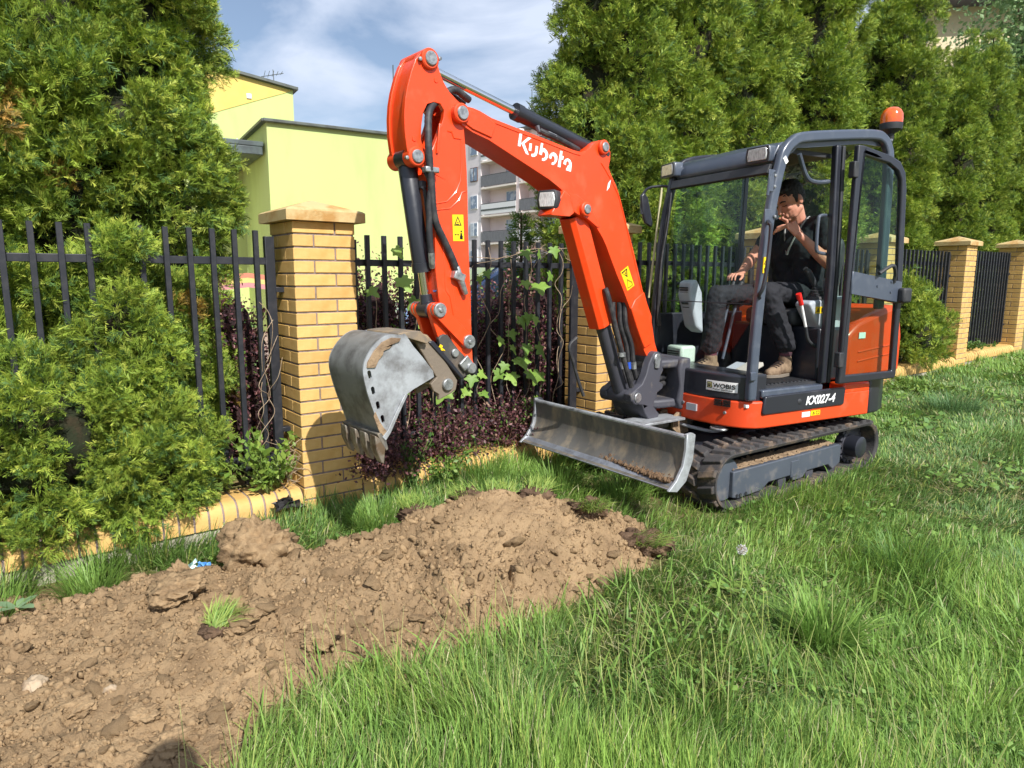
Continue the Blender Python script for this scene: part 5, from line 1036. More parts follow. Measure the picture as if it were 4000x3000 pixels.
# ================================================================ dug soil
m_soil = M('dug_soil', srgb(164, 138, 105), .97, col2=srgb(132, 109, 82), mix=(.4, .66), scale=4.5, bump=.8, bscale=90, var=.16, spec=.15)
m_clod = M('earth_clod', srgb(163, 137, 104), .97, col2=srgb(130, 107, 80), mix=(.42, .66), scale=16, bump=.7, bscale=70, rnd=.07, spec=.15)
m_sod = M('root_sod', srgb(104, 84, 68), .98, col2=srgb(140, 114, 90), mix=(.5, .7), scale=14, bump=1., bscale=50, spec=.1)
def soil_z(x, y):
    """surface of the heap with its crumbly relief"""
    h = heap_soft(x, y); g = ground_z(x, y); env = np.clip((h+.03)/.07, 0, 1)
    warp = fbm(x, y, 5., 3, 3)*.02; xx = x+warp; yy = y+fbm(x, y, 5., 3, 8)*.02
    rough = .55+.45*np.clip(fbm(x, y, 1.7, 2, 21)*1.3+.4, 0, 1)
    scree = np.exp(-(((x+.02)/.30)**2+((y-3.32)/.22)**2))            # smooth run of fine soil under the top
    k = rough*(1-.7*scree)
    z = fbm(x, y, 2.2, 4, 5)*.028
    for cell, amp, sd in ((.17, .042, 1), (.085, .034, 2), (.046, .024, 3), (.026, .013, 4)):
        d1, ed, rid, tl = voronoi(xx, yy, cell, sd, True); pres = np.clip((_P[(rid*251).astype(int) & 255, sd*13]-.25)*3, 0, 1)      # some cells are whole clods, others loose fill
        z = z + k*amp*pres*((rid-.35)*.9 + 1.25*tl)*np.clip(ed/.13, 0, 1) - k*amp*.22*pres*(1-np.clip(ed/.09, 0, 1))
    return g + h + z*env
RES = .0080
gx = np.arange(-3.1, 1.25, RES); gy = np.arange(1.25, 4.3, RES); X, Y = np.meshgrid(gx, gy, indexing='ij')
Z = soil_z(X, Y); H = heap_soft(X, Y)+fbm(X, Y, 6., 3, 33)*.035; Q = (X-FA[0])*FN[0]+(Y-FA[1])*FN[1]
keep = (H > -.022) & (Q > .03) & (X > -.82*Y-.35)
I = np.full(X.shape, -1); ok = keep[:-1, :-1] & keep[1:, :-1] & keep[1:, 1:] & keep[:-1, 1:]
idx = np.arange(X.size).reshape(X.shape); F = np.stack([idx[:-1, :-1], idx[1:, :-1], idx[1:, 1:], idx[:-1, 1:]], -1)[ok]
us, inv = np.unique(F, return_inverse=True); V = np.stack([X, Y, Z], -1).reshape(-1, 3)[us]
heap = ob('soil_heap', np_mesh('soil_heap', V, inv.reshape(-1, 4), m_soil, smooth=False)); tag(heap, 'heap of freshly dug crumbly brown soil in front of the fence', 'soil heap')

def ico(sub): 
    bm = bmesh.new(); bmesh.ops.create_icosphere(bm, subdivisions=sub, radius=1); V = np.array([v.co[:] for v in bm.verts]); F = np.array([[v.index for v in f.verts] for f in bm.faces]); bm.free(); return V, F
def lump(sub, seed, flat=.7, amp=.35, f=1.6):
    V, F = ico(sub); n = fbm(V[:, 0]*1.3+V[:, 2]*.7+seed*3.1, V[:, 1]*1.3-V[:, 2]*.6+seed*1.7, f, 3, seed % 7)
    d1, ed, rid = voronoi(V[:, 0]+V[:, 2]*.5+seed, V[:, 1]+V[:, 2]*.37-seed, .55, seed % 9); V = V*(1+amp*n+.28*(rid-.5)*np.clip(ed/.3, 0, 1))[:, None]
    r = np.random.default_rng(seed).uniform(.75, 1.25, 3); V = V*r*[1, 1, flat]; return V, F
# fine crumbs
rg = np.random.default_rng(5)
N = 46000; cx = rg.uniform(-2.6, 1.0, N); cy = rg.uniform(1.5, 4.2, N); hh = heap_soft(cx, cy)
kp = (hh > -.012) & (((cx-FA[0])*FN[0]+(cy-FA[1])*FN[1]) > .06) & (cx > -.8*cy-.2) & (rg.random(N) < .9); cx, cy = cx[kp], cy[kp]; N = len(cx)
BV = np.array([(x, y, z) for x in (-1, 1) for y in (-1, 1) for z in (-1, 1)], float)*.72; BF = np.array([(0, 1, 3), (0, 3, 2), (4, 6, 7), (4, 7, 5), (0, 4, 5), (0, 5, 1), (2, 3, 7), (2, 7, 6), (0, 2, 6), (0, 6, 4), (1, 5, 7), (1, 7, 3)]); rad = .0022+.0085*rg.random(N)**2.6; rad = np.where(rg.random(N) < .05, rg.uniform(.010, .020, N), rad); scr_ = np.exp(-(((cx+.02)/.30)**2+((cy-3.32)/.22)**2)); rad *= 1-.5*scr_*(rg.random(N) < .8)
rot = rg.normal(size=(N, 4)); rot /= np.linalg.norm(rot, axis=1)[:, None]
def qrot(q, v):
    w = q[:, None, :1]; u = q[:, None, 1:]; v = np.broadcast_to(v, (len(q),)+v.shape[-2:]); t = 2*np.cross(u, v); return v + w*t + np.cross(u, t)
S = rg.uniform(.45, 1.35, (N, 1, 3)); VV = qrot(rot, (BV+rg.normal(size=(N, len(BV), 3))*.26)*S)*rad[:, None, None]
VV[..., 0] += cx[:, None]; VV[..., 1] += cy[:, None]; VV[..., 2] += (soil_z(cx, cy)+rad*.05)[:, None]
FF = (BF[None]+np.arange(N)[:, None, None]*len(BV)).reshape(-1, 3)
cr = ob('soil_crumbs', np_mesh('soil_crumbs', VV.reshape(-1, 3), FF, m_clod)); tag(cr, 'fine loose soil crumbs scattered over the heap', kind='stuff')
# clods one can pick out
lumps = []
for k in range(10): V, F = lump(3, 50+k, .62 if k < 6 else .38, .30); lumps.append(np_mesh('soil_clod', V, F, m_clod, smooth=False))
random.seed(12); n = 0
while n < 210:
    x = random.uniform(-2.1, .95); y = random.uniform(1.62, 4.0)
    if heap_soft(np.array(x), np.array(y)) < -.008 or x < -.78*y-.05 or (x-FA[0])*FN[0]+(y-FA[1])*FN[1] < .1: continue
    if (x+.02)**2/.09+(y-3.35)**2/.04 < 1 and random.random() < .8: continue
    r_ = .014+.030*random.random()**2
    o = ob('soil_clod', lumps[random.randrange(10)]); o.location = (x, y, float(soil_z(np.array(x), np.array(y)))+r_*.18); o.scale = (r_, r_*random.uniform(.7, 1.2), r_*random.uniform(.7, 1.1)); o.rotation_euler = (random.uniform(-.5, .5), random.uniform(-.5, .5), random.uniform(0, 6.3))
    tag(o, 'small loose clod of brown earth lying on the dug heap', 'clod', 'small clods on the heap'); n += 1
def big_clod(x, y, r, flat, seed, label, tilt=(0, 0), name='soil_clod', sub=5, mat=m_clod, up=.5, cat='clod'):
    V, F = ico(sub); sd = seed
    n = fbm(V[:, 0]*1.2+V[:, 2]*.7+sd, V[:, 1]*1.2-V[:, 2]*.6+sd*.7, 1.3, 4, 2)
    disp = .22*n
    for cell, a in ((.5, .26), (.24, .20), (.12, .11), (.06, .05)):
        d1, ed, rid = voronoi(V[:, 0]+V[:, 2]*.55+sd, V[:, 1]+V[:, 2]*.43, cell, sd % 11); disp = disp + a*(rid-.5)*np.clip(ed/.25, 0, 1)*1.6
    V = V*(1+disp)[:, None]*[1, .9, flat]
    o = ob(name, np_mesh(name, V*r, F, mat)); o.location = (x, y, float(soil_z(np.array(x), np.array(y)))+r*flat*up); o.rotation_euler = (tilt[0], tilt[1], seed*.7)
    return tag(o, label, cat)
big_clod(-1.255, 3.20, .185, .72, 3, 'largest round clod of dug earth, against the yellow coping', up=.78)
big_clod(-1.43, 2.74, .12, .36, 8, 'flat slab of earth with a dark hollow under its right edge', (.25, -.2), up=.9)
big_clod(-.43, 2.33, .075, .62, 5, 'blocky clod of earth near the grass edge, left one of two', up=.5); big_clod(-.25, 2.42, .085, .6, 14, 'blocky clod of earth near the grass edge, right one of two', up=.5)
big_clod(.50, 2.93, .075, .65, 6, 'round clod at the right foot of the heap by the grass', up=.45); big_clod(-1.60, 3.10, .045, 1.1, 9, 'upright knob of earth beside the blue litter', up=.8); big_clod(-1.69, 3.08, .038, .6, 4, 'low clod of earth second from the blue litter')
big_clod(-1.76, 3.05, .045, .5, 2, 'low clod of earth third from the blue litter, by the long grass'); big_clod(-1.03, 2.60, .07, .32, 15, 'thin plate of earth below the largest clod', up=.6); big_clod(-1.10, 2.50, .06, .42, 17, 'small plate of earth beside the torn root clump'); big_clod(-.76, 2.47, .06, .5, 18, 'knobbly clod in the middle of the heap front')
big_clod(-1.09, 1.98, .06, .4, 19, 'flat clod at the bottom of the picture by the long grass', up=.4); big_clod(-1.24, 2.08, .055, .4, 21, 'flat clod low on the heap, left of the long grass', up=.4); big_clod(-1.47, 2.12, .05, .45, 22, 'flat clod low on the heap beside the yellow pebble', up=.4)
m_stone = M('pale_stone', srgb(176, 156, 130), .85, col2=srgb(140, 116, 90), mix=(.45, .65), scale=10, bump=.2, bscale=60)
big_clod(-1.70, 2.23, .042, .62, 25, 'pale whitish stone at the left edge of the heap', name='stone', sub=4, mat=m_stone, up=.4, cat='stone'); big_clod(-1.41, 2.20, .022, .7, 27, 'small yellowish pebble low on the heap', name='stone', sub=3, mat=m_stone, up=.4, cat='stone'); big_clod(-.92, 2.88, .016, .7, 29, 'small pale pebble high on the heap below the pillar', name='stone', sub=3, mat=m_stone, up=.4, cat='stone')

# ================================================================ blades of grass
G_BR, G_MD, G_DK, G_YE, G_BL, G_DRY = [np.array(c) for c in ((.27, .425, .085), (.19, .34, .072), (.10, .20, .052), (.42, .50, .12), (.18, .32, .14), (.60, .55, .32))]
def blades(x, y, z, h, w, lean, az, tint, seed=0, segs=(0, .38, .74, 1.)):
    """ribbons: x,y,z base; h length; w width; lean 0..1; az direction of the lean; tint (n,3)"""
    r = np.random.default_rng(seed); n = len(x); t = np.array(segs)[None, :, None]; k = len(segs)
    d = np.stack([np.cos(az), np.sin(az), np.zeros(n)], -1)[:, None]; up = np.array([0, 0, 1.])
    c = lean[:, None, None]; H = h[:, None, None]
    P = np.stack([x, y, z], -1)[:, None] + up*H*(t*np.sqrt(np.clip(1-.35*c, .2, 1)) - .55*c*c*t*t) + d*H*c*(.25*t+.75*t*t)
    fa = az+np.pi/2+r.uniform(-.9, .9, n); sd = np.stack([np.cos(fa), np.sin(fa), r.uniform(-.2, .2, n)], -1)[:, None]
    wd = w[:, None, None]*.5*np.array([.8, 1., .72, 0])[None, :k, None]
    A = P-sd*wd; B = P+sd*wd; V = np.concatenate([A[:, :-1], B[:, :-1], P[:, -1:]], 1)   # k-1, k-1, 1
    m_ = k-1; F = []
    for i in range(m_-1): F += [(i, m_+i, m_+i+1), (i, m_+i+1, i+1)]
    F.append((m_-1, 2*m_-1, 2*m_)); F = np.array(F)
    nv = 2*m_+1; FF = (F[None]+np.arange(n)[:, None, None]*nv).reshape(-1, 3)
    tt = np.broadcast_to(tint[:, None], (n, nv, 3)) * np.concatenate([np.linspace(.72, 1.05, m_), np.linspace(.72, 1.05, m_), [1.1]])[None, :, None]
    return V.reshape(-1, 3), FF, tt.reshape(-1, 3)
def joinm(parts):
    Vs, Fs, Ts = [], [], []; o = 0
    for V, F, T in parts: Vs.append(V); Fs.append(F+o); Ts.append(T); o += len(V)
    return np.concatenate(Vs), np.concatenate(Fs), np.concatenate(Ts)
m_grass = leaf_mat('grass_blade', .5, .35, .35)
EXI = np.array([math.cos(R(215.5)), math.sin(R(215.5))]); EXL = np.array([-math.sin(R(215.5)), math.cos(R(215.5))])
def ex_loc(x, y): dx, dy = (x-EXO.x)/EXS, (y-EXO.y)/EXS; return dx*EXI[0]+dy*EXI[1], dx*EXL[0]+dy*EXL[1]
def mixc(a, b, t): return a[None]*(1-t[:, None])+b[None]*t[:, None]
def lawn(n, seed):
    r = np.random.default_rng(seed)
    # sample depth so that density falls off with distance
    y = (1.35**.55 + r.random(n)*(30**.55-1.35**.55))**(1/.55); x = (r.random(n)*2-1)*(.86*y+.25)
    s = (x-FA[0])*FD[0]+(y-FA[1])*FD[1]; q = (x-FA[0])*FN[0]+(y-FA[1])*FN[1]
    hp = heap_soft(x, y); ed = hp+fbm(x, y, 6., 3, 33)*.035
    X_, Y_ = ex_loc(x, y); trk = (np.abs(X_) < 1.08) & (np.abs(np.abs(Y_)-.6) < .17)
    bare = ((np.exp(-(((x-.98)/.30)**2+((y-4.05)/.22)**2)) > .45) & (r.random(n) < .55)) | ((np.abs(X_-.0) < .9) & (np.abs(Y_) < .45) & (r.random(n) < .6)) | ((X_ > .95) & (X_ < 1.4) & (np.abs(Y_-.1) < .75) & (r.random(n) < .45))
    dens = .42+.58*np.clip(.5+fbm(x, y, 1.1, 3, 4)*1.1, 0, 1)
    edge = np.exp(-(q/.28)**2)                              # long growth along the wall
    k = (q > .03) & (ed < -.004-.02*r.random(n)) & ~trk & (~bare) & (r.random(n) < np.maximum(dens, edge))
    x, y, q, s, edge, hp = [a[k] for a in (x, y, q, s, edge, hp)]; n = len(x); d = np.hypot(x, y); X_, Y_ = ex_loc(x, y)
    patch = np.clip(.5+fbm(x, y, .8, 3, 11)*.9, 0, 1); fine = np.clip(.5+fbm(x, y, 3.5, 2, 15)*.8, 0, 1)
    tall = np.exp(-(((x-.15)/.85)**2+((y-1.75)/.55)**2))
    h = (.045+.055*fine+.045*patch)*r.uniform(.55, 1.35, n) + .13*edge*r.uniform(.2, 1.2, n)*(s < 3) + .05*edge*r.random(n) + .17*tall*r.uniform(.15, 1.1, n)
    toe = np.exp(-((np.clip(-hp, 0, 1)/.05)**2)); h = h+.06*toe*r.random(n)*(hp < 0)
    h = np.where((np.abs(X_) < 1.3) & (np.abs(Y_) < .45), h*.6, h)+.07*np.exp(-((np.abs(Y_)-.82)/.09)**2)*(np.abs(X_) < 1.15)*r.random(n)
    az = fbm(x, y, 1.3, 3, 27)*3.2+.4+r.normal(0, .75, n); lean = np.clip(r.beta(2.2, 2.2, n)*.95*(1-.45*tall-.25*edge)+.12*(1-patch), .05, 1)
    w = r.uniform(.0022, .0044, n)*np.clip(d/2.6, .9, 6)**.9*(1+.25*tall)
    u = r.random(n); T = mixc(G_MD, G_BR, fine); T = T*(1-.0)
    dk = np.clip((.5-patch)*1.5, 0, .6)[:, None]; T = T*(1-dk)+G_DK[None]*dk
    bl = np.clip((x-2.0)/2.2, 0, 1)*np.clip(1.35-y/7, 0, 1)*.7; T = T*(1-bl[:, None])+G_BL[None]*bl[:, None]
    T = np.where((u < .10)[:, None], G_YE[None], T); T = np.where(((u > .955))[:, None], G_DRY[None], T); T = T*r.uniform(.62, 1.28, n)[:, None]
    return blades(x, y, ground_z(x, y)-.004, h, w, lean, az, T, seed)
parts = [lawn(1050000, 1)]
# straw-like undergrowth of fallen blades
r = np.random.default_rng(77); n = 26000; y = (1.35**.6+r.random(n)*(9**.6-1.35**.6))**(1/.6); x = (r.random(n)*2-1)*(.86*y+.25); hp = heap_soft(x, y); q = (x-FA[0])*FN[0]+(y-FA[1])*FN[1]
X_, Y_ = ex_loc(x, y); k = (q > .05) & (hp < -.01) & ~((np.abs(X_) < 1.1) & (np.abs(Y_) < .8)); x, y = x[k], y[k]; n = len(x)
parts.append(blades(x, y, ground_z(x, y)+.012, r.uniform(.05, .14, n), r.uniform(.003, .006, n), np.clip(r.normal(.95, .1, n), .8, 1.1), r.uniform(0, 6.3, n), mixc(G_DRY*.75, G_YE*.8, r.random(n)), 5))
# tall flowering stalks in the foreground
n = 420; y = r.uniform(1.55, 2.6, n); x = r.uniform(-.95, 1.3, n); k = (heap_soft(x, y) < .02); x, y = x[k], y[k]; n = len(x)
parts.append(blades(x, y, ground_z(x, y), r.uniform(.22, .40, n), np.full(n, .0030), r.uniform(.1, .5, n), r.uniform(0, 6.3, n), mixc(G_YE, G_DRY*.8, r.random(n)*.6), 6))
for _ in range(1):
    n = 1500; y = r.uniform(1.6, 3.2, n); x = r.uniform(-.9, 2.2, n); k = (heap_soft(x, y) < .0); x, y = x[k], y[k]; n = len(x)
    parts.append(blades(x, y, ground_z(x, y), r.uniform(.14, .24, n), r.uniform(.006, .010, n), r.uniform(.2, .85, n), r.uniform(0, 6.3, n), mixc(G_MD, G_BR, r.random(n)), 8))
# clover and small broad leaves among the grass
def flat_leaves(n, seed):
    r = np.random.default_rng(seed); y = (1.5**.6+r.random(n)*(12**.6-1.5**.6))**(1/.6); x = (r.random(n)*2-1)*(.84*y+.2); q = (x-FA[0])*FN[0]+(y-FA[1])*FN[1]; X_, Y_ = ex_loc(x, y)
    k = (q > .1) & (heap_soft(x, y) < -.01) & (fbm(x, y, 1.6, 3, 51) > .05) & ~((np.abs(X_) < 1.1) & (np.abs(Y_) < .8)); x, y = x[k], y[k]; n = len(x); sz = r.uniform(.014, .034, n)*np.clip(np.hypot(x, y)/3, 1, 2.5)
    P = np.stack([x, y, ground_z(x, y)+r.uniform(.02, .075, n)], -1); D = np.stack([r.normal(size=n), r.normal(size=n), .25+.2*r.normal(size=n)], -1); D /= np.linalg.norm(D, axis=1)[:, None]; S = np.cross(D, np.array([0, 0, 1.])+.4*r.normal(size=(n, 3))); S /= np.linalg.norm(S, axis=1)[:, None]
    V = np.stack([P, P+D*sz[:, None]*.5+S*sz[:, None]*.38, P+D*sz[:, None], P+D*sz[:, None]*.5-S*sz[:, None]*.38], 1).reshape(-1, 3); o = np.arange(n)[:, None]*4; F = np.concatenate([o+[0, 1, 2], o+[0, 2, 3]], 1).reshape(-1, 3)
    return V, F, np.repeat(mixc(G_DK*1.3, G_BR, r.random(n)), 4, 0)
parts.append(flat_leaves(30000, 61))
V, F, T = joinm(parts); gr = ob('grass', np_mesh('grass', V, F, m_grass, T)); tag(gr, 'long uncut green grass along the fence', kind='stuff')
def tuft(x, y, n, rad, h, label, seed, cols=(G_MD, G_BR), cat='grass tuft', zoff=0., wid=.0038, name='grass_tuft', az0=None):
    r = np.random.default_rng(seed); a = r.uniform(0, 6.28, n); d = rad*np.sqrt(r.random(n)); px = d*np.cos(a); py = d*np.sin(a)
    az = a+r.normal(0, .5, n) if az0 is None else az0+r.normal(0, .7, n)
    V, F, T = blades(px, py, np.zeros(n), h*r.uniform(.5, 1.2, n), np.full(n, wid)*r.uniform(.7, 1.3, n), np.clip(.25+.6*r.random(n), 0, 1), az, mixc(cols[0], cols[1], r.random(n))*r.uniform(.8, 1.2, n)[:, None], seed)
    o = ob(name, np_mesh(name, V, F, m_grass, T)); o.location = (x, y, float(ground_z(np.array(x), np.array(y)))+zoff); return tag(o, label, cat)
tuft(-.21, 4.72, 900, .13, .30, 'thick upright tuft of grass under the arm, beside the coping', 3)
tuft(.30, 4.55, 500, .16, .26, 'loose tuft of grass under the dozer blade, left part', 4); tuft(.72, 4.35, 450, .16, .24, 'spreading tuft of grass in front of the dozer blade', 5)
tuft(-1.98, 3.02, 420, .12, .24, 'tuft of long grass in front of the low wall, left of the clods', 6); tuft(-2.28, 2.78, 500, .16, .22, 'tuft of long grass at the left edge below the wall', 7); tuft(-.80, 3.85, 450, .14, .22, 'tuft of grass at the foot of the nearest pillar', 8)
tuft(1.25, 2.55, 420, .10, .26, 'broad bladed grass clump in the lawn, centre right', 9, wid=.006); tuft(1.95, 3.2, 420, .14, .22, 'dark green grass clump in the lawn, right of centre', 10, (G_DK, G_MD)); tuft(2.55, 3.0, 420, .2, .2, 'dark flattened grass clump at the right side of the lawn', 11, (G_DK, G_BL)); tuft(4.6, 7.0, 500, .22, .24, 'bluish tuft of grass in the lawn behind the excavator', 12, (G_DK, G_BL), wid=.006)
# torn sods on the crest
def sod(x, y, r_, label, seed, az):
    e = empty('turf_clump', (x, y, float(soil_z(np.array(x), np.array(y))))); tag(e, label, 'turf')
    V, F = ico(4); n = fbm(V[:, 0]*1.5+seed, V[:, 1]*1.5+V[:, 2], 2., 4, seed % 5); V = V*(1+.3*n+.1*np.random.default_rng(seed).normal(size=len(V)))[:, None]*[1.2, .8, .6]
    ob('sod', np_mesh('sod', V*r_+[0, 0, r_*.35], F, m_sod), e)
    rr = np.random.default_rng(seed); n = 260; a = rr.uniform(0, 6.28, n); d = r_*.9*np.sqrt(rr.random(n))
    b_ = blades(d*np.cos(a)+r_*.3*math.cos(az), d*np.sin(a)+r_*.3*math.sin(az), np.full(n, r_*.5), rr.uniform(.06, .15, n), rr.uniform(.003, .005, n), np.clip(rr.normal(.8, .15, n), .3, 1), az+rr.normal(0, .6, n), mixc(G_MD, G_YE, rr.random(n)), seed)
    ob('blades', np_mesh('blades', *b_[:2], m_grass, b_[2]), e)
sod(-.20, 3.64, .12, 'dark torn sod on top of the heap, left of the crest', 41, 2.6); sod(-.06, 3.66, .09, 'small dark sod standing behind the crest of the heap', 42, 1.5); sod(.13, 3.60, .075, 'dark rooty sod just right of the heap crest', 43, 1.0)
sod(.42, 3.52, .085, 'dark sod with drooping grass on the right shoulder of the heap', 44, -1.2); sod(.70, 3.46, .11, 'large grassy sod at the right end of the heap', 45, -.6); sod(-.50, 3.44, .08, 'sod fragment on the fence side of the heap', 46, 2.0); sod(-1.15, 2.47, .045, 'torn root clump with green shoots in the heap front', 47, 1.2); sod(-.55, 2.38, .05, 'dark rooty hollow clump above the long grass', 48, -1.)
# ================================================================ thuja hedge trees
m_thuja = leaf_mat('thuja_spray', .55, .10, .25, 'cushion'); m_conif = leaf_mat('conifer_spray', .55, .22, .3)
m_bark = M('bark', srgb(96, 78, 62), .95, col2=srgb(70, 56, 46), scale=12, bump=.8, bscale=40, stretch=(4, 4, .6))
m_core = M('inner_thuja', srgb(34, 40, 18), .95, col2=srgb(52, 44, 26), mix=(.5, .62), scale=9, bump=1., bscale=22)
def frond(nl, wide=.11, spread=.62, curl=.25):
    """one flat scale-leaf spray: axis with forward pointing leaflets, u along, v across, w out of plane"""
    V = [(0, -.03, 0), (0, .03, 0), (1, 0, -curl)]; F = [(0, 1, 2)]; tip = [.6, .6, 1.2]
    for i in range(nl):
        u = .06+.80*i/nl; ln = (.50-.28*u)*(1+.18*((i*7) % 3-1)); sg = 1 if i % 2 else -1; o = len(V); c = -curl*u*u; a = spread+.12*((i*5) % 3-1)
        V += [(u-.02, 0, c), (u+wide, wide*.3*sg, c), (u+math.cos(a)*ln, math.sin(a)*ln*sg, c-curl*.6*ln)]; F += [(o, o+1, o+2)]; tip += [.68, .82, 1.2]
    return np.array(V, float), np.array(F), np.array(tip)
FR_NEAR, FR_MID, FR_FAR = frond(10, .15), frond(7, .21), frond(5, .24, .6)
TH_A, TH_B, TH_C, TH_D = [np.array(c) for c in ((.31, .42, .050), (.195, .305, .045), (.45, .53, .085), (.085, .17, .045))]
CAM2 = np.array([0, 0])
def place_fronds(C, D, Lh, tmpl, tint, r, face=None):
    """C bases, D directions, Lh lengths -> mesh arrays"""
    TV, TF, tip = tmpl; n = len(C); D = D/np.linalg.norm(D, axis=1)[:, None]
    rnd = r.normal(size=(n, 3)) if face is None else face+.55*r.normal(size=(n, 3)); S = np.cross(rnd, D); S /= np.linalg.norm(S, axis=1)[:, None]; W = np.cross(D, S)
    V = C[:, None]+Lh[:, None, None]*(TV[None, :, :1]*D[:, None]+TV[None, :, 1:2]*S[:, None]+TV[None, :, 2:3]*W[:, None])
    F = (TF[None]+np.arange(n)[:, None, None]*len(TV)).reshape(-1, 3); T = tint[:, None]*tip[None, :, None]
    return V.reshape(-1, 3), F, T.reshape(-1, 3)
def cushion_mesh(k, tmpl, nfr, L):
    """rounded cushion of sprays, unit radius, growing towards +Z"""
    r = np.random.default_rng(900+k); u = r.normal(size=(nfr, 3)); u /= np.linalg.norm(u, axis=1)[:, None]; u = u+np.array([0, 0, .55]); u /= np.linalg.norm(u, axis=1)[:, None]
    rad_ = (.62+.42*r.random(nfr)**.7)*(1+.22*np.sin(u[:, 0]*6+k)*np.sin(u[:, 1]*6+2*k)); D = u*.60+np.array([0, 0, .42])+r.normal(size=(nfr, 3))*.40; D /= np.linalg.norm(D, axis=1)[:, None]; Lh = L*r.uniform(.7, 1.35, nfr); C = u*rad_[:, None]-D*(Lh*.45)[:, None]
    t = np.clip(r.random(nfr), 0, 1)[:, None]; T = TH_B*(1-t)+TH_A*t; T = np.where((r.random(nfr) < .20)[:, None], TH_C[None], T); T = np.where((r.random(nfr) < .16)[:, None], TH_D[None], T)
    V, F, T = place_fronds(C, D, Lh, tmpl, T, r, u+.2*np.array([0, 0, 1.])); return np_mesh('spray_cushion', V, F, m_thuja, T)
def crown_tree(name, meshes):
    """geometry node tree that sets the cushions on the points of a crown, turned and sized by the point's own attributes"""
    g = bpy.data.node_groups.new(name, 'GeometryNodeTree'); g.interface.new_socket('Geometry', in_out='INPUT', socket_type='NodeSocketGeometry'); g.interface.new_socket('Geometry', in_out='OUTPUT', socket_type='NodeSocketGeometry')
    gi = g.nodes.new('NodeGroupInput'); go = g.nodes.new('NodeGroupOutput'); jn = g.nodes.new('GeometryNodeJoinGeometry'); K = g.links.new
    for me in meshes:
        po = bpy.data.objects.new('spray_cushion', me); oi = g.nodes.new('GeometryNodeObjectInfo'); oi.inputs['Object'].default_value = po; oi.transform_space = 'ORIGINAL'; oi.inputs['As Instance'].default_value = False
        gt = g.nodes.new('GeometryNodeGeometryToInstance'); K(oi.outputs['Geometry'], gt.inputs[0]); K(gt.outputs[0], jn.inputs[0])
    ip = g.nodes.new('GeometryNodeInstanceOnPoints'); K(gi.outputs[0], ip.inputs['Points']); K(jn.outputs[0], ip.inputs['Instance']); ip.inputs['Pick Instance'].default_value = True
    def at(nm, ty): n = g.nodes.new('GeometryNodeInputNamedAttribute'); n.data_type = ty; n.inputs['Name'].default_value = nm; return n.outputs[0]
    K(at('pick', 'INT'), ip.inputs['Instance Index']); K(at('turn', 'FLOAT_VECTOR'), ip.inputs['Rotation']); K(at('size', 'FLOAT'), ip.inputs['Scale']); K(ip.outputs[0], go.inputs[0]); return g
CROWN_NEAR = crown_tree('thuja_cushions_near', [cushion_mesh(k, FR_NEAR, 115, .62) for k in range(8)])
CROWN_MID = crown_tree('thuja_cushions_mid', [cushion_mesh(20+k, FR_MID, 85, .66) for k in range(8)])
def crown(surf, ncl, rc, r, brown=.004, droop=.0, **kw):
    """points, directions and sizes of the cushions of a crown"""
    P, Nn = surf(ncl, r); tocam = np.concatenate([CAM2[None]-P[:, :2], np.zeros((len(P), 1))], 1); tocam /= np.linalg.norm(tocam, axis=1)[:, None]
    fac = (Nn*tocam).sum(1); k = (fac > -.35) | (r.random(len(P)) < .35); P, Nn = P[k], Nn[k]; m_ = len(P)
    P = P+Nn*(r.uniform(-1.7, .85, m_)*rc)[:, None]; ax = Nn*.9+np.array([0, 0, .55-droop])+r.normal(size=(m_, 3))*.22; ax /= np.linalg.norm(ax, axis=1)[:, None]
    t = r.random(m_); tint = np.stack([.86+.34*t, .90+.22*t, .9+.2*t], -1)*r.uniform(.8, 1.15, m_)[:, None]; tint = np.where((r.random(m_) < brown)[:, None], np.array([1.25, .60, .9]), tint)
    return P, ax, r.uniform(.70, 1.35, m_)*rc, tint
def crown_object(name, pts, parent, off, group, r):
    P = np.concatenate([p[0] for p in pts])-off; A = np.concatenate([p[1] for p in pts]); S = np.concatenate([p[2] for p in pts]); T = np.concatenate([p[3] for p in pts]); n = len(P)
    me = bpy.data.meshes.new(name); me.vertices.add(n); me.vertices.foreach_set('co', P.astype(np.float32).ravel())
    E = np.empty((n, 3), np.float32)
    for i in range(n): E[i] = (Vector(A[i]).to_track_quat('Z', 'Y') @ Matrix.Rotation(r.uniform(0, 6.28), 3, 'Z').to_quaternion()).to_euler()
    me.attributes.new('turn', 'FLOAT_VECTOR', 'POINT').data.foreach_set('vector', E.ravel()); me.attributes.new('size', 'FLOAT', 'POINT').data.foreach_set('value', S.astype(np.float32)); me.attributes.new('pick', 'INT', 'POINT').data.foreach_set('value', r.integers(0, 8, n).astype(np.int32))
    c = np.ones((n, 4), np.float32); c[:, :3] = T; me.attributes.new('cushion', 'FLOAT_COLOR', 'POINT').data.foreach_set('color', c.ravel()); me.materials.append(m_thuja)
    o = ob(name, me, parent); m_ = o.modifiers.new('sprays', 'NODES'); m_.node_group = group; o['kind'] = 'stuff'; return o
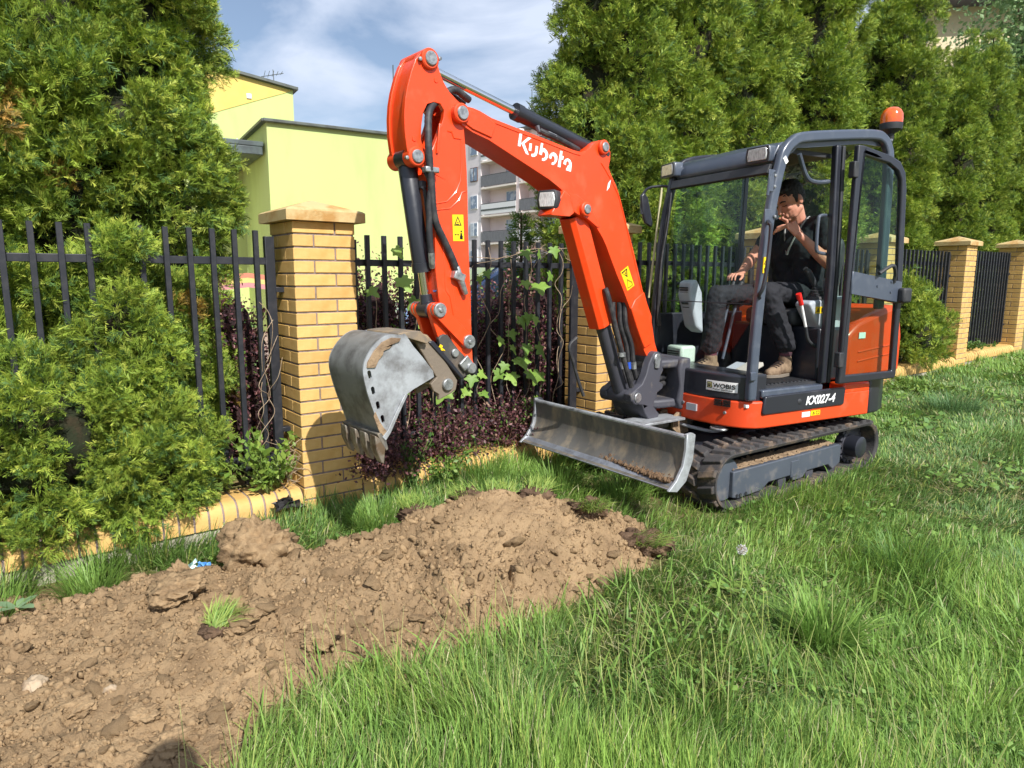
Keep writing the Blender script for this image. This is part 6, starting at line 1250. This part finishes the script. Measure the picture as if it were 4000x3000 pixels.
def column(cx, cy, z0, Ht, Rm, r, zmax=None, lobes=5, amp=.13, top=.5, pw=1.7):
    ph = r.uniform(0, 6.28, 6)
    def rad(h, a):
        b = np.where(h < top, .86+.14*np.minimum(1, h/.12), np.clip(1-(np.maximum(h-top, 0)/(1-top))**pw, .02, 1))
        return Rm*b*(1+amp*np.sin(lobes*a+ph[0]+2.5*h*3)*.6+amp*np.sin(3*a+ph[1]-h*9)*.5+amp*.9*np.sin(h*Ht*5.2+ph[2]+2*a))
    hm = 1. if zmax is None else min(1., (zmax-z0)/Ht)
    def surf(n, rr):
        h = rr.random(n*2)*hm; a = rr.uniform(0, 6.28, n*2); R_ = rad(h, a); k = rr.random(n*2) < R_/R_.max(); h, a, R_ = h[k][:n], a[k][:n], R_[k][:n]
        P = np.stack([cx+R_*np.cos(a), cy+R_*np.sin(a), z0+h*Ht], -1); slope = np.where(h > top, (h-top)*1.6, 0)
        N_ = np.stack([np.cos(a), np.sin(a), slope], -1); return P, N_/np.linalg.norm(N_, axis=1)[:, None]
    # inner mass
    na, nh = 28, 34; A, Hh = np.meshgrid(np.linspace(0, 2*np.pi, na, endpoint=False), np.linspace(0, 1, nh), indexing='ij'); R_ = rad(Hh, A)*.80-.05; R_ = np.maximum(R_, .01)*(1+.10*RNG.normal(size=R_.shape))
    V = np.stack([cx+R_*np.cos(A), cy+R_*np.sin(A), z0+Hh*Ht*.97], -1).reshape(-1, 3); idx = np.arange(na*nh).reshape(na, nh); nx = np.roll(idx, -1, 0)
    F = np.stack([idx[:, :-1], nx[:, :-1], nx[:, 1:], idx[:, 1:]], -1).reshape(-1, 4)
    return surf, (V, F)
def thuja(s, q, Rm, Ht, label, seed, group, ncl, rc, zmax=None, top=.5, double=None):
    r = np.random.default_rng(seed); p = fw2(s, q); z0 = float(ground_z(p[0], p[1])); e = empty('thuja_tree', (p[0], p[1], z0)); tag(e, label, 'thuja', 'tall thujas behind the fence')
    MB().tube([(0, 0, -.1), (.02, .01, Ht*.3), (0, 0, Ht*.7)], [.09, .07, .03], 10).build('trunk', m_bark, e)
    off = np.array([p[0], p[1], z0]); pr_ = []
    cols = [(p[0], p[1], Ht, Rm)] if not double else double
    for (cx, cy, ht, rm) in cols:
        sf, (cv, cf) = column(cx, cy, z0+.12, ht, rm, r, None, top=top); pr_.append(crown(sf, ncl//len(cols), rc, r))
        ob('inner_branches', np_mesh('inner_branches', cv-off, cf, m_core, smooth=False), e)
    crown_object('crown', pr_, e, off, group, r); return e
def ellip(c, ax, rz=rzF):
    cc, ss_ = math.cos(rz), math.sin(rz)
    def surf(n, r):
        u = r.normal(size=(n, 3)); u /= np.linalg.norm(u, axis=1)[:, None]; l = u*np.array(ax)*(1+.10*np.sin(u[:, 0]*7+u[:, 2]*5))[:, None]; N_ = u/np.array(ax); N_ /= np.linalg.norm(N_, axis=1)[:, None]
        f = lambda v: np.stack([cc*v[:, 0]-ss_*v[:, 1], ss_*v[:, 0]+cc*v[:, 1], v[:, 2]], -1); return f(l)+np.array(c), f(N_)
    return surf
thuja(-.84, -1.15, .66, 6.4, 'big thuja left of the nearest pillar, its crown filling the top left', 101, CROWN_NEAR, 1600, .102)
thuja(-1.95, -1.15, .82, 6.2, 'thuja cut by the left edge of the picture', 102, CROWN_NEAR, 1700, .102)
# thuja spilling over the low wall
def low_bush(label, lumps_, seed, ncl, rc, group, base):
    r = np.random.default_rng(seed); p = fw2(*base); z0 = float(ground_z(p[0], p[1]))+.2; e = empty('thuja_bush', (p[0], p[1], z0)); tag(e, label, 'thuja', 'thuja bushes pushing through the fence')
    off = np.array([p[0], p[1], z0]); pr_ = []; tot = sum(l[1][0]*l[1][2] for l in lumps_); cores = []
    for (s, q, z), ax in lumps_:
        c = fw2(s, q); cc = (c[0], c[1], z); pr_.append(crown(ellip(cc, ax), int(ncl*ax[0]*ax[2]/tot), rc, r, brown=.02, droop=.1))
        V, F = ico(3); V = V*np.array(ax)*.56*(1+.08*RNG.normal(size=(len(V), 1))); R3 = np.array([[math.cos(rzF), -math.sin(rzF), 0], [math.sin(rzF), math.cos(rzF), 0], [0, 0, 1]]); cores.append((V@R3.T+np.array(cc)-off, F, V*0))
    V, F, T = joinm(cores); ob('inner_branches', np_mesh('inner_branches', V, F, m_core), e)
    crown_object('crown', pr_, e, off, group, r)
    MB().tube([(0, 0, -.25), (.01, 0, .3)], [.05, .03], 8).build('trunk', m_bark, e)
low_bush('bright thuja bush hanging over the low wall in the lower left', [((-1.28, -.10, .56), (.55, .30, .44)), ((-.80, -.10, .40), (.32, .24, .28)), ((-1.0, -.56, 1.0), (.5, .26, .4)), ((-.84, -.20, 1.10), (.17, .20, .50)), ((-.62, -.60, .85), (.30, .25, .55))], 111, 640, .090, CROWN_NEAR, (-1.05, -.45))
low_bush('small thuja bush bulging over the coping right of the excavator', [((8.55, .0, .62), (.36, .28, .42)), ((8.3, -.25, 1.1), (.3, .25, .4)), ((8.7, -.2, .95), (.3, .25, .3))], 112, 130, .12, CROWN_MID, (8.5, -.4))
for (s, q, Rm, Ht, label, sd, ncl, tp) in (
    (3.60, -1.05, .50, 6.6, 'tall thuja behind the boom, leftmost of the right-hand row', 121, 1150, .55),
    (4.42, -1.10, .52, 6.6, 'tall thuja above the left work lamp of the cab', 122, 1150, .55),
    (5.38, -1.05, .60, 6.6, 'tall thuja directly above the cab windshield', 123, 1150, .55),
    (6.98, -1.05, .62, 6.8, 'tall thuja above the cab roof, left of the orange beacon', 124, 1150, .5),
    (9.42, -1.05, .58, 6.4, 'tall thuja behind the orange beacon', 125, 1150, .45),
    (15.3, -1.1, .46, 5.2, 'thuja at the right edge of the picture, last of the row', 127, 1150, .45)):
    thuja(s, q, Rm, Ht, label, sd, CROWN_MID, ncl, .112, top=tp)
a_, b_ = fw2(11.75, -1.0), fw2(13.1, -1.05)
thuja(12.4, -1.1, .7, 5.7, 'thuja with two tops between the two rightmost pillars', 126, CROWN_MID, 1500, .112, top=.45, double=[(a_[0], a_[1], 5.0, .42), (b_[0], b_[1], 5.35, .44)])
thuja(8.15, -1.6, .42, 5.2, 'thuja in the second row, glimpsed between the taller ones behind the cab roof', 128, CROWN_MID, 700, .14, top=.5)

# ================================================================ barberry hedge, vines, weeds
m_leaf = leaf_mat('shrub_leaf', .5, .25, .4)
def leafcloud(P, sz, tint, r, up=.3):
    """small folded leaves: two triangles each"""
    n = len(P); D = r.normal(size=(n, 3)); D[:, 2] += up; D /= np.linalg.norm(D, axis=1)[:, None]; S = np.cross(D, r.normal(size=(n, 3))); S /= np.linalg.norm(S, axis=1)[:, None]; s = sz[:, None]
    a = P; b = P+D*s*.55+S*s*.30; c = P+D*s; d = P+D*s*.55-S*s*.30; W = np.cross(D, S); c = c-W*s*.12
    V = np.stack([a, b, c, d], 1).reshape(-1, 3); o = np.arange(n)[:, None]*4; F = np.concatenate([o+[0, 1, 2], o+[0, 2, 3]], 1).reshape(-1, 3); T = np.repeat(tint, 4, 0); return V, F, T
BAR = [np.array(c) for c in ((.085, .034, .042), (.135, .055, .058), (.22, .095, .088), (.045, .022, .028), (.30, .19, .13))]
def barberry(s, q, z, ax, n, label, seed, twigs=26, green=0.):
    r = np.random.default_rng(seed); p = fw2(s, q); z0 = .11+RISE*max(s, 0); e = empty('barberry_shrub', (p[0], p[1], z0)); tag(e, label, 'shrub', 'purple barberry shrubs behind the fence')
    tw = MB(); tips = []
    for k in range(twigs):
        u = r.normal(size=3); u /= np.linalg.norm(u); u[2] = abs(u[2])*.9+.2; t = np.array([u[0]*ax[0], u[1]*ax[1], u[2]*ax[2]])*r.uniform(.85, 1.12); mid = t*np.array([.35, .35, .6])
        R3 = np.array([[math.cos(rzF), -math.sin(rzF), 0], [math.sin(rzF), math.cos(rzF), 0], [0, 0, 1]]); t = R3@t; mid = R3@mid
        pth = smooth_path([(0, 0, -.05), mid, t], 5); tw.tube(pth, [.008-.006*i/(len(pth)-1) for i in range(len(pth))], 5); tips.append([np.array(v) for v in pth[3:]])
    tw.build('stems', M('barberry_twig', srgb(92, 62, 52), .9), e)
    if n > 4000 and ax[2] > .9:
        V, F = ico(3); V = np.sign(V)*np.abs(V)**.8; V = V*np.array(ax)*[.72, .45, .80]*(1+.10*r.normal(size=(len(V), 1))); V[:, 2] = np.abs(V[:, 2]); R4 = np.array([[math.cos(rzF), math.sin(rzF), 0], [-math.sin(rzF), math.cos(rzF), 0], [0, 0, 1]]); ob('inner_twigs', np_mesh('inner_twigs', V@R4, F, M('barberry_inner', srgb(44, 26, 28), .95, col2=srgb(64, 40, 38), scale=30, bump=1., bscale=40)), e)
    pts = []
    per = n//(twigs*2)
    for t in tips:
        t = np.array(t); k = r.integers(0, len(t)-1, per); f = r.random(per)[:, None]; pts.append(t[k]*(1-f)+t[k+1]*f+r.normal(size=(per, 3))*.045)
    m_ = n-len(pts)*per; u = r.normal(size=(m_, 3)); u /= np.linalg.norm(u, axis=1)[:, None]; u[:, 2] = np.abs(u[:, 2]); u = np.sign(u)*np.abs(u)**.72; u = u*(r.random(m_)**.35)[:, None]*np.array(ax); u = u+.04*r.normal(size=u.shape); pts.append(u@np.array([[math.cos(rzF), math.sin(rzF), 0], [-math.sin(rzF), math.cos(rzF), 0], [0, 0, 1]]))
    P = np.concatenate(pts); m_ = len(P); c = r.random(m_); T = np.where((c < .45)[:, None], BAR[0], np.where((c < .75)[:, None], BAR[1], np.where((c < .86)[:, None], BAR[2], np.where((c < .95)[:, None], BAR[3], BAR[4]))))
    if green: T = np.where((r.random(m_) < green)[:, None], np.array([.09, .17, .03]), T)
    V, F, T = leafcloud(P, r.uniform(.017, .036, m_), T*r.uniform(.8, 1.25, m_)[:, None]*(1.45 if ax[2] > .9 else 1.1), r); V[:, 2] = np.maximum(V[:, 2], -.02); ob('foliage', np_mesh('foliage', V, F, m_leaf, T), e)  # tall shrubs behind the bars get a brighter tint, standing in for missing light
barberry(-.20, -.75, 0, (.36, .34, 1.2), 9000, 'purple barberry shrub between the left thuja and the nearest pillar', 201, green=.12)
barberry(.75, -.62, 0, (.44, .34, 1.42), 15000, 'purple barberry shrub right beside the nearest pillar, sprigs above the rail', 202, green=.12); barberry(1.35, -.66, 0, (.42, .36, 1.28), 13000, 'purple barberry shrub directly behind the excavator arm', 203, green=.16); barberry(1.95, -.62, 0, (.42, .34, 1.22), 13000, 'purple barberry shrub in front of the blue car', 204, green=.16); barberry(2.45, -.75, 0, (.40, .34, 1.25), 5000, 'purple barberry shrub behind the pillar at the boom', 205)
barberry(1.05, -.08, 0, (.36, .17, .34), 2200, 'low purple barberry spilling over the coping under the bucket', 206, green=.15); barberry(1.62, -.10, 0, (.32, .17, .40), 2200, 'low purple barberry spilling over the coping beside the dozer blade', 207, green=.12); barberry(.52, .03, 0, (.26, .16, .26), 1900, 'dark barberry sprig lying against the foot of the nearest pillar', 208, 14)
barberry(3.15, -.7, 0, (.40, .3, 1.30), 4000, 'purple barberry shrub right of the boom, beside the mirror', 209)
def herb(s, q, rad, h, n, label, seed, cols, sz=(.03, .055), name='leafy_shrub', cat='shrub', twc=(104, 120, 60), stems=14):
    r = np.random.default_rng(seed); p = fw2(s, q); z0 = float(ground_z(p[0], p[1]))+.02 if q > 0 else .10+RISE*max(s, 0); e = empty(name, (p[0], p[1], z0)); tag(e, label, cat)
    tw = MB(); pts = []
    for k in range(stems):
        a = r.uniform(0, 6.28); t = np.array([rad*math.cos(a)*r.uniform(.4, 1.1), rad*math.sin(a)*r.uniform(.4, 1.1), h*r.uniform(.6, 1.05)]); pth = smooth_path([(0, 0, 0), t*[.4, .4, .6], t], 5); tw.tube(pth, .0028, 5); pp = np.array([v[:] for v in pth]); kk = r.integers(2, len(pp), n//stems); pts.append(pp[kk]+r.normal(size=(n//stems, 3))*.012)
    tw.build('stems', M('green_stem_%d_%d_%d' % twc, srgb(*twc), .8), e); P = np.concatenate(pts); m_ = len(P); V, F, T = leafcloud(P, r.uniform(sz[0], sz[1], m_), mixc(np.array(cols[0]), np.array(cols[1]), r.random(m_)), r, .5); ob('foliage', np_mesh('foliage', V, F, m_leaf, T), e); return e
herb(-.20, -.05, .26, .36, 420, 'light green leafy shrub growing through the fence at the nearest pillar', 301, ((.14, .25, .04), (.26, .36, .06)), (.03, .06)); herb(-.12, -.12, .15, .18, 160, 'small green shoots at the foot of the fence beside the nearest pillar', 302, ((.12, .22, .035), (.2, .3, .05)))
herb(.95, .10, .24, .28, 420, 'light green leafy weed under the bucket teeth', 303, ((.10, .20, .03), (.20, .30, .05)), (.02, .045)); herb(.72, .05, .15, .42, 260, 'dark green bushy weed right of the bucket', 304, ((.05, .12, .03), (.10, .19, .04)), (.02, .04)); herb(8.75, -.2, .3, .2, 260, 'low green weeds on the coping right of the excavator', 305, ((.09, .18, .03), (.16, .25, .05)), (.03, .06)); herb(10.7, -.18, .45, .14, 300, 'low green weeds on the coping between the rightmost pillars', 306, ((.08, .18, .03), (.14, .24, .05)), (.03, .06)); herb(9.7, .95, .2, .2, 200, 'light green weed in the lawn right of the excavator', 307, ((.16, .26, .04), (.24, .34, .06)), (.03, .07)); herb(7.4, .45, .5, .10, 420, 'leafy ground weeds along the wall behind the excavator', 308, ((.12, .22, .04), (.2, .3, .05)), (.03, .06))
# yellow flowering weed at the second pillar
fw_ = herb(2.62, .16, .14, .40, 220, 'yellow flowering weed in front of the pillar behind the boom', 309, ((.09, .19, .03), (.16, .26, .05)), (.02, .04), 'flowering_weed', 'weed', stems=10); r = np.random.default_rng(9); fm = MB()
for k in range(14):
    a = r.uniform(0, 6.28); c = (.13*math.cos(a)*r.random(), .13*math.sin(a)*r.random(), r.uniform(.3, .46))
    for j in range(5): b2 = 2*math.pi*j/5; fm.add([c, (c[0]+.012*math.cos(b2-.4), c[1]+.012*math.sin(b2-.4), c[2]+.008), (c[0]+.019*math.cos(b2), c[1]+.019*math.sin(b2), c[2]+.006), (c[0]+.012*math.cos(b2+.4), c[1]+.012*math.sin(b2+.4), c[2]+.008)], [(0, 1, 2, 3)])
fm.build('flowers', M('petal_yellow', srgb(246, 218, 40), .6), fw_)
# hop vine: each leaf a part
def hop_leaf_mesh(seed):
    r = np.random.default_rng(seed); out_ = []
    key = [(0, -.02), (.20, -.16), (.46, -.10), (.38, .10), (.62, .30), (.34, .42), (.20, .52), (.16, .78), (0, 1.0)]
    half = []
    for a, b in zip(key[:-1], key[1:]): half += [a, ((a[0]+b[0])/2*1.04, (a[1]+b[1])/2+.015)]
    half.append(key[-1]); pts = half+[(-x, y) for x, y in reversed(half[1:-1])]; V = [(0, .25, .03)]+[(x*(1+.06*r.normal()), y, -.10*abs(x)-.10*y*y+.02*r.normal()) for x, y in pts]; n = len(pts); F = [(0, 1+i, 1+(i+1) % n) for i in range(n)]
    c = np.array(((.22, .36, .06), (.27, .42, .075), (.17, .30, .05))[seed % 3]); return np_mesh('leaf', np.array(V), np.array(F), m_leaf, np.repeat(c[None], len(V), 0), smooth=True)
hl_ = [hop_leaf_mesh(k) for k in range(6)]
def hop_vine(label, leaves, strands, seed, base):
    r = np.random.default_rng(seed); p = fw2(*base); e = empty('hop_vine', (p[0], p[1], .12), rzF); tag(e, label, 'vine', 'hop vines on the fence')
    for (s, z, sz) in leaves:
        o = ob('leaf', hl_[r.integers(6)], e); o.location = (s-base[0], r.uniform(.06, .14)-.30, z-.12); sz *= 1.15; o.scale = (sz, sz, sz); o.rotation_mode = 'QUATERNION'; o.rotation_quaternion = (Matrix.Rotation(r.normal(0, .4), 3, 'Z') @ Matrix.Rotation(R(62)+r.normal(0, .25), 3, 'X') @ Matrix.Rotation(math.pi+r.normal(0, .5), 3, 'Z')).to_quaternion()
    st_ = MB()
    for pth in strands:
        P = [(s-base[0], .145-.30+.03*math.sin(i*1.9+seed), z-.12) for i, (s, z) in enumerate(pth)]; st_.tube(smooth_path(P, 6), .0024, 5)
    st_.build('stems', M('dry_vine_stem', srgb(176, 156, 130), .85, col2=srgb(140, 116, 92), scale=20), e)
LEAVES1 = [(.72, 1.56, .075), (.74, 1.37, .11), (.52, 1.30, .08), (.87, 1.23, .085), (.93, 1.20, .07), (.90, 1.10, .08), (.97, 1.05, .11), (1.03, 1.08, .10), (.93, 1.0, .09), (.55, .98, .07), (.60, .96, .07), (1.06, .62, .12)]
LEAVES2 = [(1.42, 1.42, .06), (1.36, 1.38, .06), (1.75, 1.57, .08), (1.88, 1.56, .07), (1.76, 1.35, .07), (1.92, 1.33, .12), (1.75, 1.08, .09), (1.82, 1.10, .08), (1.88, 1.08, .07), (1.67, .98, .08), (1.58, .93, .07), (1.68, .87, .07), (1.78, .87, .08), (1.92, .86, .12), (1.67, .77, .08), (1.78, .77, .10), (1.60, .74, .07), (1.57, .68, .08), (1.66, .66, .10), (1.80, .67, .11), (1.91, .65, .10), (1.28, .68, .08), (1.34, .70, .07), (1.26, .58, .07), (1.39, .55, .07), (1.93, .45, .10), (1.85, .44, .10), (2.02, 1.40, .07), (2.05, 1.6, .08), (1.20, 1.72, .05)]
def wig(s0, s1, z0, z1, n, amp, seed): r = np.random.default_rng(seed); return [(s0+(s1-s0)*i/n+amp*r.normal(), z0+(z1-z0)*i/n+amp*.5*r.normal()) for i in range(n+1)]
hop_vine('green hop vine on the bars between the pillar and the excavator arm', LEAVES1, [wig(.75, .95, .15, 1.5, 9, .03, 1), wig(.66, .55, .2, 1.35, 8, .03, 2), wig(1.0, 1.1, .2, 1.1, 7, .03, 3), wig(.95, 1.12, 1.75, 1.2, 6, .04, 31)], 5, (.8, -.3))
hop_vine('green hop vine with dry twisted stems on the bars right of the arm', LEAVES2, [wig(1.40, 1.50, .3, 1.6, 10, .035, 4), wig(1.62, 1.70, .2, 1.5, 10, .03, 5), wig(1.80, 1.86, .2, 1.62, 10, .03, 6), wig(1.98, 1.92, .25, 1.5, 12, .03, 7), wig(2.16, 2.18, .3, 1.6, 14, .02, 8), wig(1.3, 2.25, 1.50, 1.58, 9, .03, 9), wig(1.35, 2.0, 1.45, 1.62, 9, .03, 10), wig(2.10, 2.28, .35, 1.3, 9, .04, 12), wig(1.45, 1.62, .5, 1.5, 8, .05, 13), wig(2.05, 2.3, 1.62, 1.5, 6, .05, 14)], 6, (1.8, -.3))
dv = empty('dry_vine', (*fw2(-.2, -.3), .12), rzF); tag(dv, 'leafless dry vine tendrils curled on the fence post left of the nearest pillar', 'vine'); st_ = MB()
for k in range(4): st_.tube(smooth_path([(s+.2, -.17+.04*math.sin(i*2+k), z-.12) for i, (s, z) in enumerate(wig(-.22+.02*k, -.08-.02*k, .2+.15*k, .9+.12*k, 6, .03, 60+k))], 6), .0018, 5)
for k in range(8): st_.tube(smooth_path([(s+.2, -.26-.05*math.sin(i+k), z-.12) for i, (s, z) in enumerate(wig(-.1+.02*k, .06-.03*k, .14, .42, 5, .05, 80+k))], 6), .0016, 5)
st_.build('stems', MATS['dry_vine_stem'], dv)
# background trees
def broadleaf(x, y, z, ax, n, label, seed, cols, sz, trunk_h, name='broadleaf_tree', blobs=9, cat='tree'):
    r = np.random.default_rng(seed); z0 = .1; e = empty(name, (x, y, z0)); tag(e, label, cat); tw = MB(); tw.tube([(0, 0, 0), (.05, .02, trunk_h*.6), (0, 0, z)], [.16, .11, .05], 10); C = []
    for k in range(blobs):
        u = r.normal(size=3); u /= np.linalg.norm(u); c = np.array([0, 0, z])+u*np.array(ax)*r.uniform(.35, .8); C.append(c); tw.tube(smooth_path([(0, 0, trunk_h*.6), tuple(c*[.5, .5, .5]+[0, 0, trunk_h*.35]), tuple(c)], 4), [.05-.0045*i for i in range(9)], 6)
    tw.build('trunk', m_bark, e); C = np.array(C); ci = r.integers(0, blobs, n); P = C[ci]+r.normal(size=(n, 3))*np.array(ax)*.24; V, F, T = leafcloud(P, r.uniform(sz[0], sz[1], n), mixc(np.array(cols[0]), np.array(cols[1]), r.random(n)), r, -.3); ob('crown', np_mesh('crown', V, F, m_leaf, T), e)
broadleaf(13.9, 18.5, 7.2, (2.4, 2.2, 2.8), 15000, 'pale green broadleaf tree in the top right corner', 401, ((.16, .27, .10), (.26, .38, .16)), (.10, .18), 5, blobs=16); broadleaf(11.2, 17.5, 5.6, (1.0, 1.0, 2.0), 5000, 'slender pale green tree between the thujas at the top right', 402, ((.15, .26, .08), (.24, .36, .13)), (.08, .15), 4); broadleaf(18, 22, 6.5, (3, 3, 3), 8000, 'pale green tree behind the last thuja at the right edge', 403, ((.15, .26, .10), (.22, .34, .14)), (.12, .2), 4, blobs=12)
def conifer(x, y, h, rad, n, label, seed, cols, lf=.16):
    r = np.random.default_rng(seed); e = empty('young_conifer', (x, y, .1)); tag(e, label, 'conifer'); MB().tube([(0, 0, 0), (0, 0, h)], [.05, .01], 8).build('trunk', m_bark, e)
    t = r.random(n)**1.1; z = h*(.05+.93*t); rr_ = rad*(1-t)**.8*np.sqrt(r.random(n)); a = r.uniform(0, 6.28, n); P = np.stack([rr_*np.cos(a), rr_*np.sin(a), z-rr_*.3], -1); D = np.stack([np.cos(a), np.sin(a), .25+.3*r.normal(size=n)], -1)
    V, F, T = place_fronds(P, D, lf*r.uniform(.6, 1.2, n), FR_FAR, mixc(np.array(cols[0]), np.array(cols[1]), r.random(n)), r); ob('crown', np_mesh('crown', V, F, m_conif, T), e)
conifer(.12, 9.6, 2.15, .42, 1400, 'young light green conifer in front of the apartment block', 411, ((.10, .20, .04), (.20, .32, .06))); conifer(.62, 9.9, 2.0, .5, 1200, 'brownish shrub conifer beside the young light green one', 412, ((.20, .20, .07), (.30, .27, .11))); conifer(.95, 9.0, 2.5, .5, 1300, 'dark conifer left of the right-hand thuja row', 413, ((.05, .11, .03), (.10, .17, .03)))
# ================================================================ small things on the ground
lt_ = empty('litter_scrap', (-1.52, 3.13, float(soil_z(np.array(-1.52), np.array(3.13)))+.005)); tag(lt_, 'crumpled blue and white wrapper beside the largest clod', 'litter')
def crumple(name, mat, seed, sx, sy, par, off, rot):
    r = np.random.default_rng(seed); n = 7; V = []; F = []
    for i in range(n):
        for j in range(n): V.append(((i/(n-1)-.5)*sx+.006*r.normal(), (j/(n-1)-.5)*sy+.006*r.normal(), .012*r.normal()))
    F = [(i*n+j, (i+1)*n+j, (i+1)*n+j+1, i*n+j+1) for i in range(n-1) for j in range(n-1)]; mb = MB(); mb.add(V, F); o = mb.build(name, mat, par, sharp=10); o.location = off; o.rotation_euler = rot; s = o.modifiers.new('thick', 'SOLIDIFY'); s.thickness = .001
crumple('blue_part', M('wrapper_blue', srgb(110, 172, 226), .5, col2=srgb(70, 130, 200), scale=30), 3, .05, .06, lt_, (.02, 0, .03), (1.0, .4, .3)); crumple('white_part', M('wrapper_white', srgb(214, 232, 226), .5, col2=srgb(150, 210, 200), scale=30), 4, .06, .045, lt_, (-.03, 0, .035), (1.2, -.3, .8))
pl_ = empty('plastic_sheet', (*fw2(-.10, .03), -.02), rzF); tag(pl_, 'torn black plastic sheet lying on the coping left of the nearest pillar', 'litter'); crumple('sheet', M('black_film', srgb(44, 42, 42), .35), 8, .17, .06, pl_, (0, -.02, .07), (.5, .25, .1)); crumple('fold', MATS['black_film'], 9, .12, .05, pl_, (-.05, -.03, .09), (.9, -.2, .3))
dn = empty('dandelion', (1.06, 2.98, float(ground_z(1.06, 2.98)))); tag(dn, 'dandelion seed head standing in the lawn', 'dandelion'); MB().tube(smooth_path([(0, 0, 0), (.01, .0, .12), (-.005, 0, .235)], 5), .0035, 6).build('stalk', M('stalk_green', srgb(150, 170, 90), .7), dn)
r = np.random.default_rng(4); u = r.normal(size=(260, 3)); u /= np.linalg.norm(u, axis=1)[:, None]; pb2 = MB()
for v in u[:150]: pb2.tube([(0, 0, .235), tuple(np.array([0, 0, .235])+v*.021)], .0007, 3, cap=False)
V_, F_, T_ = leafcloud(np.array([0, 0, .235])+u*.020, np.full(260, .008), np.full((260, 3), .80), r, 0); ob('pappus', np_mesh('pappus', V_, F_, leaf_mat('pappus_white', .8, .4), T_), dn); pb2.build('seeds', M('seed_brown', srgb(170, 150, 120), .8), dn)
def rosette(x, y, n, ln, label, seed, col):
    r = np.random.default_rng(seed); e = empty('broadleaf_weed', (x, y, float(ground_z(np.array(x), np.array(y)))+max(0., float(heap_soft(np.array(x), np.array(y)))))); tag(e, label, 'weed')
    for k in range(n):
        a = 2*math.pi*k/n+r.normal()*.3; pts = []; L_ = ln*r.uniform(.7, 1.2); V = []; F = []
        for i in range(5): t = i/4; w_ = (.04, .13, .2, .16, .01)[i]*L_; z = .02+L_*(.55*t-.35*t*t); V += [(L_*t*.9, -w_, z), (L_*t*.9, 0, z-.12*w_), (L_*t*.9, w_, z)]
        for i in range(4):
            for j in range(2): F.append((i*3+j, i*3+j+1, i*3+j+4, i*3+j+3))
        V = np.array(V); c = np.array(col)*r.uniform(.85, 1.2); o = ob('leaf', np_mesh('leaf', V, np.array(F), m_leaf, np.repeat(c[None], len(V), 0), smooth=True), e); o.rotation_euler = (0, 0, a)
rosette(1.02, 3.02, 7, .12, 'dandelion leaves at the foot of the seed head', 1, (.22, .34, .07)); rosette(.55, 1.75, 8, .14, 'broad leaved weed in the foreground grass', 2, (.10, .20, .04)); rosette(1.15, 1.62, 7, .15, 'broad light green leaves at the bottom edge of the lawn', 3, (.18, .30, .06)); rosette(-2.12, 2.74, 6, .10, 'grey green leafy weed at the left edge of the heap', 4, (.20, .30, .16)); rosette(2.5, 2.6, 8, .12, 'broad leaved weed at the right of the lawn', 5, (.12, .22, .07)); rosette(3.3, 3.9, 8, .12, 'bluish leafy weed far right in the lawn', 6, (.13, .22, .10))
